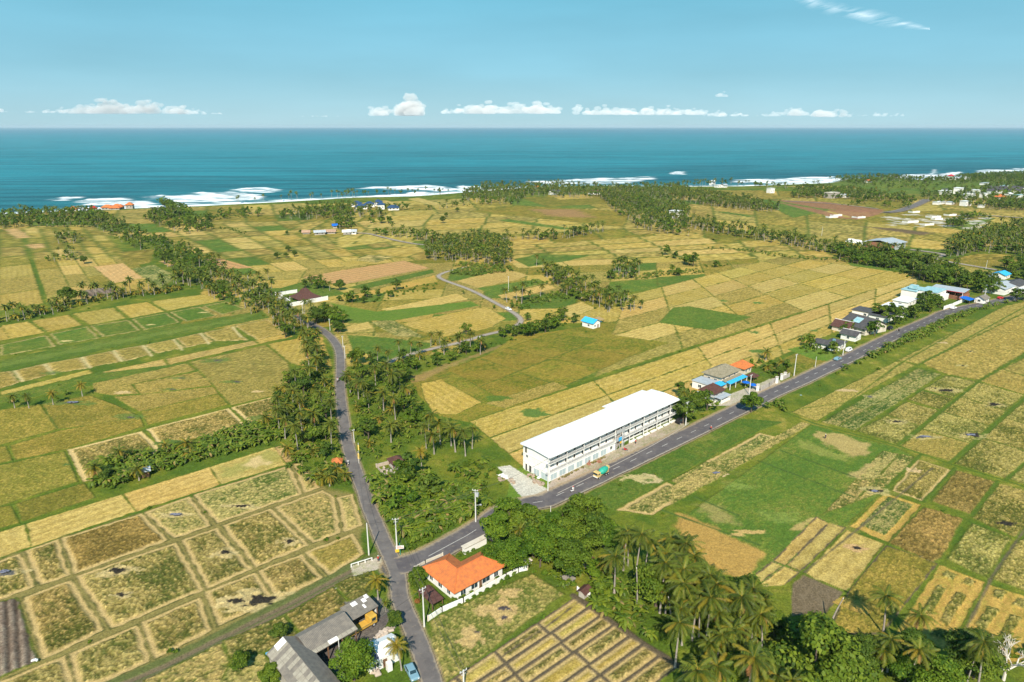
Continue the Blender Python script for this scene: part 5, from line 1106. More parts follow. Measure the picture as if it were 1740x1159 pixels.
# gardens of the orange house
for q, m_, s_ in ((J_(1000,460,1060,400,1110,470,1110,560,1100,640,1050,650,1010,560), dict(u=1), 2.0), (J_(1340,610,1460,540,1660,440,1690,480,1500,570,1380,650), dict(u=1), 2.3), (J_(1380,260,1440,170,1520,150,1560,220,1600,260,1420,300), dict(b=2,s=1,u=2), 2.4), (J_(1260,600,1350,600,1340,670,1270,680), dict(u=1), 1.8), (J_(1290,330,1400,290,1400,340,1330,370), dict(u=1), 1.8)):
    K0 = KEEP[:]; KEEP.clear(); grow(q, m_, s_, 'in the garden of the orange roofed house', sc=(.55,.85)); KEEP.extend(K0)
grow(J_(430,790,640,700,600,840,300,1000,280,950), dict(u=1,t=.2), 6, 'behind the grey sheds', sc=(.6,.9))
# ------------------------------------------------------------------ building kit
M['white'] = mat('white_render', (.80,.79,.75), .7, noise=(.35, 5), c2=(.72,.70,.65)); M['whiteroof'] = mat('white_roof_sheet', (.80,.80,.78), .5, noise=(.12,7), c2=(.68,.68,.65)); M['cream'] = mat('cream_render', (.62,.56,.45), .8, noise=(.6,5), c2=(.5,.44,.35))
M['orange'] = mat('orange_roof_tile', (.62,.185,.045), .9, noise=(1.1,9), c2=(.40,.125,.045), wave=(2.2,'Z',.5)); M['orange_d'] = mat('weathered_orange_tile', (.62,.17,.05), .8, noise=(1,5), wave=(2.2,'Z',.5))
M['brown'] = mat('brown_roof_tile', (.075,.032,.024), .7, noise=(1.2,5), c2=(.12,.055,.04), wave=(2.2,'Z',.5)); M['greyroof'] = mat('fibre_cement_sheet', (.235,.205,.165), .9, noise=(1.1,6), c2=(.15,.135,.115), wave=(1.1,'X',.5))
M['greysheet'] = mat('pale_fibre_cement_sheet', (.36,.33,.26), .9, noise=(1.3,5), c2=(.26,.23,.18), wave=(1.1,'X',.4)); M['darkroof'] = mat('dark_grey_roof', (.060,.055,.058), .7, noise=(.8,5), c2=(.10,.095,.09), wave=(1.6,'X',.4))
M['moss'] = mat('mossy_grey_tile', (.30,.26,.18), .9, noise=(1.2,6), c2=(.17,.15,.09), wave=(2,'Z',.4)); M['blue'] = mat('blue_sheet', (.03,.37,.72), .5, noise=(1,4), c2=(.06,.46,.78), wave=(1.1,'X',.3)); M['tarp'] = mat('blue_tarpaulin', (.01,.14,.60), .5, noise=(1.5,4), bump=.8)
M['teal'] = mat('weathered_teal_roof', (.20,.42,.47), .6, noise=(.6,5), c2=(.42,.55,.56)); M['steel'] = mat('galvanised_sheet', (.50,.53,.54), .45, metal=.2, noise=(.5,4), c2=(.40,.42,.44), wave=(1.4,'X',.3)); M['glass'] = mat('window_glass', (.02,.045,.055), .12, spec=.6); M['curtain'] = mat('pale_curtained_glass', (.42,.50,.51), .3)
M['dark'] = mat('dark_opening', (.07,.065,.06), .9); M['rail'] = mat('grey_railing', (.40,.41,.41), .6); M['conc'] = mat('concrete', (.42,.38,.33), .9, noise=(.8,5), c2=(.30,.27,.23)); M['stone'] = mat('pale_stone_block', (.50,.42,.34), .9, noise=(.8,5), c2=(.38,.30,.24)); M['wood'] = mat('timber', (.20,.11,.06), .8, noise=(2,4))
M['brick'] = mat('brick_wall', (.34,.15,.085), .9, noise=(2.5,4), c2=(.25,.11,.07)); M['yellow'] = mat('yellow_paint', (.60,.37,.06), .5, noise=(1,3), c2=(.48,.28,.05)); M['green'] = mat('green_drum', (.03,.34,.24), .4); M['blackm'] = mat('tyre_rubber', (.02,.02,.02), .8)
M['redp'] = mat('red_paint', (.50,.03,.03), .4); M['bluep'] = mat('blue_car_paint', (.17,.30,.36), .4); M['whitep'] = mat('white_car_paint', (.75,.75,.75), .3); M['blackp'] = mat('black_car_paint', (.02,.02,.025), .3); M['metalp'] = mat('pole_concrete', (.62,.61,.57), .8); M['skin'] = mat('skin', (.32,.16,.09), .6); M['cloth_w'] = mat('white_cloth', (.7,.7,.68), .9); M['cloth_r'] = mat('red_cloth', (.45,.06,.04), .9); M['cloth_b'] = mat('dark_cloth', (.03,.035,.06), .9); M['deadwood'] = mat('bleached_wood', (.62,.56,.48), .9); M['gold'] = mat('yellow_sign', (.75,.45,.03), .6); M['pool'] = mat('pool_water', (.05,.45,.50), .1); M['net'] = mat('blue_grey_net', (.06,.07,.11), .9, noise=(2,5), c2=(.20,.21,.26)); M['straw'] = mat('straw_thatch', (.38,.27,.12), .95, noise=(3,5))

BASE = [0]
class MB:
    def __init__(s): s.V = []; s.F = []
    def add(s, V, F):
        n = len(s.V); s.V += [tuple(map(float, v)) for v in V]; s.F += [tuple(i + n for i in f) for f in F]; return s
    def box(s, x0, x1, y0, y1, z0, z1):
        return s.add([(x0,y0,z0),(x1,y0,z0),(x1,y1,z0),(x0,y1,z0),(x0,y0,z1),(x1,y0,z1),(x1,y1,z1),(x0,y1,z1)], [(0,3,2,1),(4,5,6,7),(0,1,5,4),(1,2,6,5),(2,3,7,6),(3,0,4,7)])
    def cyl(s, p0, p1, r0, r1=None, k=8):
        r1 = r0 if r1 is None else r1; p0 = Vector(p0); p1 = Vector(p1); d = (p1 - p0).normalized(); a = d.orthogonal().normalized(); b = d.cross(a); V = []
        for p, r in ((p0, r0), (p1, r1)):
            for j in range(k): t = 2 * math.pi * j / k; V.append(p + a * math.cos(t) * r + b * math.sin(t) * r)
        return s.add(V, [(j, (j + 1) % k, k + (j + 1) % k, k + j) for j in range(k)] + [tuple(range(k))[::-1], tuple(range(k, 2 * k))])
    def slab(s, top, th=.12):
        """a plate of thickness th under a list of top polygons (each a list of points)"""
        for P in top:
            n = len(P); s.add(list(P) + [(p[0], p[1], p[2] - th) for p in P], [tuple(range(n)), tuple(range(n, 2 * n))[::-1]] + [(j, (j + 1) % n + 0, n + (j + 1) % n, n + j)[::-1] for j in range(n)])
        return s
    def build(s, name, m, parent=None, bevel=0, label=None):
        me = bpy.data.meshes.new(name); me.from_pydata(s.V, [], s.F); me.update()
        bm = bmesh.new(); bm.from_mesh(me); bmesh.ops.recalc_face_normals(bm, faces=bm.faces); bm.to_mesh(me); bm.free()
        me.materials.append(M[m] if isinstance(m, str) else m); o = bpy.data.objects.new(name, me); C.objects.link(o)
        if parent: o.parent = parent
        if bevel:
            b = o.modifiers.new('bevel', 'BEVEL'); b.width = bevel; b.segments = 2; b.limit_method = 'ANGLE'
        if label: o['label'] = label
        return o
def site(px, py, ang, name, label, cat, group=None, z=None):
    X, Y = G(px, py, 0) ; return empty(name, (X, Y, (.0 if z is None else z)), math.radians(ang), label, cat, group)
def hip(x0, x1, y0, y1, z, rise, o=.6, mode='hip'):
    x0 -= o; x1 += o; y0 -= o; y1 += o; w = x1 - x0; d = y1 - y0
    if mode == 'hip':
        if w >= d: r0, r1 = (x0 + d / 2, (y0 + y1) / 2, z + rise), (x1 - d / 2, (y0 + y1) / 2, z + rise)
        else: r0, r1 = ((x0 + x1) / 2, y0 + w / 2, z + rise), ((x0 + x1) / 2, y1 - w / 2, z + rise)
    elif mode == 'gx': r0, r1 = (x0, (y0 + y1) / 2, z + rise), (x1, (y0 + y1) / 2, z + rise)
    elif mode == 'gy': r0, r1 = ((x0 + x1) / 2, y0, z + rise), ((x0 + x1) / 2, y1, z + rise)
    a, b, c, e = (x0, y0, z), (x1, y0, z), (x1, y1, z), (x0, y1, z)
    if mode == 'gx' or (mode == 'hip' and w >= d): P = [[a, b, r1, r0], [c, e, r0, r1]] + ([[b, c, r1], [e, a, r0]] if mode == 'hip' else [])
    else: P = [[b, c, r1, r0], [e, a, r0, r1]] + ([[a, b, r0], [c, e, r1]] if mode == 'hip' else [])
    return MB().slab(P, .14), (r0, r1)
def flat(x0, x1, y0, y1, z, o=.3, th=.25): return MB().box(x0 - o, x1 + o, y0 - o, y1 + o, z, z + th)
def wall_open(root, side, a, c, w, z, h, kind='window', m='glass', fm='white', lip=.05):
    """an opening on a wall: side 'f' (y = a, facing -y) or 'l' (x = a, facing -x) or 'r' (x = a, facing +x)"""
    def bx(mb, u0, u1, z0, z1, d0, d1):
        if side == 'f': mb.box(u0, u1, a - d1, a - d0, z0, z1)
        elif side == 'l': mb.box(a - d1, a - d0, u0, u1, z0, z1)
        else: mb.box(a + d0, a + d1, u0, u1, z0, z1)
        return mb
    f = MB(); t = .08
    bx(f, c - w/2 - t, c - w/2, z - t, z + h + t, .0, lip + .03); bx(f, c + w/2, c + w/2 + t, z - t, z + h + t, .0, lip + .03); bx(f, c - w/2, c + w/2, z + h, z + h + t, .0, lip + .03); bx(f, c - w/2, c + w/2, z - t, z, .0, lip + .03)
    if kind == 'window': bx(f, c - .03, c + .03, z, z + h, .02, lip)
    fo = f.build(kind, fm, root); g = bx(MB(), c - w/2, c + w/2, z, z + h, .006, .026); g.build('pane' if kind == 'window' else 'leaf', m, fo)
    return fo
def simple_house(root, x0, x1, y0, y1, h, wm='white', rm='orange', mode='hip', rise=2.0, o=.7, wins=(), doors=(), ridge=None):
    MB().box(x0, x1, y0, y1, -.4, h + (.0 if mode != 'flat' else 0)).build('wall', wm, root, .02)
    if mode == 'flat': flat(x0, x1, y0, y1, h + .003, o).build('roof', rm, root, .03)
    else:
        mb, (r0, r1) = hip(x0, x1, y0, y1, h - .02, rise, o, mode)
        if mode in ('gx', 'gy'):      # gable walls
            g = MB()
            if mode == 'gx': 
                for x in (x0 + .02, x1 - .02): g.add([(x - .02, y0, h), (x - .02, y1, h), (x - .02, (y0 + y1) / 2, h + rise * (1 - o / ((y1 - y0) / 2 + o)) - .1 ), (x + .02, y0, h), (x + .02, y1, h), (x + .02, (y0 + y1) / 2, h + rise * (1 - o / ((y1 - y0) / 2 + o)) - .1)], [(0,1,2),(5,4,3),(0,2,5,3),(2,1,4,5),(1,0,3,4)])
            else:
                for y in (y0 + .02, y1 - .02): g.add([(x0, y - .02, h), (x1, y - .02, h), ((x0 + x1) / 2, y - .02, h + rise * (1 - o / ((x1 - x0) / 2 + o)) - .1), (x0, y + .02, h), (x1, y + .02, h), ((x0 + x1) / 2, y + .02, h + rise * (1 - o / ((x1 - x0) / 2 + o)) - .1)], [(0,1,2),(5,4,3),(0,2,5,3),(2,1,4,5),(1,0,3,4)])
            g.build('gable', wm, root)
        ro = mb.build('roof', rm, root)
        if ridge: MB().cyl(Vector(r0) + Vector((0,0,.02)), Vector(r1) + Vector((0,0,.02)), .14, k=6).build('ridge', ridge, ro)
    for (sd, c, w, z, hh) in wins: wall_open(root, sd, {'f': y0, 'l': x0, 'r': x1}[sd], c, w, z, hh)
    for (sd, c, w) in doors: wall_open(root, sd, {'f': y0, 'l': x0, 'r': x1}[sd], c, w, .02, 2.1, 'door', 'wood')
def wall_line(pts, h, th, name, label, cat, m, g=None, caps=None, z0=-.3, group=None):
    P = g or [G(*p) for p in pts]; o = P[0]; root = empty(name, (o[0], o[1], 0), 0, label, cat, group); k = 0
    for a, b in zip(P, P[1:]):
        dx, dy = b[0] - a[0], b[1] - a[1]; q = math.hypot(dx, dy); nx, ny = -dy / q * th / 2, dx / q * th / 2; a_ = (a[0] - o[0], a[1] - o[1]); b_ = (b[0] - o[0], b[1] - o[1])
        V = [(a_[0]-nx,a_[1]-ny),(b_[0]-nx,b_[1]-ny),(b_[0]+nx,b_[1]+ny),(a_[0]+nx,a_[1]+ny)]
        MB().add([(x,y,z0) for x,y in V] + [(x,y,h) for x,y in V], [(0,3,2,1),(4,5,6,7),(0,1,5,4),(1,2,6,5),(2,3,7,6),(3,0,4,7)]).build('panel', m, root)
        n = max(1, int(q / 3.0))
        for i in range(n + 1):
            x, y = a_[0] + (b_[0]-a_[0]) * i / n, a_[1] + (b_[1]-a_[1]) * i / n
            MB().box(x-.15, x+.15, y-.15, y+.15, z0, h + .15).build('pillar', caps or m, root); k += 1
    return root

# --- the long white three-storey building
def white_building():
    A = G(933, 819); B = G(1148, 715); ang = math.atan2(B[1]-A[1], B[0]-A[0]); Ln = math.dist(A, B)
    r = empty('apartment_building', (A[0], A[1], 0), ang, 'long white three storey building with outside galleries beside the main road', 'building')
    D = 10.6; fh = 2.75; ov = 1.5
    MB().box(.0, Ln*.47, .0, D, -.4, fh).build('wall', 'white', r, .02)               # ground floor, left half
    MB().box(Ln*.47, Ln, ov, D, -.4, fh).build('wall', 'white', r, .02)
    for k in (1, 2):
        MB().box(0, .22, 0, ov, k*fh + .2, (k+1)*fh).build('wall', 'white', r) if k < 3 else None
        MB().box(0, Ln, ov, D, k*fh + .18, (k+1)*fh).build('wall', 'white', r, .02)
        MB().box(-.12, Ln + .12, -.15, D + .1, k*fh + .003, k*fh + .18).build('floor_slab', 'white', r)
    z = 3 * fh
    MB().slab([[(-.9,-1.0,z+.10),(Ln+.6,-1.0,z+.10),(Ln+.6,D*.55,z+.62),(-.9,D*.55,z+.62)], [(-.9,D*.55,z+.62),(Ln+.6,D*.55,z+.62),(Ln+.6,D+.9,z+.34),(-.9,D+.9,z+.34)]], .16).build('roof', 'whiteroof', r)
    MB().box(0, Ln, 0.02, D, z + .003, z + .05).build('ceiling', 'white', r)
    for (x0, x1, d) in ((Ln*.62, Ln*.97, 2.6), (0, Ln*.26, 1.2)):
        MB().box(x0 + .3, x1 - .3, D, D + d - .4, -.4, z - .3).build('wall', 'white', r); MB().slab([[(x0,D+.91,z+.22),(x1,D+.91,z+.22),(x1,D+d+.6,z+.02),(x0,D+d+.6,z+.02)]], .14).build('roof', 'whiteroof', r)
    nb = 17; bay = Ln / nb
    for i in range(nb + 1):
        x = min(max(i * bay, .12), Ln - .12)
        if i % 2 == 0 or i in (8, 9): MB().box(x-.10, x+.10, -.12, .10, fh if i < 8 else 0, z).build('column', 'white', r)
    for k in (1, 2):
        for (x0, x1) in ((.2, Ln*.465), (Ln*.55, Ln - .1)):
            m = MB(); 
            for q in range(5): m.box(x0, x1, -.10, -.05, k*fh + .30 + q*.19, k*fh + .36 + q*.19)
            n = int((x1-x0) / 1.2)
            for q in range(n + 1): m.box(x0 + (x1-x0)*q/n - .03, x0 + (x1-x0)*q/n + .03, -.12, -.03, k*fh + .18, k*fh + 1.2)
            m.build('railing', 'rail', r)
    for k in (1, 2):
        for i in range(nb):
            if i in (8,): continue
            x = i * bay; wall_open(r, 'f', ov, x + bay*.30, .8, k*fh + .25, 2.0, 'door', 'dark', 'white'); wall_open(r, 'f', ov, x + bay*.70, 1.3, k*fh + 1.0, 1.1, 'window', 'curtain', 'rail')
    for i in range(8):
        if i in (7,): wall_open(r, 'f', 0, i*bay + bay*.5, 1.1, 1.0, 1.1); continue
        wall_open(r, 'f', 0, i*bay + bay*.5, bay - 1.0, .25, 1.9, 'window', 'curtain')
    for i in range(9, nb):
        x = i * bay; wall_open(r, 'f', ov, x + bay*.32, 1.2, .9, 1.3, 'window', 'glass', 'wood'); wall_open(r, 'f', ov, x + bay*.72, 1.2, .9, 1.3, 'window', 'glass', 'wood')
        if i > 9: MB().box(x + .5, x + bay - .4, -.3, .5, -.2, .45).build('planter', 'white', r)
        if i % 2: MB().box(x - .12, x + .12, ov - .5, ov, -.2, fh).build('pier', 'white', r)
    st = MB(); xs = Ln*.475                       # the stair tower in the middle
    for k in range(3):
        for q in range(8): st.box(xs + .3 + q*.42, xs + .72 + q*.42, -.05, 1.3, k*fh + q*.33 + .10, k*fh + q*.33 + .30)
    st.build('staircase', 'conc', r); g = MB()
    for x in (xs + .1, xs + 2.0, xs + 4.1):
        for y in (-.2, 1.38): g.box(x-.08, x+.08, y-.08, y+.08, -.2, z)
    for k in (1, 2): g.box(xs, xs + 4.3, -.32, -.24, k*fh + .3, k*fh + 1.3)
    g.build('stair_frame', 'rail', r)
    MB().box(xs + 1.0, xs + 2.4, -.62, -.5, 2.9, 4.2).build('sign_board', 'blue', r); MB().box(xs + 1.5, xs + 2.3, -.7, -.6, 2.0, 2.7).build('sign_board', 'gold', r)
    # the gable end towards the yard: an open ground floor with tall windows, a small vent and an open loggia at the back corner
    for c, w_ in ((2.0, 2.6), (5.2, 2.4)): wall_open(r, 'l', 0, c, w_, .1, 2.1, 'window', 'curtain', 'white')
    wall_open(r, 'l', 0, 7.9, 1.0, .1, 2.2, 'door', 'dark'); wall_open(r, 'l', 0, 9.6, .8, .1, 2.2, 'door', 'dark'); wall_open(r, 'l', 0, 9.3, .9, fh*2 - .9, .7, 'window'); wall_open(r, 'l', 0, 9.8, .8, fh*2 + .5, 2.0, 'window', 'glass', 'cream')
    for zz in (fh, 2*fh):
        MB().box(-.9, -.25, -.1, .6, zz - .2, zz + .25).build('meter_box', 'rail', r)
    return A, ang, Ln
WA, WANG, WL = white_building()
def WP(x, y): c, s = math.cos(WANG), math.sin(WANG); return (WA[0] + x*c - y*s, WA[1] + x*s + y*c)
# kerb and planters along its forecourt, pale kerb of the verge
k0 = [WP(-3, -6.3), WP(20, -6.5), WP(45, -6.2), WP(66, -4.6)]
V, F = ribbon(resample(k0, 4), [-.12, .12], .16); 
kb = MB()
for a, b in zip(resample(k0, 3), resample(k0, 3)[1:]):
    d = math.dist(a, b); nx, ny = -(b[1]-a[1])/d*.09, (b[0]-a[0])/d*.09; kb.add([(a[0]-nx,a[1]-ny,-.2),(b[0]-nx,b[1]-ny,-.2),(b[0]+nx,b[1]+ny,-.2),(a[0]+nx,a[1]+ny,-.2),(a[0]-nx,a[1]-ny,.16),(b[0]-nx,b[1]-ny,.16),(b[0]+nx,b[1]+ny,.16),(a[0]+nx,a[1]+ny,.16)], [(0,3,2,1),(4,5,6,7),(0,1,5,4),(1,2,6,5),(2,3,7,6),(3,0,4,7)])
tag(kb.build('kerb', 'conc'), kind='structure')
for x0, x1 in ((2, 14), (17, 24)):
    X, Y = WP(x0, -1.6); r = empty('planter', (X, Y, 0), WANG, 'brown %s planter of dry plants in front of the white building' % ('long' if x0 == 2 else 'short'), 'planter'); MB().box(0, x1-x0, -.5, .5, -.2, .35).build('trough', 'stone', r)
    tb = TB(); rr = random.Random(x0)
    for i in range(int((x1-x0)*1.3)): leaves(tb, rr, (rr.uniform(.2, x1-x0-.2), rr.uniform(-.3,.3), .6), .45, 22, .35)
    tb.build('plants', [M['bdry']], r)

# --- the orange roofed house
def orange_house():
    X, Y = G(*J_(1320,578)[0], 3.0); r = empty('orange_roofed_house', (X, Y, 0), math.radians(42), 'white walled house with L shaped orange tile roof beside the road junction', 'house')
    LR, LL, w_ = 15.3, 12.6, 8.2; o = .75; z = 2.9; rs = 2.2
    MB().box(o, LR-o, o, w_-o, -.4, z).build('wall', 'white', r, .02); MB().box(o+.01, w_-o, w_-o, LL-o, -.4, z).build('wall', 'white', r, .02)
    c = (w_/2, w_/2, z+rs); e1 = (LR-w_/2, w_/2, z+rs); e2 = (w_/2, LL-w_/2, z+rs); inn = (w_, w_, z)
    ro = MB().slab([[(0,0,z),(LR,0,z),e1,c],[(LR,0,z),(LR,w_,z),e1],[(LR,w_,z),inn,c,e1],[(0,LL,z),(0,0,z),c,e2],[(w_,LL,z),(0,LL,z),e2],[inn,(w_,LL,z),e2,c]], .16).build('roof', 'orange', r)
    rg = MB()
    for a, b in ((c,e1),(c,e2),((0,0,z),c),((LR,0,z),e1),((LR,w_,z),e1),((0,LL,z),e2),((w_,LL,z),e2)): rg.cyl(Vector(a)+Vector((0,0,.03)), Vector(b)+Vector((0,0,.03)), .11, k=6)
    rg.build('ridge', 'orange_d', ro)
    for s_, c_, w2 in (('f',3,1.4),('f',6.2,1.8),('f',9.6,2.2),('f',12.6,1.2),('l',3,1.2),('l',6.2,1.4),('l',9.6,1.2)): wall_open(r, s_, o + (.01 if s_ == 'l' else 0), c_, w2, .8, 1.4)
    wall_open(r, 'f', o, 8.0, .9, .02, 2.1, 'door', 'wood')
orange_house()
X, Y = G(*J_(1400,345)[0]); r = empty('back_annex', (X, Y, 0), math.radians(42), 'narrow annex with pale flat roof edge behind the orange roofed house', 'annex')
MB().box(.5, 7.4, 1.2, 2.2, -.3, 1.9).build('wall', 'white', r); flat(.5, 7.4, 1.2, 2.2, 1.91, .25, .15).build('roof', 'cream', r); MB().box(7.0, 8.2, -1.8, 1.8, 2.2, 2.38).build('canopy', 'darkroof', r)
wall_line(J_(1150,760, 1240,700, 1380,640, 1660,480, 1740,440, 1800,425), 1.35, .2, 'garden_wall', 'long white panelled wall between the orange roofed house and the crop field', 'wall', 'white', caps='cream')
wall_line(J_(1060,420, 1130,380, 1245,330), .8, .2, 'garden_wall', 'low wall in front of the orange roofed house along the road', 'wall', 'cream')
X, Y = G(*J_(1150,712)[0]); r = empty('carport', (X, Y, 0), math.radians(42), 'brown lean to roof on posts beside the orange roofed house', 'carport')
MB().slab([[(.9,-.3,2.1),(4.0,-.3,2.1),(4.0,5.2,2.6),(.9,5.2,2.6)]], .12).build('roof', 'brown', r)
for a in (1.1, 3.8):
    for b in (0, 4.9): MB().box(a-.08, a+.08, b-.08, b+.08, -.2, 2.05 + .09*b).build('post', 'wood', r)
for x, y, q in ((1405,628,.5),(1445,603,.55),(1490,585,.5),(1535,556,.6),(1580,530,.5),(1625,505,.6),(1665,480,.7),(1700,455,.8),(1655,520,.5),(1350,660,.4),(1270,640,.6),(1240,660,.55),(1180,640,.5),(1110,520,.7),(1125,560,.7),(1090,600,.6),(1070,560,.6),(1055,520,.6),(1080,640,.6),(1150,590,.5),(1400,320,.6),(1350,335,.6),(1440,300,.6),(1310,345,.5),(1300,365,.5)):
    X, Y = G(*J_(x, y)[0]); BUSH.put(X, Y, 'garden shrub close against the orange roofed house', 'garden shrubs against the orange roofed house', q, force=True, cm=rnd.choice((1, 1, 3, 0)) if x < 1130 else rnd.choice((1, 1, 0)))
# --- grey sheds of the yard
def sheds():
    X, Y = G(*ZM(440,990,5.4375)(500,660)[0], 3.6); a = math.radians(45)
    r = empty('grey_shed', (X, Y, 0), a, 'grey corrugated open shed with pale translucent roof sheets beside the yard', 'shed')
    MB().slab([[(-.4,-.2,3.6),(9.9,-.2,3.6),(9.9,4.7,4.9),(-.4,4.7,4.9)], [(-.4,4.7,4.9),(9.9,4.7,4.9),(9.9,6.4,4.3),(-.4,6.4,4.3)]], .1).build('roof', 'greyroof', r)
    g = MB()
    for i, j, n in ((0,1,3),(3,1,1),(5,1,2),(7,3,2),(1,2,1),(4,3,2),(8,0,1)): g.slab([[(i*1.03,j*1.1,3.615+j*.2925),(i*1.03+.95*n,j*1.1,3.615+j*.2925),(i*1.03+.95*n,j*1.1+1.05,3.615+j*.2925+.279),(i*1.03,j*1.1+1.05,3.615+j*.2925+.279)]], .012)
    for i in range(9): g.slab([[(i*1.1,-.15,3.625),(i*1.1+1.0,-.15,3.625),(i*1.1+1.0,.7,3.851),(i*1.1,.7,3.851)]], .012)
    g.build('roof_sheet', 'greysheet', r); MB().slab([[(3.6,-.12,3.66),(5.6,-.12,3.66),(5.6,.8,3.903),(3.6,.8,3.903)]], .02).build('roof_sheet', 'white', r, label='white translucent roof sheet')
    MB().box(-.2, 9.7, 6.1, 6.25, -.3, 4.2).build('back_wall', 'conc', r); MB().box(-.2, -.05, 0, 6.1, -.3, 3.5).build('side_wall', 'conc', r); MB().box(-.5, -.42, -.3, 4.8, 3.55, 3.75).build('barge_board', 'white', r)
    for x in (.1, 3.2, 6.4, 9.5): MB().box(x-.1, x+.1, .0, .2, -.3, 3.5).build('post', 'wood', r)
    X, Y = G(*ZM(440,990,5.4375)(855,355)[0], 3.2); r = empty('grey_shed', (X, Y, 0), a, 'smaller grey corrugated shed roof over the yellow truck', 'shed')
    MB().slab([[(0,0,3.2),(6.6,0,3.2),(6.6,4.4,3.9),(0,4.4,3.9)]], .1).build('roof', 'greyroof', r)
    for i, (x, y, w2) in enumerate(((2.2,3.0,1.3),(4.6,2.6,.9),(5.6,3.2,.8),(4.0,1.2,.5))): MB().slab([[(x,y,3.22+y*.159),(x+w2,y,3.22+y*.159),(x+w2,y+1.1,3.22+(y+1.1)*.159),(x,y+1.1,3.22+(y+1.1)*.159)]], .02).build('roof_sheet', 'white', r, label='pale translucent roof sheet')
    MB().box(.1, 6.5, 4.1, 4.25, -.3, 3.75).build('back_wall', 'conc', r); MB().box(6.3, 6.48, .6, 3.2, -.3, 3.1).build('side_wall', 'white', r)
    for x in (.2, 6.3): MB().box(x-.1, x+.1, .1, .3, -.3, 3.1).build('post', 'wood', r)
    # the long gabled shed at the bottom edge
    X, Y = G(*ZM(440,990,5.4375)(65,650)[0], 3.8); r = empty('long_grey_shed', (X, Y, 0), math.radians(-48), 'long grey gabled shed with patched corrugated roof at the bottom edge', 'shed')
    MB().slab([[(0,0,3.6),(24,0,3.6),(24,3.6,5.6),(0,3.6,5.6)],[(0,3.6,5.6),(24,3.6,5.6),(24,7.2,3.6),(0,7.2,3.6)]], .12).build('roof', 'greyroof', r)
    g = MB(); rr = random.Random(4)
    for i in range(22):
        for j in range(3):
            if rr.random() < .62: y0 = .1 + j*1.15; zz = 3.6 + y0*.5556 + .015; g.slab([[(i*1.05+.5,y0,zz),(i*1.05+1.45,y0,zz),(i*1.05+1.45,y0+1.1,zz+.611),(i*1.05+.5,y0+1.1,zz+.611)]], .012)
    g.build('roof_sheet', 'greysheet', r); MB().slab([[(.1,1.6,4.53),(1.8,1.6,4.53),(1.8,3.5,5.586),(.1,3.5,5.586)]], .02).build('roof_sheet', 'white', r, label='white roof sheet at the ridge')
    MB().box(.3, 24, .4, 6.8, -.3, 3.5).build('wall', 'conc', r); MB().add([(.3,.4,3.5),(.3,6.8,3.5),(.3,3.6,5.35),(.5,.4,3.5),(.5,6.8,3.5),(.5,3.6,5.35)], [(0,1,2),(5,4,3),(0,2,5,3),(2,1,4,5),(1,0,3,4)]).build('gable', 'conc', r)
    wall_open(r, 'l', .3, 3.6, 1.6, .1, 2.2, 'door', 'dark', 'white'); MB().box(-.3, .0, .0, 1.6, 3.3, 3.6).build('gutter', 'blue', r); MB().box(-.15, .12, 5.6, 7.0, 3.3, 3.55).build('gutter', 'blue', r)
    X, Y = G(*ZM(440,990,5.4375)(930,620)[0], 3.0); r = empty('small_house', (X, Y, 0), math.radians(35), 'small house with patchy white sheet roof at the roadside below the stone blocks', 'house')
    MB().slab([[(-.2,-4.6,3.0),(7.0,-4.6,3.0),(7.0,-1.4,3.9),(-.2,-1.4,3.9)],[(-.2,-1.4,3.9),(7.0,-1.4,3.9),(7.0,.6,3.1),(-.2,.6,3.1)]], .1).build('roof', 'whiteroof', r); MB().slab([[(-.1,-4.4,3.07),(2.2,-4.4,3.07),(2.2,-1.6,3.86),(-.1,-1.6,3.86)]], .02).build('roof_sheet', M['net'], r, label='blue stained end of the roof')
    MB().box(.2, 6.6, -4.0, 0, -.3, 2.95).build('wall', 'white', r); wall_open(r, 'f', -4.0, 1.6, 1.0, .9, 1.1); wall_open(r, 'f', -4.0, 3.4, .9, .02, 2.1, 'door', 'wood'); MB().box(3.2, 4.2, -5.6, -4.7, -.2, 2.0).build('porch', 'white', r)
sheds()
# --- villa with blue awnings by the main road
VZ = ZM(1160,580,7.242)
def near(fn, x, y, z, ang, name, label, cat): X, Y = G(*fn(x, y)[0], z); return empty(name, (X, Y, 0), math.radians(ang), label, cat)
r = near(VZ, 400, 655, 3.2, 42, 'pyramid_roofed_house', 'white house with brown pyramid roof beside the main road', 'house'); simple_house(r, .7, 7.3, .7, 6.9, 3.2, rm='brown', rise=2.6, o=.7, wins=(('f',2.4,1.3,1.0,1.3),('f',5.6,1.3,1.0,1.3),('l',3.5,1.5,1.0,1.2)), doors=(('f',4.0,.9),), ridge='wood')
MB().slab([[(-.6,-3.0,2.3),(6.6,-3.0,2.3),(6.6,.1,2.5),(-.6,.1,2.5)]], .12).build('porch_roof', 'steel', r); MB().slab([[(-.8,-1,2.4),(-.1,-1,2.4),(-.1,7.6,2.5),(-.8,7.6,2.5)]], .12).build('porch_roof', 'steel', r); MB().box(.2, 6.2, -2.5, .3, -.2, 1.0).build('terrace', 'white', r)
for x in (.2, 6.2): MB().box(x-.1, x+.1, -2.8, -2.6, 0, 2.2).build('post', 'white', r)
r = near(VZ, 480, 440, 5.0, 42, 'mossy_roofed_villa', 'large villa with mossy grey tile roof behind blue awnings', 'house'); simple_house(r, .7, 14.0, .7, 8.5, 4.6, 'cream', 'moss', rise=2.6, o=.8, wins=(('l',3,1.2,2.0,1.3),('l',6,1.2,2.0,1.3),('f',3,1.4,2.6,1.2),('f',7,1.4,2.6,1.2),('f',11,1.4,2.6,1.2)), doors=(('f',5,1.2),))
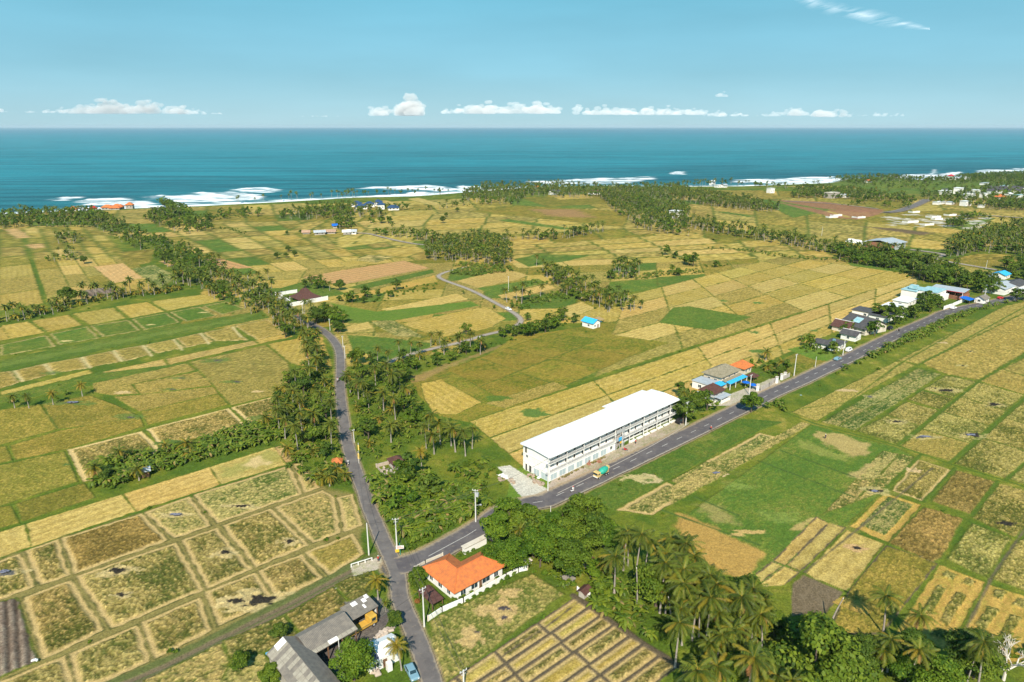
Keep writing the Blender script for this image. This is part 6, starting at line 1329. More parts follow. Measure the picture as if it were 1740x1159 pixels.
MB().slab([[(.5,-1.5,3.2),(13.5,-1.5,3.2),(13.5,-.2,3.6),(.5,-.2,3.6)]], .14).build('lower_roof', 'moss', r); MB().box(1, 13, -1.1, .6, -.3, 3.1).build('veranda_wall', 'cream', r)
r = near(VZ, 590, 525, 2.8, 42, 'blue_awning', 'bright blue sheet awning in front of the mossy roofed villa', 'awning'); MB().slab([[(0,0,2.7),(13.0,0,2.7),(13.0,3.6,3.3),(0,3.6,3.3)]], .08).build('cover', 'blue', r); MB().slab([[(-4.2,1.6,2.5),(-.05,1.6,2.5),(-.05,4.6,3.0),(-4.2,4.6,3.0)]], .08).build('cover', 'blue', r)
for x in (.2, 4.4, 8.6, 12.7): MB().box(x-.1, x+.1, .1, .3, -.2, 2.6).build('post', 'white', r)
r = near(VZ, 860, 293, 3.3, 42, 'orange_pyramid_pavilion', 'pavilion with orange pyramid roof behind the mossy roofed villa', 'pavilion'); simple_house(r, -6.0, .2, .5, 6.2, 3.1, 'cream', 'orange', rise=2.6, o=.9, wins=(('f',-4,1.2,1.0,1.2),('f',-1.5,1.2,1.0,1.2)))
r = near(VZ, 160, 495, 3.0, 42, 'white_annex', 'low white flat roofed annex left of the mossy roofed villa', 'annex'); simple_house(r, 0, 6.5, -5.5, 1.5, 3.0, 'white', 'steel', 'flat', o=.3, wins=(('l',-2,1.4,1.0,1.2),('f',3,1.4,1.0,1.2)))
r = near(VZ, 880, 440, 2.4, 42, 'garden_pavilion', 'small dark red tiled garden pavilion in the villa garden', 'pavilion'); mb, _ = hip(0, 3.2, 0, 3.2, 2.3, 1.4, .5); mb.build('roof', 'brown', r)
for a in (.1, 3.1):
    for b in (.1, 3.1): MB().box(a-.08, a+.08, b-.08, b+.08, -.2, 2.3).build('post', 'wood', r)
def parasol(x, y, fn, label, group, z=2.3, rad=1.6):
    X, Y = G(*fn(x, y)[0], z); r = empty('parasol', (X, Y, 0), .3, label, 'parasol', group); V = [(math.cos(i*math.pi/4)*rad, math.sin(i*math.pi/4)*rad, z - .25) for i in range(8)] + [(0,0,z+.35)]
    MB().add(V + [(v[0], v[1], v[2]-.12) for v in V[:8]], [(i,(i+1)%8,8) for i in range(8)] + [(i,i+9,(i+1)%8+9,(i+1)%8) for i in range(8)]).build('canopy', 'tarp', r); MB().cyl((0,0,0),(0,0,z+.2),.05,k=6).build('pole', 'white', r)
parasol(780,495,VZ,'blue parasol nearer the awning in the villa forecourt',None); parasol(870,525,VZ,'blue parasol nearest the main road in the villa forecourt',None)
wall_line(VZ(960,610, 1060,560, 1140,500), 1.6, .25, 'boundary_wall', 'grey stone wall left of the villa gate', 'wall', 'conc'); wall_line(VZ(1230,480,1310,440), 1.8, .25, 'boundary_wall', 'short grey wall right of the villa gate', 'wall', 'conc')
for i, (x, y) in enumerate(((1155,515),(1215,480),(1255,460),(920,610))):
    r = near(VZ, x, y, 0, 42, 'gate_pillar', 'white gate pillar, %s along the villa boundary' % ('first','second','third','leftmost')[i], 'gate pillar'); MB().box(-.4,.4,-.4,.4,-.2,2.6).build('shaft','white',r); MB().box(-.55,.55,-.55,.55,2.61,2.85).build('cap','cream',r)
# --- houses further up the main road
def MZ(x, y): return [mr(x, y)]
r = near(MZ, 300, 572, 2.8, 42, 'white_villa', 'white villa with dark slab roofs beside the lawn', 'house'); simple_house(r, .5, 6.5, .5, 10.5, 2.7, 'white', 'darkroof', 'hip', 1.3, .8, wins=(('f',2,1.2,.8,1.2),('l',3,1.8,.8,1.2),('l',7,1.8,.8,1.2)), doors=(('f',4.5,1.0),))
r = near(MZ, 345, 560, 3.4, 42, 'white_villa', 'taller white block with dark roof next to the lawn villa', 'house'); simple_house(r, .3, 7.5, .3, 6.5, 3.3, 'white', 'darkroof', 'hip', 1.2, .7, wins=(('f',2,1.2,1.2,1.2),('f',5,1.2,1.2,1.2),('l',3,1.5,1.2,1.2)), doors=(('f',3.5,.9),)); MB().box(1,2.2,3,4.0,4.0,4.9).build('water_tank','bluep',r)
r = near(MZ, 470, 500, 3.0, 42, 'dark_roofed_house', 'dark roofed house with pale ridge hidden in the roadside garden', 'house'); simple_house(r, .5, 7, .5, 7.5, 3.0, 'white', 'darkroof', 'gy', 1.8, .8, wins=(('f',2,1.2,1,1.2),('l',4,1.2,1,1.2)), ridge='white')
r = near(MZ, 545, 430, 4.6, 28, 'great_dark_roof', 'big house with broad dark barrel like roof and skylight', 'house'); simple_house(r, .5, 17, .5, 15, 3.4, 'cream', 'darkroof', 'gy', 4.0, .8, wins=(('f',4,1.5,1,1.3),('f',10,1.5,1,1.3),('l',6,1.5,1,1.3)), ridge='greyroof'); MB().slab([[(2.5,6,5.05),(6.2,6,6.9),(6.2,10,6.9),(2.5,10,5.05)]],.1).build('skylight','teal',r)
r = near(MZ, 390, 395, 4.2, 42, 'gabled_roof_hall', 'hall with curved pale edged brown gable in front of the great dark roof', 'house'); simple_house(r, -4, 5, -3, 5, 2.6, 'cream', 'brown', 'gy', 2.6, .8, ridge='white', wins=(('f',0,1.5,.8,1.2),))
for i, (x, y, z, a, b, c, m, lb) in enumerate(((700,355,3.2,12,9,3.0,'darkroof','long black flat roof behind the roadside trees'),(640,330,3.2,10,14,3.0,'darkroof','dark flat roofed block beside the straw field'),(760,290,3.6,14,8,3.4,'whiteroof','bright white flat roof between the dark roofs'),
        (820,320,3.0,9,8,2.8,'darkroof','low dark flat roof near the road trees'),(860,240,3.2,14,8,3.0,'whiteroof','white roof terrace block beside the white villa'))):
    r = near(MZ, x, y, z, 42, 'flat_roofed_house', lb, 'house'); simple_house(r, 0, a, 0, b, c, 'white', m, 'flat', 1, .5, wins=(('f',a*.3,1.5,1,1.2),('f',a*.7,1.5,1,1.2),('l',b*.5,1.5,1,1.2)))
r = near(MZ, 1070, 245, 0, 41, 'modern_white_villa', 'two storey modern white villa with teal roof terraces', 'house'); simple_house(r, 0, 15, 0, 10, 6.0, 'white', 'teal', 'flat', 1, .3, wins=(('f',4,2,3.6,1.5),('f',11,1,3.6,1.8),('l',4,2.4,3.6,1.5),('l',7.5,1.2,1,1.5)), doors=(('f',8,1.2),))
MB().box(-2,13,10.02,19,-.3,5.2).build('wall','white',r); MB().box(-2.4,13.4,10.35,19.4,5.21,5.5).build('roof','teal',r); MB().box(9,16,-1.5,-.02,-.3,3.4).build('wall','white',r); MB().box(1,5,12,16,6,8).build('roof_room','teal',r)
wall_line(MZ(1130,295)+MZ(1190,275)+MZ(1285,235)+MZ(1270,205), 2.0, .3, 'villa_wall', 'white wall around the modern white villa along the road', 'wall', 'white'); wall_line(MZ(1155,285)+MZ(1175,278), 1.8, .4, 'villa_gate', 'brown gate in the white villa wall', 'gate', 'wood')
r = near(MZ, 1285, 166, 4.4, -50, 'long_grey_shed', 'long open shed with pale grey roof and red edge beyond the white villa', 'shed'); MB().slab([[(-18.5,-.3,4.3),(.3,-.3,4.3),(.3,9,5.2),(-18.5,9,5.2)]],.15).build('roof','steel',r); MB().box(-18.4,.2,-.48,-.34,4.0,4.3).build('fascia','redp',r); MB().box(-18,0,8.2,8.5,-.3,4.9).build('back_wall','brick',r)
for i in range(5): MB().box(-18+i*4.5-.12,-18+i*4.5+.12,.0,.25,-.3,4.2).build('post','wood',r)
wall_line(MZ(1080,190)+MZ(1240,225)+MZ(1320,200), 2.4, .3, 'brick_wall', 'long brown brick wall below the open grey shed', 'wall', 'brick')
r = near(MZ, 1330, 225, 2.6, 30, 'blue_stall', 'stall under sagging blue tarpaulin by the main road', 'stall'); MB().slab([[(0,0,2.4),(3.4,-.5,2.9),(3.4,6,3.6),(0,6,3.0)],[(3.4,-.5,2.9),(7.5,0,2.3),(7.5,6,3.0),(3.4,6,3.6)]],.06).build('cover','tarp',r)
for a in (.2,7.2):
    for b in (.2,5.6): MB().box(a-.08,a+.08,b-.08,b+.08,-.2,2.3).build('post','wood',r)
for i, (x, y, z, a, b, c, rm, md, lb) in enumerate(((1440,215,3,8,5,2.6,'greyroof','gx','small grey roofed stall beside the blue tarpaulin'),(1600,95+40,4.5,20,12,4,'steel','gx','wide pale grey gabled roof at the right end of the road'),(1700,115,4,18,10,3.6,'darkroof','gx','brown black roof behind the pale gabled roof'),(1720,140,3,10,6,2.6,'whiteroof','flat','white wall house at the right edge by the road'),
        (1350,60,3.4,12,8,3,'whiteroof','gx','white roof in the trees above the open shed'),(1420,50,3.4,8,7,3,'whiteroof','flat','small white block in the trees above the open shed'),(1480,45,3.2,7,6,3,'steel','flat','pale block at the edge of the wood'),(1600,30,3.6,10,8,3,'blue','gx','bright blue roof in the trees at the right edge'))):
    r = near(MZ, x, y, z, 38, 'roadside_house', lb, 'house'); simple_house(r, 0, a, 0, b, c, 'white', rm, md, 1.8, .6, wins=(('f',a*.3,1.4,1,1.2),('l',b*.5,1.4,1,1.2)), doors=(('f',a*.6,1.0),))
# --- temple, shrine, pavilion, barn
r = empty('family_temple', (*G(*T_(370,340)[0]), 0), math.radians(32), 'walled family temple of grey stone with brown roofed pavilion in the thicket', 'temple')
MB().box(0,7.6,0,8.6,-.3,.06).build('courtyard','greyroof',r)
w_ = MB(); w_.box(-.1,7.7,-.25,-.01,-.3,.75).box(-.25,-.11,-.25,8.8,-.3,.9).box(7.61,7.85,-.25,8.8,-.3,.9).box(-.1,7.6,8.61,8.85,-.3,1.2).build('wall','stone',r)
for x, y in ((-.2,-.2),(7.7,-.2),(-.2,8.7),(7.7,8.7),(3.6,8.7),(-.2,4.2)): MB().box(x-.2,x+.2,y-.2,y+.2,-.3,1.15).box(x-.25,x+.25,y-.25,y+.25,1.16,1.3).build('pillar','stone',r)
mb, _ = hip(3.6,7.0,4.6,8.0,2.3,1.5,.6); mb.build('roof','brown',r)
for a in (3.7,6.9):
    for b in (4.7,7.9): MB().box(a-.1,a+.1,b-.1,b+.1,.07,2.3).build('post','wood',r)
MB().box(3.5,7.1,4.5,8.1,.06,.5).build('platform','conc',r)
rr = random.Random(3)
for i in range(9):
    x, y = ((1,1.2),(2.6,1),(4.4,1.1),(6.2,1.2),(1,3.2),(2.4,3.6),(4.6,3.0),(6.3,3.2),(1.2,6.2))[i]; h = rr.uniform(.6,1.2)
    s_ = MB().box(x-.35,x+.35,y-.35,y+.35,.06,.4).box(x-.2,x+.2,y-.2,y+.2,.41,h).box(x-.34,x+.34,y-.34,y+.34,h+.01,h+.12); s_.add([(x-.3,y-.3,h+.13),(x+.3,y-.3,h+.13),(x+.3,y+.3,h+.13),(x-.3,y+.3,h+.13),(x,y,h+.6)],[(0,1,4),(1,2,4),(2,3,4),(3,0,4),(3,2,1,0)]); s_.build('altar', 'conc' if i % 4 else 'stone', r)
r = empty('roadside_shrine', (*G(*F_(335,918)[0]), 0), math.radians(8), 'small roadside pavilion with orange pyramid roof and white base', 'shrine'); mb, _ = hip(0,2.5,0,2.5,2.0,1.2,.45); mb.build('roof','orange',r); MB().box(-.1,2.6,-.1,2.6,-.3,.45).build('platform','white',r); MB().box(.2,2.3,1.9,2.2,.46,1.9).build('back_wall','brick',r)
for a in (.12,2.38):
    for b in (.12,2.38): MB().box(a-.09,a+.09,b-.09,b+.09,.46,2.0).build('post','wood',r)
QZ = ZM(440,470,7.242)
def joglo():
    X, Y = G(*QZ(505,285)[0], 2.6); r = empty('peaked_pavilion', (X, Y, 0), math.radians(42), 'open pavilion with tall peaked dark brown roof inside a white wall', 'pavilion')
    z = 2.4; n = 4; P = []
    rings = [(7.2, z), (4.6, z+1.3), (2.7, z+2.7), (1.5, z+4.6)]; mb = MB(); c = (6.5, 6.5)
    for (a, za), (b, zb) in zip(rings, rings[1:]):
        k = [(-1,-1),(1,-1),(1,1),(-1,1)]
        for i in range(4):
            p, q = k[i], k[(i+1)%4]; mb.slab([[(c[0]+p[0]*a,c[1]+p[1]*a,za),(c[0]+q[0]*a,c[1]+q[1]*a,za),(c[0]+q[0]*b,c[1]+q[1]*b,zb),(c[0]+p[0]*b,c[1]+p[1]*b,zb)]], .15)
    mb.slab([[(c[0]-1.5,c[1]-1.5,z+4.6),(c[0]+1.5,c[1]-1.5,z+4.6),(c[0]+.9,c[1],z+5.2),(c[0]-.9,c[1],z+5.2)],[(c[0]+1.5,c[1]+1.5,z+4.6),(c[0]-1.5,c[1]+1.5,z+4.6),(c[0]-.9,c[1],z+5.2),(c[0]+.9,c[1],z+5.2)],[(c[0]+1.5,c[1]-1.5,z+4.6),(c[0]+1.5,c[1]+1.5,z+4.6),(c[0]+.9,c[1],z+5.2)],[(c[0]-1.5,c[1]+1.5,z+4.6),(c[0]-1.5,c[1]-1.5,z+4.6),(c[0]-.9,c[1],z+5.2)]], .12)
    mb.build('roof', 'brown', r)
    for a in (1.5,6.5,11.5):
        for b in (1.5,6.5,11.5): MB().box(a-.15,a+.15,b-.15,b+.15,-.2,z+.8).build('post','wood',r)
    MB().box(3,10,5,10,-.2,2.4).build('inner_wall','cream',r)
joglo()
wall_line(QZ(205,240, 340,310, 410,372, 560,345, 700,318, 850,290), 2.6, .35, 'compound_wall', 'white compound wall in front of the peaked pavilion', 'wall', 'white'); wall_line(QZ(205,245, 330,222, 470,200), 2.2, .35, 'compound_wall', 'white compound wall behind the peaked pavilion', 'wall', 'white')
for q in (QZ(290,260, 400,250, 420,330, 360,300), QZ(420,335, 560,310, 820,270, 700,250, 640,260, 420,310)):
    K0 = KEEP[:]; KEEP.clear(); grow(q, dict(u=1), 3, 'inside the white compound wall', sc=(.7,1)); KEEP.extend(K0)
grow(QZ(560,130, 760,90, 900,150, 880,210, 760,240, 620,200), dict(p=3,t=3,u=2), 5, 'behind the peaked pavilion', sc=(.6,.8)); tree_at(QZ, 995, 175, .95, 'round tree standing alone beside the straw strip', 2)
r = empty('blue_barn', (*G(*F_(1615,230)[0]), 0), math.radians(42), 'white barn with bright blue sheet roof at the meadow corner', 'barn'); simple_house(r, 0, 5.5, 0, 7.5, 3.0, 'white', 'blue', 'gy', 1.8, .6, wins=(('f',1.5,1,1,1),('l',3,1.2,1,1)), doors=(('f',3.8,1.0),))
r = empty('lean_to', (*G(*F_(1650,205)[0]), 0), math.radians(42), 'thatched lean to on the right of the blue barn', 'lean to'); MB().slab([[(0,0,2),(3.5,0,2),(3.5,4,2.8),(0,4,2.8)]],.2).build('roof','straw',r)
for a in (.2,3.3): MB().box(a-.08,a+.08,.1,.3,-.2,1.9).build('post','wood',r)
r = near(B_, 675, 935, 2.4, 30, 'field_hut', 'small hut with pale sheet roof in the banana strip', 'hut'); mb,_ = hip(0,3.2,0,2.8,2.2,.8,.4,'gx'); mb.build('roof','steel',r); MB().box(.2,3,.2,2.6,-.2,2.1).build('wall','wood',r)
for x, y, a, lb in ((625,350,40,'little white walled hut with brown roof among the grove trees'),(490,470,20,'grey roofed hut in the trees above the mud bund plots'),(610,550,50,'brown shack with white front wall at the grove edge'),(325,270,10,'tall narrow stone shrine rising from the tree crowns')):
    r = near(I_, x, y, 2.2, a, 'garden_hut' if x != 325 else 'stone_shrine', lb, 'hut' if x != 325 else 'shrine')
    if x == 325: MB().box(-.7,.7,-.7,.7,-.2,3.4).box(-.45,.45,-.45,.45,3.41,5.0).box(-.6,.6,-.6,.6,5.01,5.3).build('tower','stone',r)
    else: mb,_ = hip(-1.2,1.2,-.2,1.6,1.7,.7,.3,'gx'); mb.build('roof','brown' if x != 490 else 'greyroof',r); MB().box(-1.1,1.1,0,1.5,-.2,1.6).build('wall','conc',r)
wall_line(I_(545,565,625,605), 1.2, .25, 'low_white_wall', 'short white wall at the corner of the mud bund plots', 'wall', 'white')
# --- far buildings
FAR = [(E_,30,643,'white tower like villa above the long palm belt',11,11,8,'whiteroof','flat'),(E_,490,518,'tall white house near the coast',9,8,7,'whiteroof','flat'),(E_,790,545,'wide tan two storey building beyond the upper palm wood',20,12,8,'cream','flat'),(E_,860,540,'low white wing beside the wide tan building',14,10,4,'whiteroof','flat'),
       (E_,230,490,'white beach house behind the palms',12,8,4,'whiteroof','flat'),(E_,262,490,'second beach house with grey roof',8,7,4,'steel','gx'),(E_,205,470,'small pale house on the shore',9,7,4,'whiteroof','gx'),(E_,970,476,'small red roofed house on the headland',14,8,3,'orange','gx'),
       (E_,985,772,'long steel roofed warehouse behind the palm belt',0,0,0,'steel','gx'),(D_,1070,525,'white house with dark roof among the coastal palms',16,10,5,'darkroof','gx'),(D_,1260,525,'brown roofed house hidden in the coastal palms',16,9,4,'brown','gx'),(D_,985,500,'small red roofed hut on the shore',9,7,4,'orange','gx'),
       (N_,1490,720,'low pink roofed farmhouse in the fields',8,5,2,'pink','gx'),(N_,1550,725,'grey blue roofed farmhouse in the fields',12,6,3,'steel','gx'),(N_,1600,718,'broad pink roofed farmhouse in the fields',12,7,2.2,'pink','gx'),(N_,1690,722,'small white farmhouse in the fields',8,5,3,'whiteroof','gx'),(N_,1640,690,'tiny blue roofed hut above the farmhouses',5,4,3,'tarp','gx'),
       (D_,80,585,'left dark blue roofed villa near the coast',12,9,4,'nav','hip'),(D_,100,598,'low blue roofed villa near the coast',14,7,3,'nav','hip'),(D_,150,588,'second dark blue roofed villa near the coast',11,8,4,'nav','hip'),(D_,190,582,'third dark blue roofed villa near the coast',10,8,5,'nav','hip'),(D_,210,598,'tall blue roofed villa near the coast',8,9,6,'nav','hip'),(D_,262,603,'right blue roofed villa near the coast',13,6,3,'nav','hip'),(D_,60,720,'pale field shed beside the far lane',8,4,2.4,'steel','gx'),
       (N_,345,605,'leftmost orange roofed beach shelter',9,7,3,'orange','hip'),(N_,440,602,'red roofed beach shelter',10,7,3,'redp','hip'),(N_,500,600,'broad orange roofed beach restaurant',15,10,4,'orange','hip'),(N_,540,600,'low orange roofed beach restaurant',14,8,3,'orange_d','hip'),(N_,555,596,'wavy orange roofed beach restaurant',12,8,4,'orange','hip'),(N_,580,596,'small orange roofed beach kiosk',7,7,4,'orange_d','hip'),(N_,620,594,'tall orange roofed beach pavilion',10,9,6,'orange','hip'),
       (E_,1340,525,'white villa block left in the far settlement',22,9,5,'whiteroof','flat'),(E_,1360,512,'dark roofed villa in the far settlement',14,9,4,'darkroof','flat'),(E_,1420,522,'cube shaped white villa in the far settlement',16,9,9,'whiteroof','flat'),(E_,1450,545,'white villa with open terrace in the far settlement',12,8,6,'whiteroof','flat'),(E_,1480,535,'twin white villa in the far settlement',14,9,6,'steel','flat'),(E_,1510,525,'white villa with blue front in the far settlement',12,9,7,'whiteroof','flat'),
       (E_,1545,540,'narrow white villa in the far settlement',10,8,6,'whiteroof','flat'),(E_,1310,575,'long low white wall house below the settlement',22,6,3,'whiteroof','flat'),(E_,1380,575,'grey flat house below the settlement',12,7,3,'steel','flat'),(E_,1450,582,'square white house below the settlement',13,8,6,'whiteroof','flat'),(E_,1625,550,'bright orange roofed house in the far settlement',15,10,4,'orange','hip'),(E_,1655,560,'smaller orange roofed house in the far settlement',8,8,4,'orange','hip'),
       (E_,1690,582,'pale flat house at the far right edge',14,8,3,'steel','flat'),(E_,1370,455,'long white house in the headland wood',20,8,3,'whiteroof','flat'),(E_,1410,455,'small white house in the headland wood',10,7,3,'whiteroof','flat'),(E_,1380,442,'red roofed house on the headland edge',10,8,4,'redp','hip'),(E_,1460,457,'pale cabin in the headland wood',8,6,3,'whiteroof','flat'),(E_,1540,485,'long pale grey roof above the settlement',28,7,3,'steel','flat'),(E_,1630,495,'pale teal roof above the settlement',18,7,4,'teal','flat'),
       (E_,1530,590,'white cabin near the spoil heaps',8,5,3,'whiteroof','flat'),(E_,1670,540,'white gabled house at the far right',12,8,5,'whiteroof','gx'),(E_,1710,545,'white house with teal trim at the far right',14,8,5,'teal','flat')]
M['pink'] = mat('faded_pink_tile', (.42,.27,.18), .9, noise=(.6,4)); M['nav'] = mat('dark_blue_tile', (.03,.07,.16), .5, noise=(.6,4), wave=(1.5,'Z',.3))
for i, (fn, x, y, lb, a, b, h, rm, md) in enumerate(FAR):
    X, Y = G(*fn(x, y)[0])
    if a == 0:
        r = empty('warehouse', (*G(*E_(1095,800)[0]), 0), math.radians(38), lb, 'warehouse'); MB().box(0,22,0,23,-.5,5.2).build('wall','brick',r); MB().box(.2,21.8,-.05,-.005,0,4.9).build('door','steel',r); MB().slab([[(-1,-1,5.3),(23,-1,5.3),(23,12,7.5),(-1,12,7.5)],[(-1,12,7.5),(23,12,7.5),(23,24.5,5.3),(-1,24.5,5.3)]],.2).build('roof','steel',r); continue
    a_ = (42, 30, 35)[i % 3] if X > 0 else (12, 20, 5)[i % 3]
    if fn is N_: a, b, h = a * .8, b * .8, h * .8
    r = empty('far_house', (X, Y, max(0, land_z(X, Y))), math.radians(a_), lb, 'house'); MB().box(0,a,0,b,-3,h).build('wall','white' if rm != 'cream' and fn is not N_ else 'conc',r)
    if md == 'flat': flat(0,a,0,b,h+.01,.5,.35).build('roof',rm,r)
    else: mb,_ = hip(0,a,0,b,h,(3.2 if md == 'hip' else 2.0),1.0,md); mb.build('roof',rm,r)
    for q in range(max(1, int(a/4))): wall_open(r,'f',0,a*(q+.5)/max(1,int(a/4)),1.6,h*.35,1.6)
for i in range(16):
    x = 1580 + (i % 8) * 21 + rnd.uniform(-5, 5); y = 508 + (i // 8) * 13 + rnd.uniform(-3, 3); X, Y = G(*E_(x, y)[0])
    r = empty('terraced_villa', (X, Y, max(0, land_z(X, Y))), math.radians(30), 'dark gabled villa in the dense far cluster at the right', 'house', 'dark gabled villas in the far cluster'); MB().box(0,9,0,9,-3,5).build('wall','white',r); mb,_ = hip(0,9,0,9,5,2.6,.7,'gy'); mb.build('roof','darkroof',r)
for i, (x, y) in enumerate(((890,757),(920,762),(960,770),(975,768))):
    X, Y = G(*E_(x, y)[0]); r = empty('white_tank', (X, Y, 0), .5, 'white mound like tarpaulin heap beside the warehouse', 'heap', 'white heaps beside the warehouse'); MB().add([(-5,-4,0),(5,-4,0),(5,4,0),(-5,4,0),(-2,-1,3),(3,-1,2.6),(2,2,2.8),(-3,2,3.2)],[(0,1,5,4),(1,2,6,5),(2,3,7,6),(3,0,4,7),(4,5,6,7),(3,2,1,0)]).build('cover','whiteroof',r,.6)
for i, (x, y) in enumerate(((1080,500),(1130,490),(1200,480),(985,530),(780,640),(800,632),(920,642),(1165,665),(1250,678),(1190,615),(1300,650),(1370,630),(1285,640))):
    X, Y = G(*E_(x, y)[0]); 
    if y < 600: continue
    r = empty('unfinished_wall', (X, Y, 0), math.radians(20), 'low unfinished white masonry on the cleared building plots', 'masonry', 'unfinished white masonry on the building plots'); w2 = rnd.uniform(8,16); MB().box(0,w2,0,.4,-.5,2.2).box(0,.4,.41,rnd.uniform(5,9),-.5,1.8).box(w2-.4,w2,.41,5,-.5,2.0).build('masonry','white',r)
r = empty('excavator', (*G(*E_(1500,625)[0]), 0), .4, 'yellow excavator working on the far building plots', 'excavator'); MB().box(-3,3,-1.6,-.6,0,1.1).box(-3,3,.6,1.6,0,1.1).build('tracks','blackm',r); MB().box(-2.4,2.0,-1.5,1.5,1.11,2.6).box(.2,1.8,-1.3,.2,2.61,4.0).build('body','yellow',r,.1); MB().cyl((2,0,2.2),(5.5,0,5),.35).cyl((5.5,0,5),(8,0,2.2),.28).build('boom','yellow',r); MB().box(7.4,8.8,-.7,.7,.9,2.1).build('bucket','blackm',r)
# ------------------------------------------------------------------ poles, wires, signs
def hgt_at(bx, by, ty):
    X, D = G(bx, by); v = (ty - CY) / FPX; return CAM_H - (v * D * cP + D * sP) / (cP - v * sP)
TOPS = {}
def pole(bx, by, ty, label, group=None, arm=1.6, rz=.7, box=False, key=None, m='metalp', r0=.19):
    X, Y = G(bx, by); h = max(4, min(11, hgt_at(bx, by, ty))); r = empty('utility_pole', (X, Y, 0), rz, label, 'pole', group)
    MB().cyl((0,0,-.3),(0,0,h),r0,r0*.62).build('shaft', m, r)
    if arm:
        MB().box(-arm/2,arm/2,-.08,.08,h-.35,h-.2).box(-arm*.3,arm*.3,-.05,.05,h-1.0,h-.9).build('crossarm', 'rail', r)
        i_ = MB()
        for a in (-arm/2+.1, 0, arm/2-.1): i_.cyl((a,0,h-.2),(a,0,h+.05),.07,k=6)
        i_.build('insulators', 'white', r)
    if box: MB().box(.1,.9,-.35,.35,h-1.9,h-.9).build('transformer', 'rail', r); MB().cyl((0,0,h*.52),(1.4,0,h*.56),.06).box(1.2,1.7,-.12,.12,h*.55,h*.58).build('lamp_arm','rail',r)
    TOPS[key or (bx, by)] = (X, Y, h - .15); return r
pole(721,1065,999,'tall concrete pole with crossarm at the roadside below the carport',key='a'); pole(627,944,889,'plain grey pole on the field side of the narrow road above the junction',arm=0,key='b'); pole(674.7,934,881,'pole with crossarm beside the white road sign',key='c',rz=.1)
pole(808.4,887,832,'pole with transformer and lamp at the banana plot corner',box=True,key='d',rz=-.3); pole(931,834,778,'pole in front of the gable end of the white building',key='e'); pole(1165,723,683,'pole at the far end of the white building',key='f'); pole(788,1168,1146,'pole top rising from the bottom edge beside the crop corner',key='g')
pole(935,902,860,'slender pole among the broad trees',arm=0,r0=.13); pole(581,1152,1087,'thin pole standing in the yard between the grey sheds',arm=0,r0=.12,key='y'); pole(1349,639,602,'leaning pole with crossarm beside the small meadow',key='h'); pole(1385,624,606,'short plain post beside the main road',arm=0,r0=.12)
pole(1432,604,571,'pole with crossarm in front of the lawn villa',key='i'); pole(1273,671,637,'pole at the entrance of the villa with blue awnings',key='j'); pole(1633,513,496,'pole beside the long grey shed',key='k'); pole(1671,513,490,'pole beside the blue tarpaulin stall',key='l'); pole(1545,535,525,'pole in the roadside trees by the dark roofs',key='m'); pole(1725,512,497,'pole at the right end of the road',key='n')
for i, (x, y, t) in enumerate(((561,562,542),(583,590,571),(586.5,609,588),(602,752,730),(494,523,505),(515,534,518),(815.5,598,571),(864,495,470))): pole(x, y, t, ('pole nearest the pavilion trees','second pole along the narrow road bend','third pole along the narrow road bend','pole beside the narrow road in the thicket','greenish pole behind the white compound','pole in front of the white compound wall','pole beside the curving pale lane','slim pole beyond the curving lane')[i], arm=.9, r0=.15, key='q%d' % i)
for i, (x, y, t) in enumerate(((1675,457,442),(1396,401,385),(424,495,468),(1108,332,318))): pole(x, y, t, ('pole on the olive meadow below the dark wood','thin pole in the wide yellow field beyond the palm belt','pale pole rising from the lower diagonal belt','pole near the coastal palms')[i], arm=0, r0=.14)
def wire(a, b, off=0, label=None):
    A = Vector(TOPS[a]); B = Vector(TOPS[b]); d = (B - A); n = Vector((-d.y, d.x, 0)).normalized() * off; m = MB(); k = 8; P = [A + d * (i/k) + n + Vector((0,0,-.035 * d.length * 4 * (i/k) * (1 - i/k))) for i in range(k+1)]
    P = [p - P[0] for p in P]
    for p, q in zip(P, P[1:]): m.cyl(p, q, .035, k=4)
    o = m.build('power_line', 'dark'); o.location = A + n; tag(o, label or 'thin cable strung between the roadside poles', 'cable', 'cables between the roadside poles')
for a, b in (('b','c'),('c','a'),('a','g'),('c','d'),('a','y'),('e','d'),('e','f'),('f','j'),('j','h'),('h','i'),('i','m'),('m','k'),('k','l'),('l','n'),('q0','q1'),('q1','q2'),('q3','b'),('q4','q5')):
    for off in ((-.5,.5) if (a, b) in (('c','a'),('a','g'),('c','d')) else (0,)): wire(a, b, off)
# road sign at the junction: white panel with red lettering strokes too small to read, and a yellow one below
X, Y = G(*J_(966,325)[0]); r = empty('road_sign', (X, Y, 0), .15, 'white and yellow road sign on a post beside the pole at the junction', 'sign'); MB().cyl((0,0,-.2),(0,0,3.4),.07).build('post','green',r)
pn = MB().box(-.95,.95,-.10,-.04,1.8,2.7).build('panel','white',r); q = MB()
for i in range(3): q.box(-.75,.75-.2*i,-.112,-.104,1.98+.24*i,2.08+.24*i)
q.build('lettering','redp',pn); MB().box(-1.1,-.2,-.10,-.04,.9,1.7).build('small_panel','gold',r)
for i, (x, y) in enumerate(((62,80),(62,170))): 
    X, Y = G(*T_(x, y)[0]); r = empty('ceremonial_banner', (X, Y, 0), 0, 'yellow cloth banner on a post beside the narrow road, %s' % ('upper one','lower one')[i], 'banner'); MB().cyl((0,0,-.2),(0,0,4.2),.06).build('post','white',r); MB().box(-.2,.2,-.05,.05,1.6,3.4).build('cloth','gold',r)
X, Y = G(*J_(645,405)[0]); r = empty('channel_railing', (X, Y, 0), math.radians(30), 'white painted railing over the channel beside the junction', 'railing'); g = MB().box(0,5.2,-.08,.08,.75,.9)
for i in range(4): g.box(i*1.7-.1,i*1.7+.1,-.1,.1,-.2,.74)
g.build('rail','white',r)
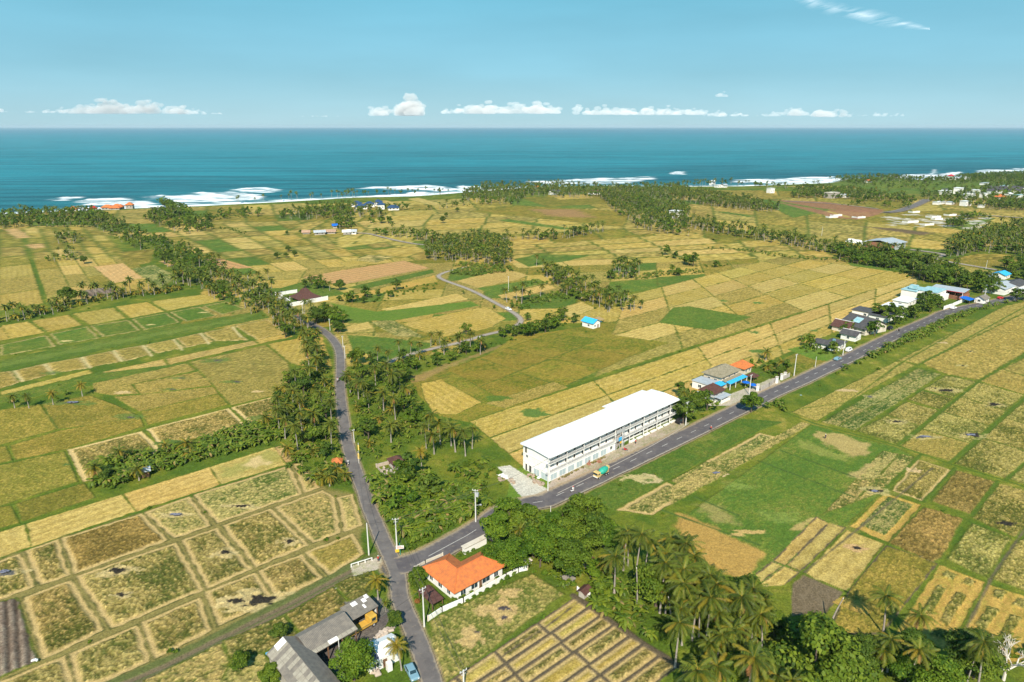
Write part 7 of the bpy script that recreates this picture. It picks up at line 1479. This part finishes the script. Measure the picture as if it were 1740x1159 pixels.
# ------------------------------------------------------------------ vehicles
def wheels(r, xs, w, rad=.33, th=.22):
    for x in xs:
        for s in (-1, 1):
            t = MB().cyl((x, s*w - s*th, rad), (x, s*w, rad), rad, k=14).build('tyre','blackm',r,.03); MB().cyl((x, s*w, rad), (x, s*w + s*.015, rad), rad*.55, k=10).build('rim','rail',t)
def car(px, py, ang, paint, label, van=False):
    X, Y = G(px, py); r = empty('car', (X, Y, .07), math.radians(ang), label, 'car'); b = MB()
    prof = [(-2.1,.35),(2.1,.35),(2.12,.75),(1.95,.92),(1.0,1.02),(.45,1.48),(-1.35,1.52),(-1.95,1.05),(-2.1,.95)] if not van else [(-2.0,.35),(2.0,.35),(2.05,.9),(1.6,1.1),(1.1,1.85),(-1.95,1.88),(-2.05,1.0)]
    n = len(prof); V = []
    for s in (-1, 1):
        for x, z in prof: V.append((x, s*(.84 if z < 1.1 else .66), z))
    b.add(V, [tuple(range(n))[::-1], tuple(range(n, 2*n))] + [(i, (i+1)%n, n+(i+1)%n, n+i) for i in range(n)]).build('body', paint, r, .08)
    g = MB(); z0, z1 = (1.06, 1.42) if not van else (1.15, 1.7)
    g.box(-1.3,.3,-.80,-.72,z0,z1).box(-1.3,.3,.72,.80,z0,z1); g.add([(.98,-.62,1.06),(.98,.62,1.06),(.52,.58,1.46),(.52,-.58,1.46),(1.0,-.62,1.08),(1.0,.62,1.08),(.56,.58,1.5),(.56,-.58,1.5)], [(0,1,2,3),(7,6,5,4),(0,4,5,1),(1,5,6,2),(2,6,7,3),(3,7,4,0)]); g.build('windows','glass',r)
    wheels(r, (-1.3, 1.3), .84)
    for s in (-.6,.6): MB().box(2.09,2.14,s-.15,s+.15,.62,.78).build('headlight','whitep',r)
    return r
car(700,1147,-62,'bluep','pale blue car on the verge below the yellow palm'); car(1157,719,35,'blackp','dark car parked at the far end of the white building',True); car(1442,597,40,'whitep','small white van parked at the lawn villa drive',True); car(1620,525,30,'whitep','white car parked at the white villa wall'); car(1512,560,38,'blackp','dark parked car under the roadside trees',True); car(1700,508,18,'redp','red car at the right end of the main road'); car(1423,612,38,'bluep','dark blue car beside the lawn hedge'); car(864,527,-55,'whitep','white car on the curving pale lane')
def mixer():
    X, Y = G(1022, 809); r = empty('mixer_truck', (X, Y, .09), WANG + math.pi, 'yellow cement mixer truck with green drum on the main road', 'truck')
    M['paleyellow'] = mat('faded_yellow_paint', (.66,.50,.20), .5, noise=(1,4), c2=(.52,.38,.15)); MB().box(-3.2,3.2,-.55,.55,.65,.95).build('chassis','paleyellow',r); MB().box(1.7,3.3,-1.1,1.1,.7,2.5).build('cab','paleyellow',r,.15); c = r.children[-1]
    MB().box(3.29,3.34,-.95,.95,1.55,2.25).box(2.3,3.0,-1.13,-1.09,1.6,2.2).box(2.3,3.0,1.09,1.13,1.6,2.2).build('windscreen','glass',c); MB().box(3.3,3.42,-1.0,1.0,.6,1.0).build('bumper','white',c)
    m = MB(); st = [(-3.0,.55,1.9),(-2.3,.95,1.85),(-1.0,1.25,1.75),(.2,1.15,1.65),(1.2,.6,1.55)]; V = []; k = 14
    for x, rad, z in st:
        for j in range(k): t = 2*math.pi*j/k; V.append((x, rad*math.cos(t), z + .15 + rad*math.sin(t)))
    F = [(i*k+j, i*k+(j+1)%k, (i+1)*k+(j+1)%k, (i+1)*k+j) for i in range(4) for j in range(k)] + [tuple(range(k))[::-1], tuple(range(4*k,5*k))]
    m.add(V, F).build('drum','green',r,.04); MB().box(-3.5,-2.9,-.6,.6,1.9,2.9).box(-3.6,-3.3,-.25,.25,.9,1.9).build('chute','paleyellow',r,.05); wheels(r, (-2.4,-1.2,2.4), 1.1, .48, .35); r.scale = (.86, .86, .86)
mixer()
X, Y = G(*ZM(440,990,5.4375)(960,430)[0]); r = empty('flatbed_truck', (X, Y, .05), math.radians(45), 'yellow flatbed truck parked under the smaller grey shed', 'truck')
MB().box(-4.6,1.2,-1.05,1.05,.75,1.05).box(-4.6,1.2,-1.08,-1.0,1.06,1.45).build('bed','yellow',r,.03); MB().box(1.3,3.0,-1.05,1.05,.6,2.5).build('cab','yellow',r,.12); c = r.children[-1]; MB().box(2.99,3.04,-.9,.9,1.5,2.2).box(1.7,2.6,-1.09,-1.04,1.5,2.15).build('windscreen','glass',c); wheels(r, (-3.4,-2.3,2.1), 1.05, .45, .3)
def person_mesh(name, joints, parent=None, m='skin'):
    """one continuous skinned figure; joints = {name: (pos, radius)} + chains"""
    P, E = joints; me = bpy.data.meshes.new(name); me.from_pydata([p[0] for p in P], E, []); o = bpy.data.objects.new(name, me); C.objects.link(o)
    if parent: o.parent = parent
    bm = bmesh.new(); bm.from_mesh(me); l = bm.verts.layers.skin.verify(); bm.verts.ensure_lookup_table()
    for i, p in enumerate(P): bm.verts[i][l].radius = (p[1], p[1]); bm.verts[i][l].use_root = (i == 0)
    bm.to_mesh(me); bm.free(); o.modifiers.new('skin', 'SKIN'); s = o.modifiers.new('sub', 'SUBSURF'); s.levels = s.render_levels = 1; me.materials.append(M[m])
    return o
STAND = ([((0,0,.95),.13),((0,0,1.2),.13),((0,0,1.42),.14),((0,0,1.52),.06),((0,.01,1.66),.10),((-.2,0,1.42),.055),((-.26,.02,1.15),.045),((-.24,.10,.92),.035),((.2,0,1.42),.055),((.26,.02,1.15),.045),((.24,.12,.92),.035),((-.1,0,.9),.085),((-.12,.04,.5),.06),((-.12,0,.08),.045),((-.12,.14,.04),.04),((.1,0,.9),.085),((.12,-.03,.5),.06),((.13,-.06,.08),.045),((.13,.08,.04),.04)],
         [(0,1),(1,2),(2,3),(3,4),(2,5),(5,6),(6,7),(2,8),(8,9),(9,10),(0,11),(11,12),(12,13),(13,14),(0,15),(15,16),(16,17),(17,18)])
def clothes(parent, top, bottom, seated=False):
    if not seated:
        MB().cyl((0,0,.92),(0,0,1.46),.17,.20,10).cyl((-.2,0,1.44),(-.26,.02,1.2),.08,.07,8).cyl((.2,0,1.44),(.26,.02,1.2),.08,.07,8).build('shirt', top, parent, .02); MB().cyl((-.1,0,.98),(-.12,.03,.4),.12,.085,8).cyl((.1,0,.98),(.12,-.03,.4),.12,.085,8).build('trousers', bottom, parent, .02)
    else:
        MB().cyl((0,-.02,.88),(0,.12,1.42),.17,.20,10).cyl((-.2,.12,1.40),(-.3,.32,1.18),.08,.06,8).cyl((.2,.12,1.40),(.3,.32,1.18),.08,.06,8).build('shirt', top, parent, .02); MB().cyl((-.1,0,.86),(-.16,.42,.80),.11,.09,8).cyl((.1,0,.86),(.16,.42,.80),.11,.09,8).build('trousers', bottom, parent, .02)
def person(px, py, ang, top, bottom, label, h=1.0):
    X, Y = G(px, py); r = empty('person', (X, Y, land_z(X, Y) + .02 if h != 2 else 0), math.radians(ang), label, 'person'); b = person_mesh('body', STAND, r); clothes(r, top, bottom); MB().cyl((0,.0,1.66),(0,0,1.80),.13,.09,10).build('hat', 'cloth_w' if top != 'cloth_w' else 'straw', r)
person(643,955,40,'cloth_r','cloth_b','person in a red top standing at the channel by the junction'); person(1402,747,200,'cloth_b','cloth_b','person in dark clothes working on the tan patch of the green field'); person(1228,762-1,20,'cloth_r','cloth_b','person in red on the verge beside the dashed road') if False else None
person(1080,755,120,'cloth_r','cloth_b','person in red sitting out in front of the white building'); person(1208,731,150,'cloth_r','cloth_b','person in red walking on the main road'); person(1270,607,30,'cloth_w','cloth_b','person in white in the straw field behind the orange pavilion') if False else None
SEAT = ([((0,-.02,.86),.13),((0,.04,1.12),.13),((0,.12,1.38),.14),((0,.15,1.48),.06),((0,.18,1.62),.10),((-.2,.12,1.38),.055),((-.3,.30,1.18),.045),((-.28,.52,1.08),.035),((.2,.12,1.38),.055),((.3,.30,1.18),.045),((.28,.52,1.08),.035),((-.1,0,.84),.085),((-.17,.42,.80),.065),((-.17,.34,.38),.05),((-.17,.46,.33),.04),((.1,0,.84),.085),((.17,.42,.80),.065),((.17,.34,.38),.05),((.17,.46,.33),.04)], STAND[1])
def motorbike(px, py, ang, paint, top, label, rider=True, plabel=''):
    X, Y = G(px, py); r = empty('motorbike', (X, Y, .09), math.radians(ang), label, 'motorbike')
    for y in (-.62,.66):
        t = MB().cyl((-.05,y,.30),(.05,y,.30),.30,k=14).build('tyre','blackm',r,.02); MB().cyl((-.055,y,.30),(.055,y,.30),.16,k=10).build('rim','rail',t)
    MB().box(-.13,.13,-.75,.25,.48,.72).box(-.16,.16,.22,.42,.35,1.0).box(-.12,.12,-.3,.3,.3,.45).build('body',paint,r,.05); MB().box(-.14,.14,-.65,.12,.73,.82).build('seat','blackm',r,.03); MB().cyl((-.32,.48,1.05),(.32,.48,1.05),.025,k=6).cyl((0,.45,1.05),(0,.66,.32),.04,k=6).build('handlebar','rail',r); MB().box(-.09,.09,.40,.5,.82,.98).build('headlight','whitep',r)
    if rider:
        q = empty('person', (X, Y, .09), math.radians(ang), plabel, 'person'); person_mesh('body', SEAT, q); clothes(q, top, 'cloth_b', True); MB().cyl((0,.17,1.56),(0,.17,1.70),.145,.14,10).cyl((0,.17,1.70),(0,.17,1.78),.14,.07,10).build('helmet', 'whitep' if top != 'cloth_w' else 'redp', q)
motorbike(973,836,-50,'whitep','cloth_w','white scooter with rider in front of the mixer truck',True,'person in white riding the scooter in front of the mixer truck'); motorbike(574,649,180,'blackp','cloth_w','scooter on the narrow road beside the left grove',True,'person in white riding on the narrow road'); motorbike(583.5,647,0,'redp','cloth_r','red scooter at the edge of the narrow road',True,'person in red riding on the narrow road')
motorbike(588,790,10,'blackp','','dark scooter parked beside the orange roofed shrine',False); motorbike(592,789,20,'whitep','','white scooter parked beside the orange roofed shrine',False); motorbike(1062,766,60,'redp','','red scooter parked at the stairs of the white building',False); motorbike(1350+790/4.46,460+460/4.46,60,'blackp','cloth_b','scooter under the roadside trees up the main road',True,'person in dark clothes on the scooter up the main road')
# ------------------------------------------------------------------ heaps, blocks, nets, bare tree
rr = random.Random(21); WY = ZM(440,990,5.4375)
def lump(rr, s):
    V = [(x*rr.uniform(.7,1), y*rr.uniform(.7,1), z) for z in (0, s*.75) for x, y in ((-s,-s),(s,-s),(s,s),(-s,s))]; return V
def lumps(name, pts, smin, smax, m, label, cat, group, part=None):
    for (x, y) in pts:
        X, Y = G(x, y); s = rr.uniform(smin, smax); mb = MB().add(lump(rr, s), [(0,3,2,1),(4,5,6,7),(0,1,5,4),(1,2,6,5),(2,3,7,6),(3,0,4,7)]); o = mb.build(name, m, bevel=s*.25); o.location = (X, Y, rr.choice((.0,.0,.35))); o.rotation_euler = (rr.uniform(-.2,.2), rr.uniform(-.2,.2), rr.uniform(0,3)); tag(o, label, cat, group)
M['rubble'] = mat('mixed_rubble', (.30,.20,.14), .95, noise=(1.5,5), c2=(.42,.36,.28))
lumps('stone_block', [(440+x/5.4375, 990+y/5.4375) for x, y in [(1020+i*14+rr.uniform(-8,8), 590-i*11+rr.uniform(-22,22)) for i in range(17)] + [(1040+rr.uniform(0,60),800+rr.uniform(0,60)) for i in range(12)]], .35, .75, 'stone', 'pale stone block stacked in the yard', 'stone', 'pale stone blocks in the yard')
lumps('rubble_stone', [(S_(x + rr.uniform(-22,22), y + rr.uniform(-14,14))[0]) for x, y in [(270,690)]*9 + [(240,665)]*6 + [(310,705)]*7 + [(50,672)]*8 + [(110,690)]*6], .25, .6, 'rubble', 'reddish rubble heap stone beside the white building', 'rubble', 'reddish rubble beside the white building')
lumps('rubble_stone', [(S_(x + rr.uniform(-16,16), y + rr.uniform(-9,9))[0]) for x, y in [(620,570)]*6 + [(690,555)]*6], .3, .6, 'brick', 'brick rubble on the forecourt of the white building', 'rubble', 'brick rubble on the forecourt')
lumps('rubble_stone', [(S_(x + rr.uniform(-20,20), y + rr.uniform(-8,8))[0]) for x, y in [(300,660)]*4 + [(40,650)]*5 + [(70,665)]*5], .3, .7, 'white', 'white sack beside the concrete yard', 'sack', 'white sacks beside the concrete yard')
def net(fn, x, y, a, b, m, label, name='field_tarpaulin', cat='tarpaulin'):
    a *= .72; b *= .72
    X, Y = G(*fn(x, y)[0]); n = 7; V = []; F = []; r0 = random.Random(int(x))
    for i in range(n):
        for j in range(n): u, v = i/(n-1)*2-1, j/(n-1)*2-1; k = (1 - .25*abs(u*v)) * (.45 + 1.0*float(vn(np.array([u*1.6+x]), np.array([v*1.6+y]), 3)[0])); V.append((u*a*k + r0.uniform(-.12,.12), v*b*k + r0.uniform(-.12,.12), .30 + r0.uniform(0,.35)*(1-u*u)*(1-v*v)+r0.uniform(0,.1)))
    for i in range(n-1):
        for j in range(n-1): F.append((i*n+j,(i+1)*n+j,(i+1)*n+j+1,i*n+j+1))
    o = mesh_obj(name, V, F, M[m]); sm = o.modifiers.new('solid','SOLIDIFY'); sm.thickness = .05; o.location = (X, Y, max(0, land_z(X, Y))); tag(o, label, cat); return o
net(A_,870,340,2.0,.7,'net','blue grey net folded on the plot beside the long straw strip'); net(B_,360,597,2.6,1.0,'net','grey net spread on the olive plot at the left edge'); net(R_,1475,757,2.4,1.0,'net','blue grey net on the crop plot right of the green field'); net(R_,1250,765,2.4,.7,'net','pale net strip beside the long green bank'); net(S_,1455,640,1.8,.8,'net','dark net on the bare patch south of the white building'); net(A_,175,1065,.9,.5,'whiteroof','white sack cloth on the bund beside the tilled rows'); net(R_,640,560,.5,.4,'teal','small teal tarp on the green verge'); net(A_,20,630,1.8,.8,'net','blue net beside the pond like patch at the left edge'); net(H_,795,118,1.5,1.0,'net','grey net at the corner of the framed straw plot')
def bare_tree(fn, x, y, h, label, m='deadwood', seed=5):
    X, Y = G(*fn(x, y)[0]); r = empty('bare_tree', (X, Y, 0), 0, label, 'tree'); g = random.Random(seed); tr = MB(); br = MB()
    tr.cyl((0,0,-.3),(0,0,h*.3),.32,.24)
    def grow_(p, d, L, rad, n, mb):
        q = p + d * L; mb.cyl(p, q, rad, rad*.66, 6)
        if n: 
            for _ in range(3 if n > 2 else 2): e = (d + Vector((g.uniform(-.9,.9), g.uniform(-.9,.9), g.uniform(-.25,.45)))).normalized(); grow_(q, e, L*g.uniform(.65,.85), rad*.62, n-1, br)
    for _ in range(4): grow_(Vector((0,0,h*.28)), Vector((g.uniform(-1,1),g.uniform(-1,1),.7)).normalized(), h*.26, .2, 4, br)
    tr.build('trunk', m, r); br.build('branches', m, r)
bare_tree(H_,1500,1150,8,'bare tree with bleached white branches at the bottom right corner'); bare_tree(I_,215,395,2.0,'small leafless frangipani tree beside the orange roofed house',seed=8)
r = None
for fn, x, y, h, lb in ((I_,937,680,13,'tall pale palm trunk without crown at the grove edge'),(I_,1160,770,8,'leaning pale trunk without crown in front of the grove'),(H_,547,860,9,'leaning white trunk without crown at the dark soil plot')):
    X, Y = G(*fn(x, y)[0]); r = empty('bare_palm_trunk', (X, Y, 0), 0, lb, 'palm trunk'); dx = (-.7 if x == 937 else -1.0 if x == 1160 else 1.8); m = MB()
    for i in range(6): m.cyl((dx*(i/6)**1.4,0,h*i/6*.8-(.3 if i == 0 else 0)),(dx*((i+1)/6)**1.4,0,h*(i+1)/6*.8),.22-.02*i,.20-.02*i,7)
    m.build('trunk','ptrunk',r); MB().cyl((dx,0,h*.8),(dx*1.03,0,h*.8+.3),.12,.04,6).build('stump','deadwood',r)
rb = random.Random(77)
for i in range(260):
    px, py = rb.uniform(0, 1740), rb.uniform(380, 1150); X, Y = G(px, py)
    g_ = GR[0] if Y < 262 else GR[1] if Y < 530 else GR[2]; a_, b_ = int((X - g_.x0) / g_.c), int((Y - g_.y0) / g_.c)
    if 0 <= a_ < g_.nx and 0 <= b_ < g_.ny and g_.lab[b_, a_] == 0 and free(X, Y, 1): BUSH.put(X, Y, 'low shrub on a field bank', 'low shrubs on the field banks', rb.uniform(.35, .7), cm=rb.choice((0, 1)))
for k_ in (PALM, SPALM, TREE, BAN, BUSH): k_.finish()

# ------------------------------------------------------------------ the air over the sea
m = bpy.data.materials.new('haze'); m.use_nodes = True; t = m.node_tree; t.nodes.remove(t.nodes['Principled BSDF']); pv = t.nodes.new('ShaderNodeVolumePrincipled')
pv.inputs['Color'].default_value = (.72,.90,1,1); pv.inputs['Density'].default_value = 3.0e-5; pv.inputs['Anisotropy'].default_value = 0.0; t.links.new(pv.outputs[0], t.nodes['Material Output'].inputs['Volume'])
hz = MB().box(-46000, 46000, -400, 46500, -6.0, 112).build('haze', m); tag(hz, kind='stuff')
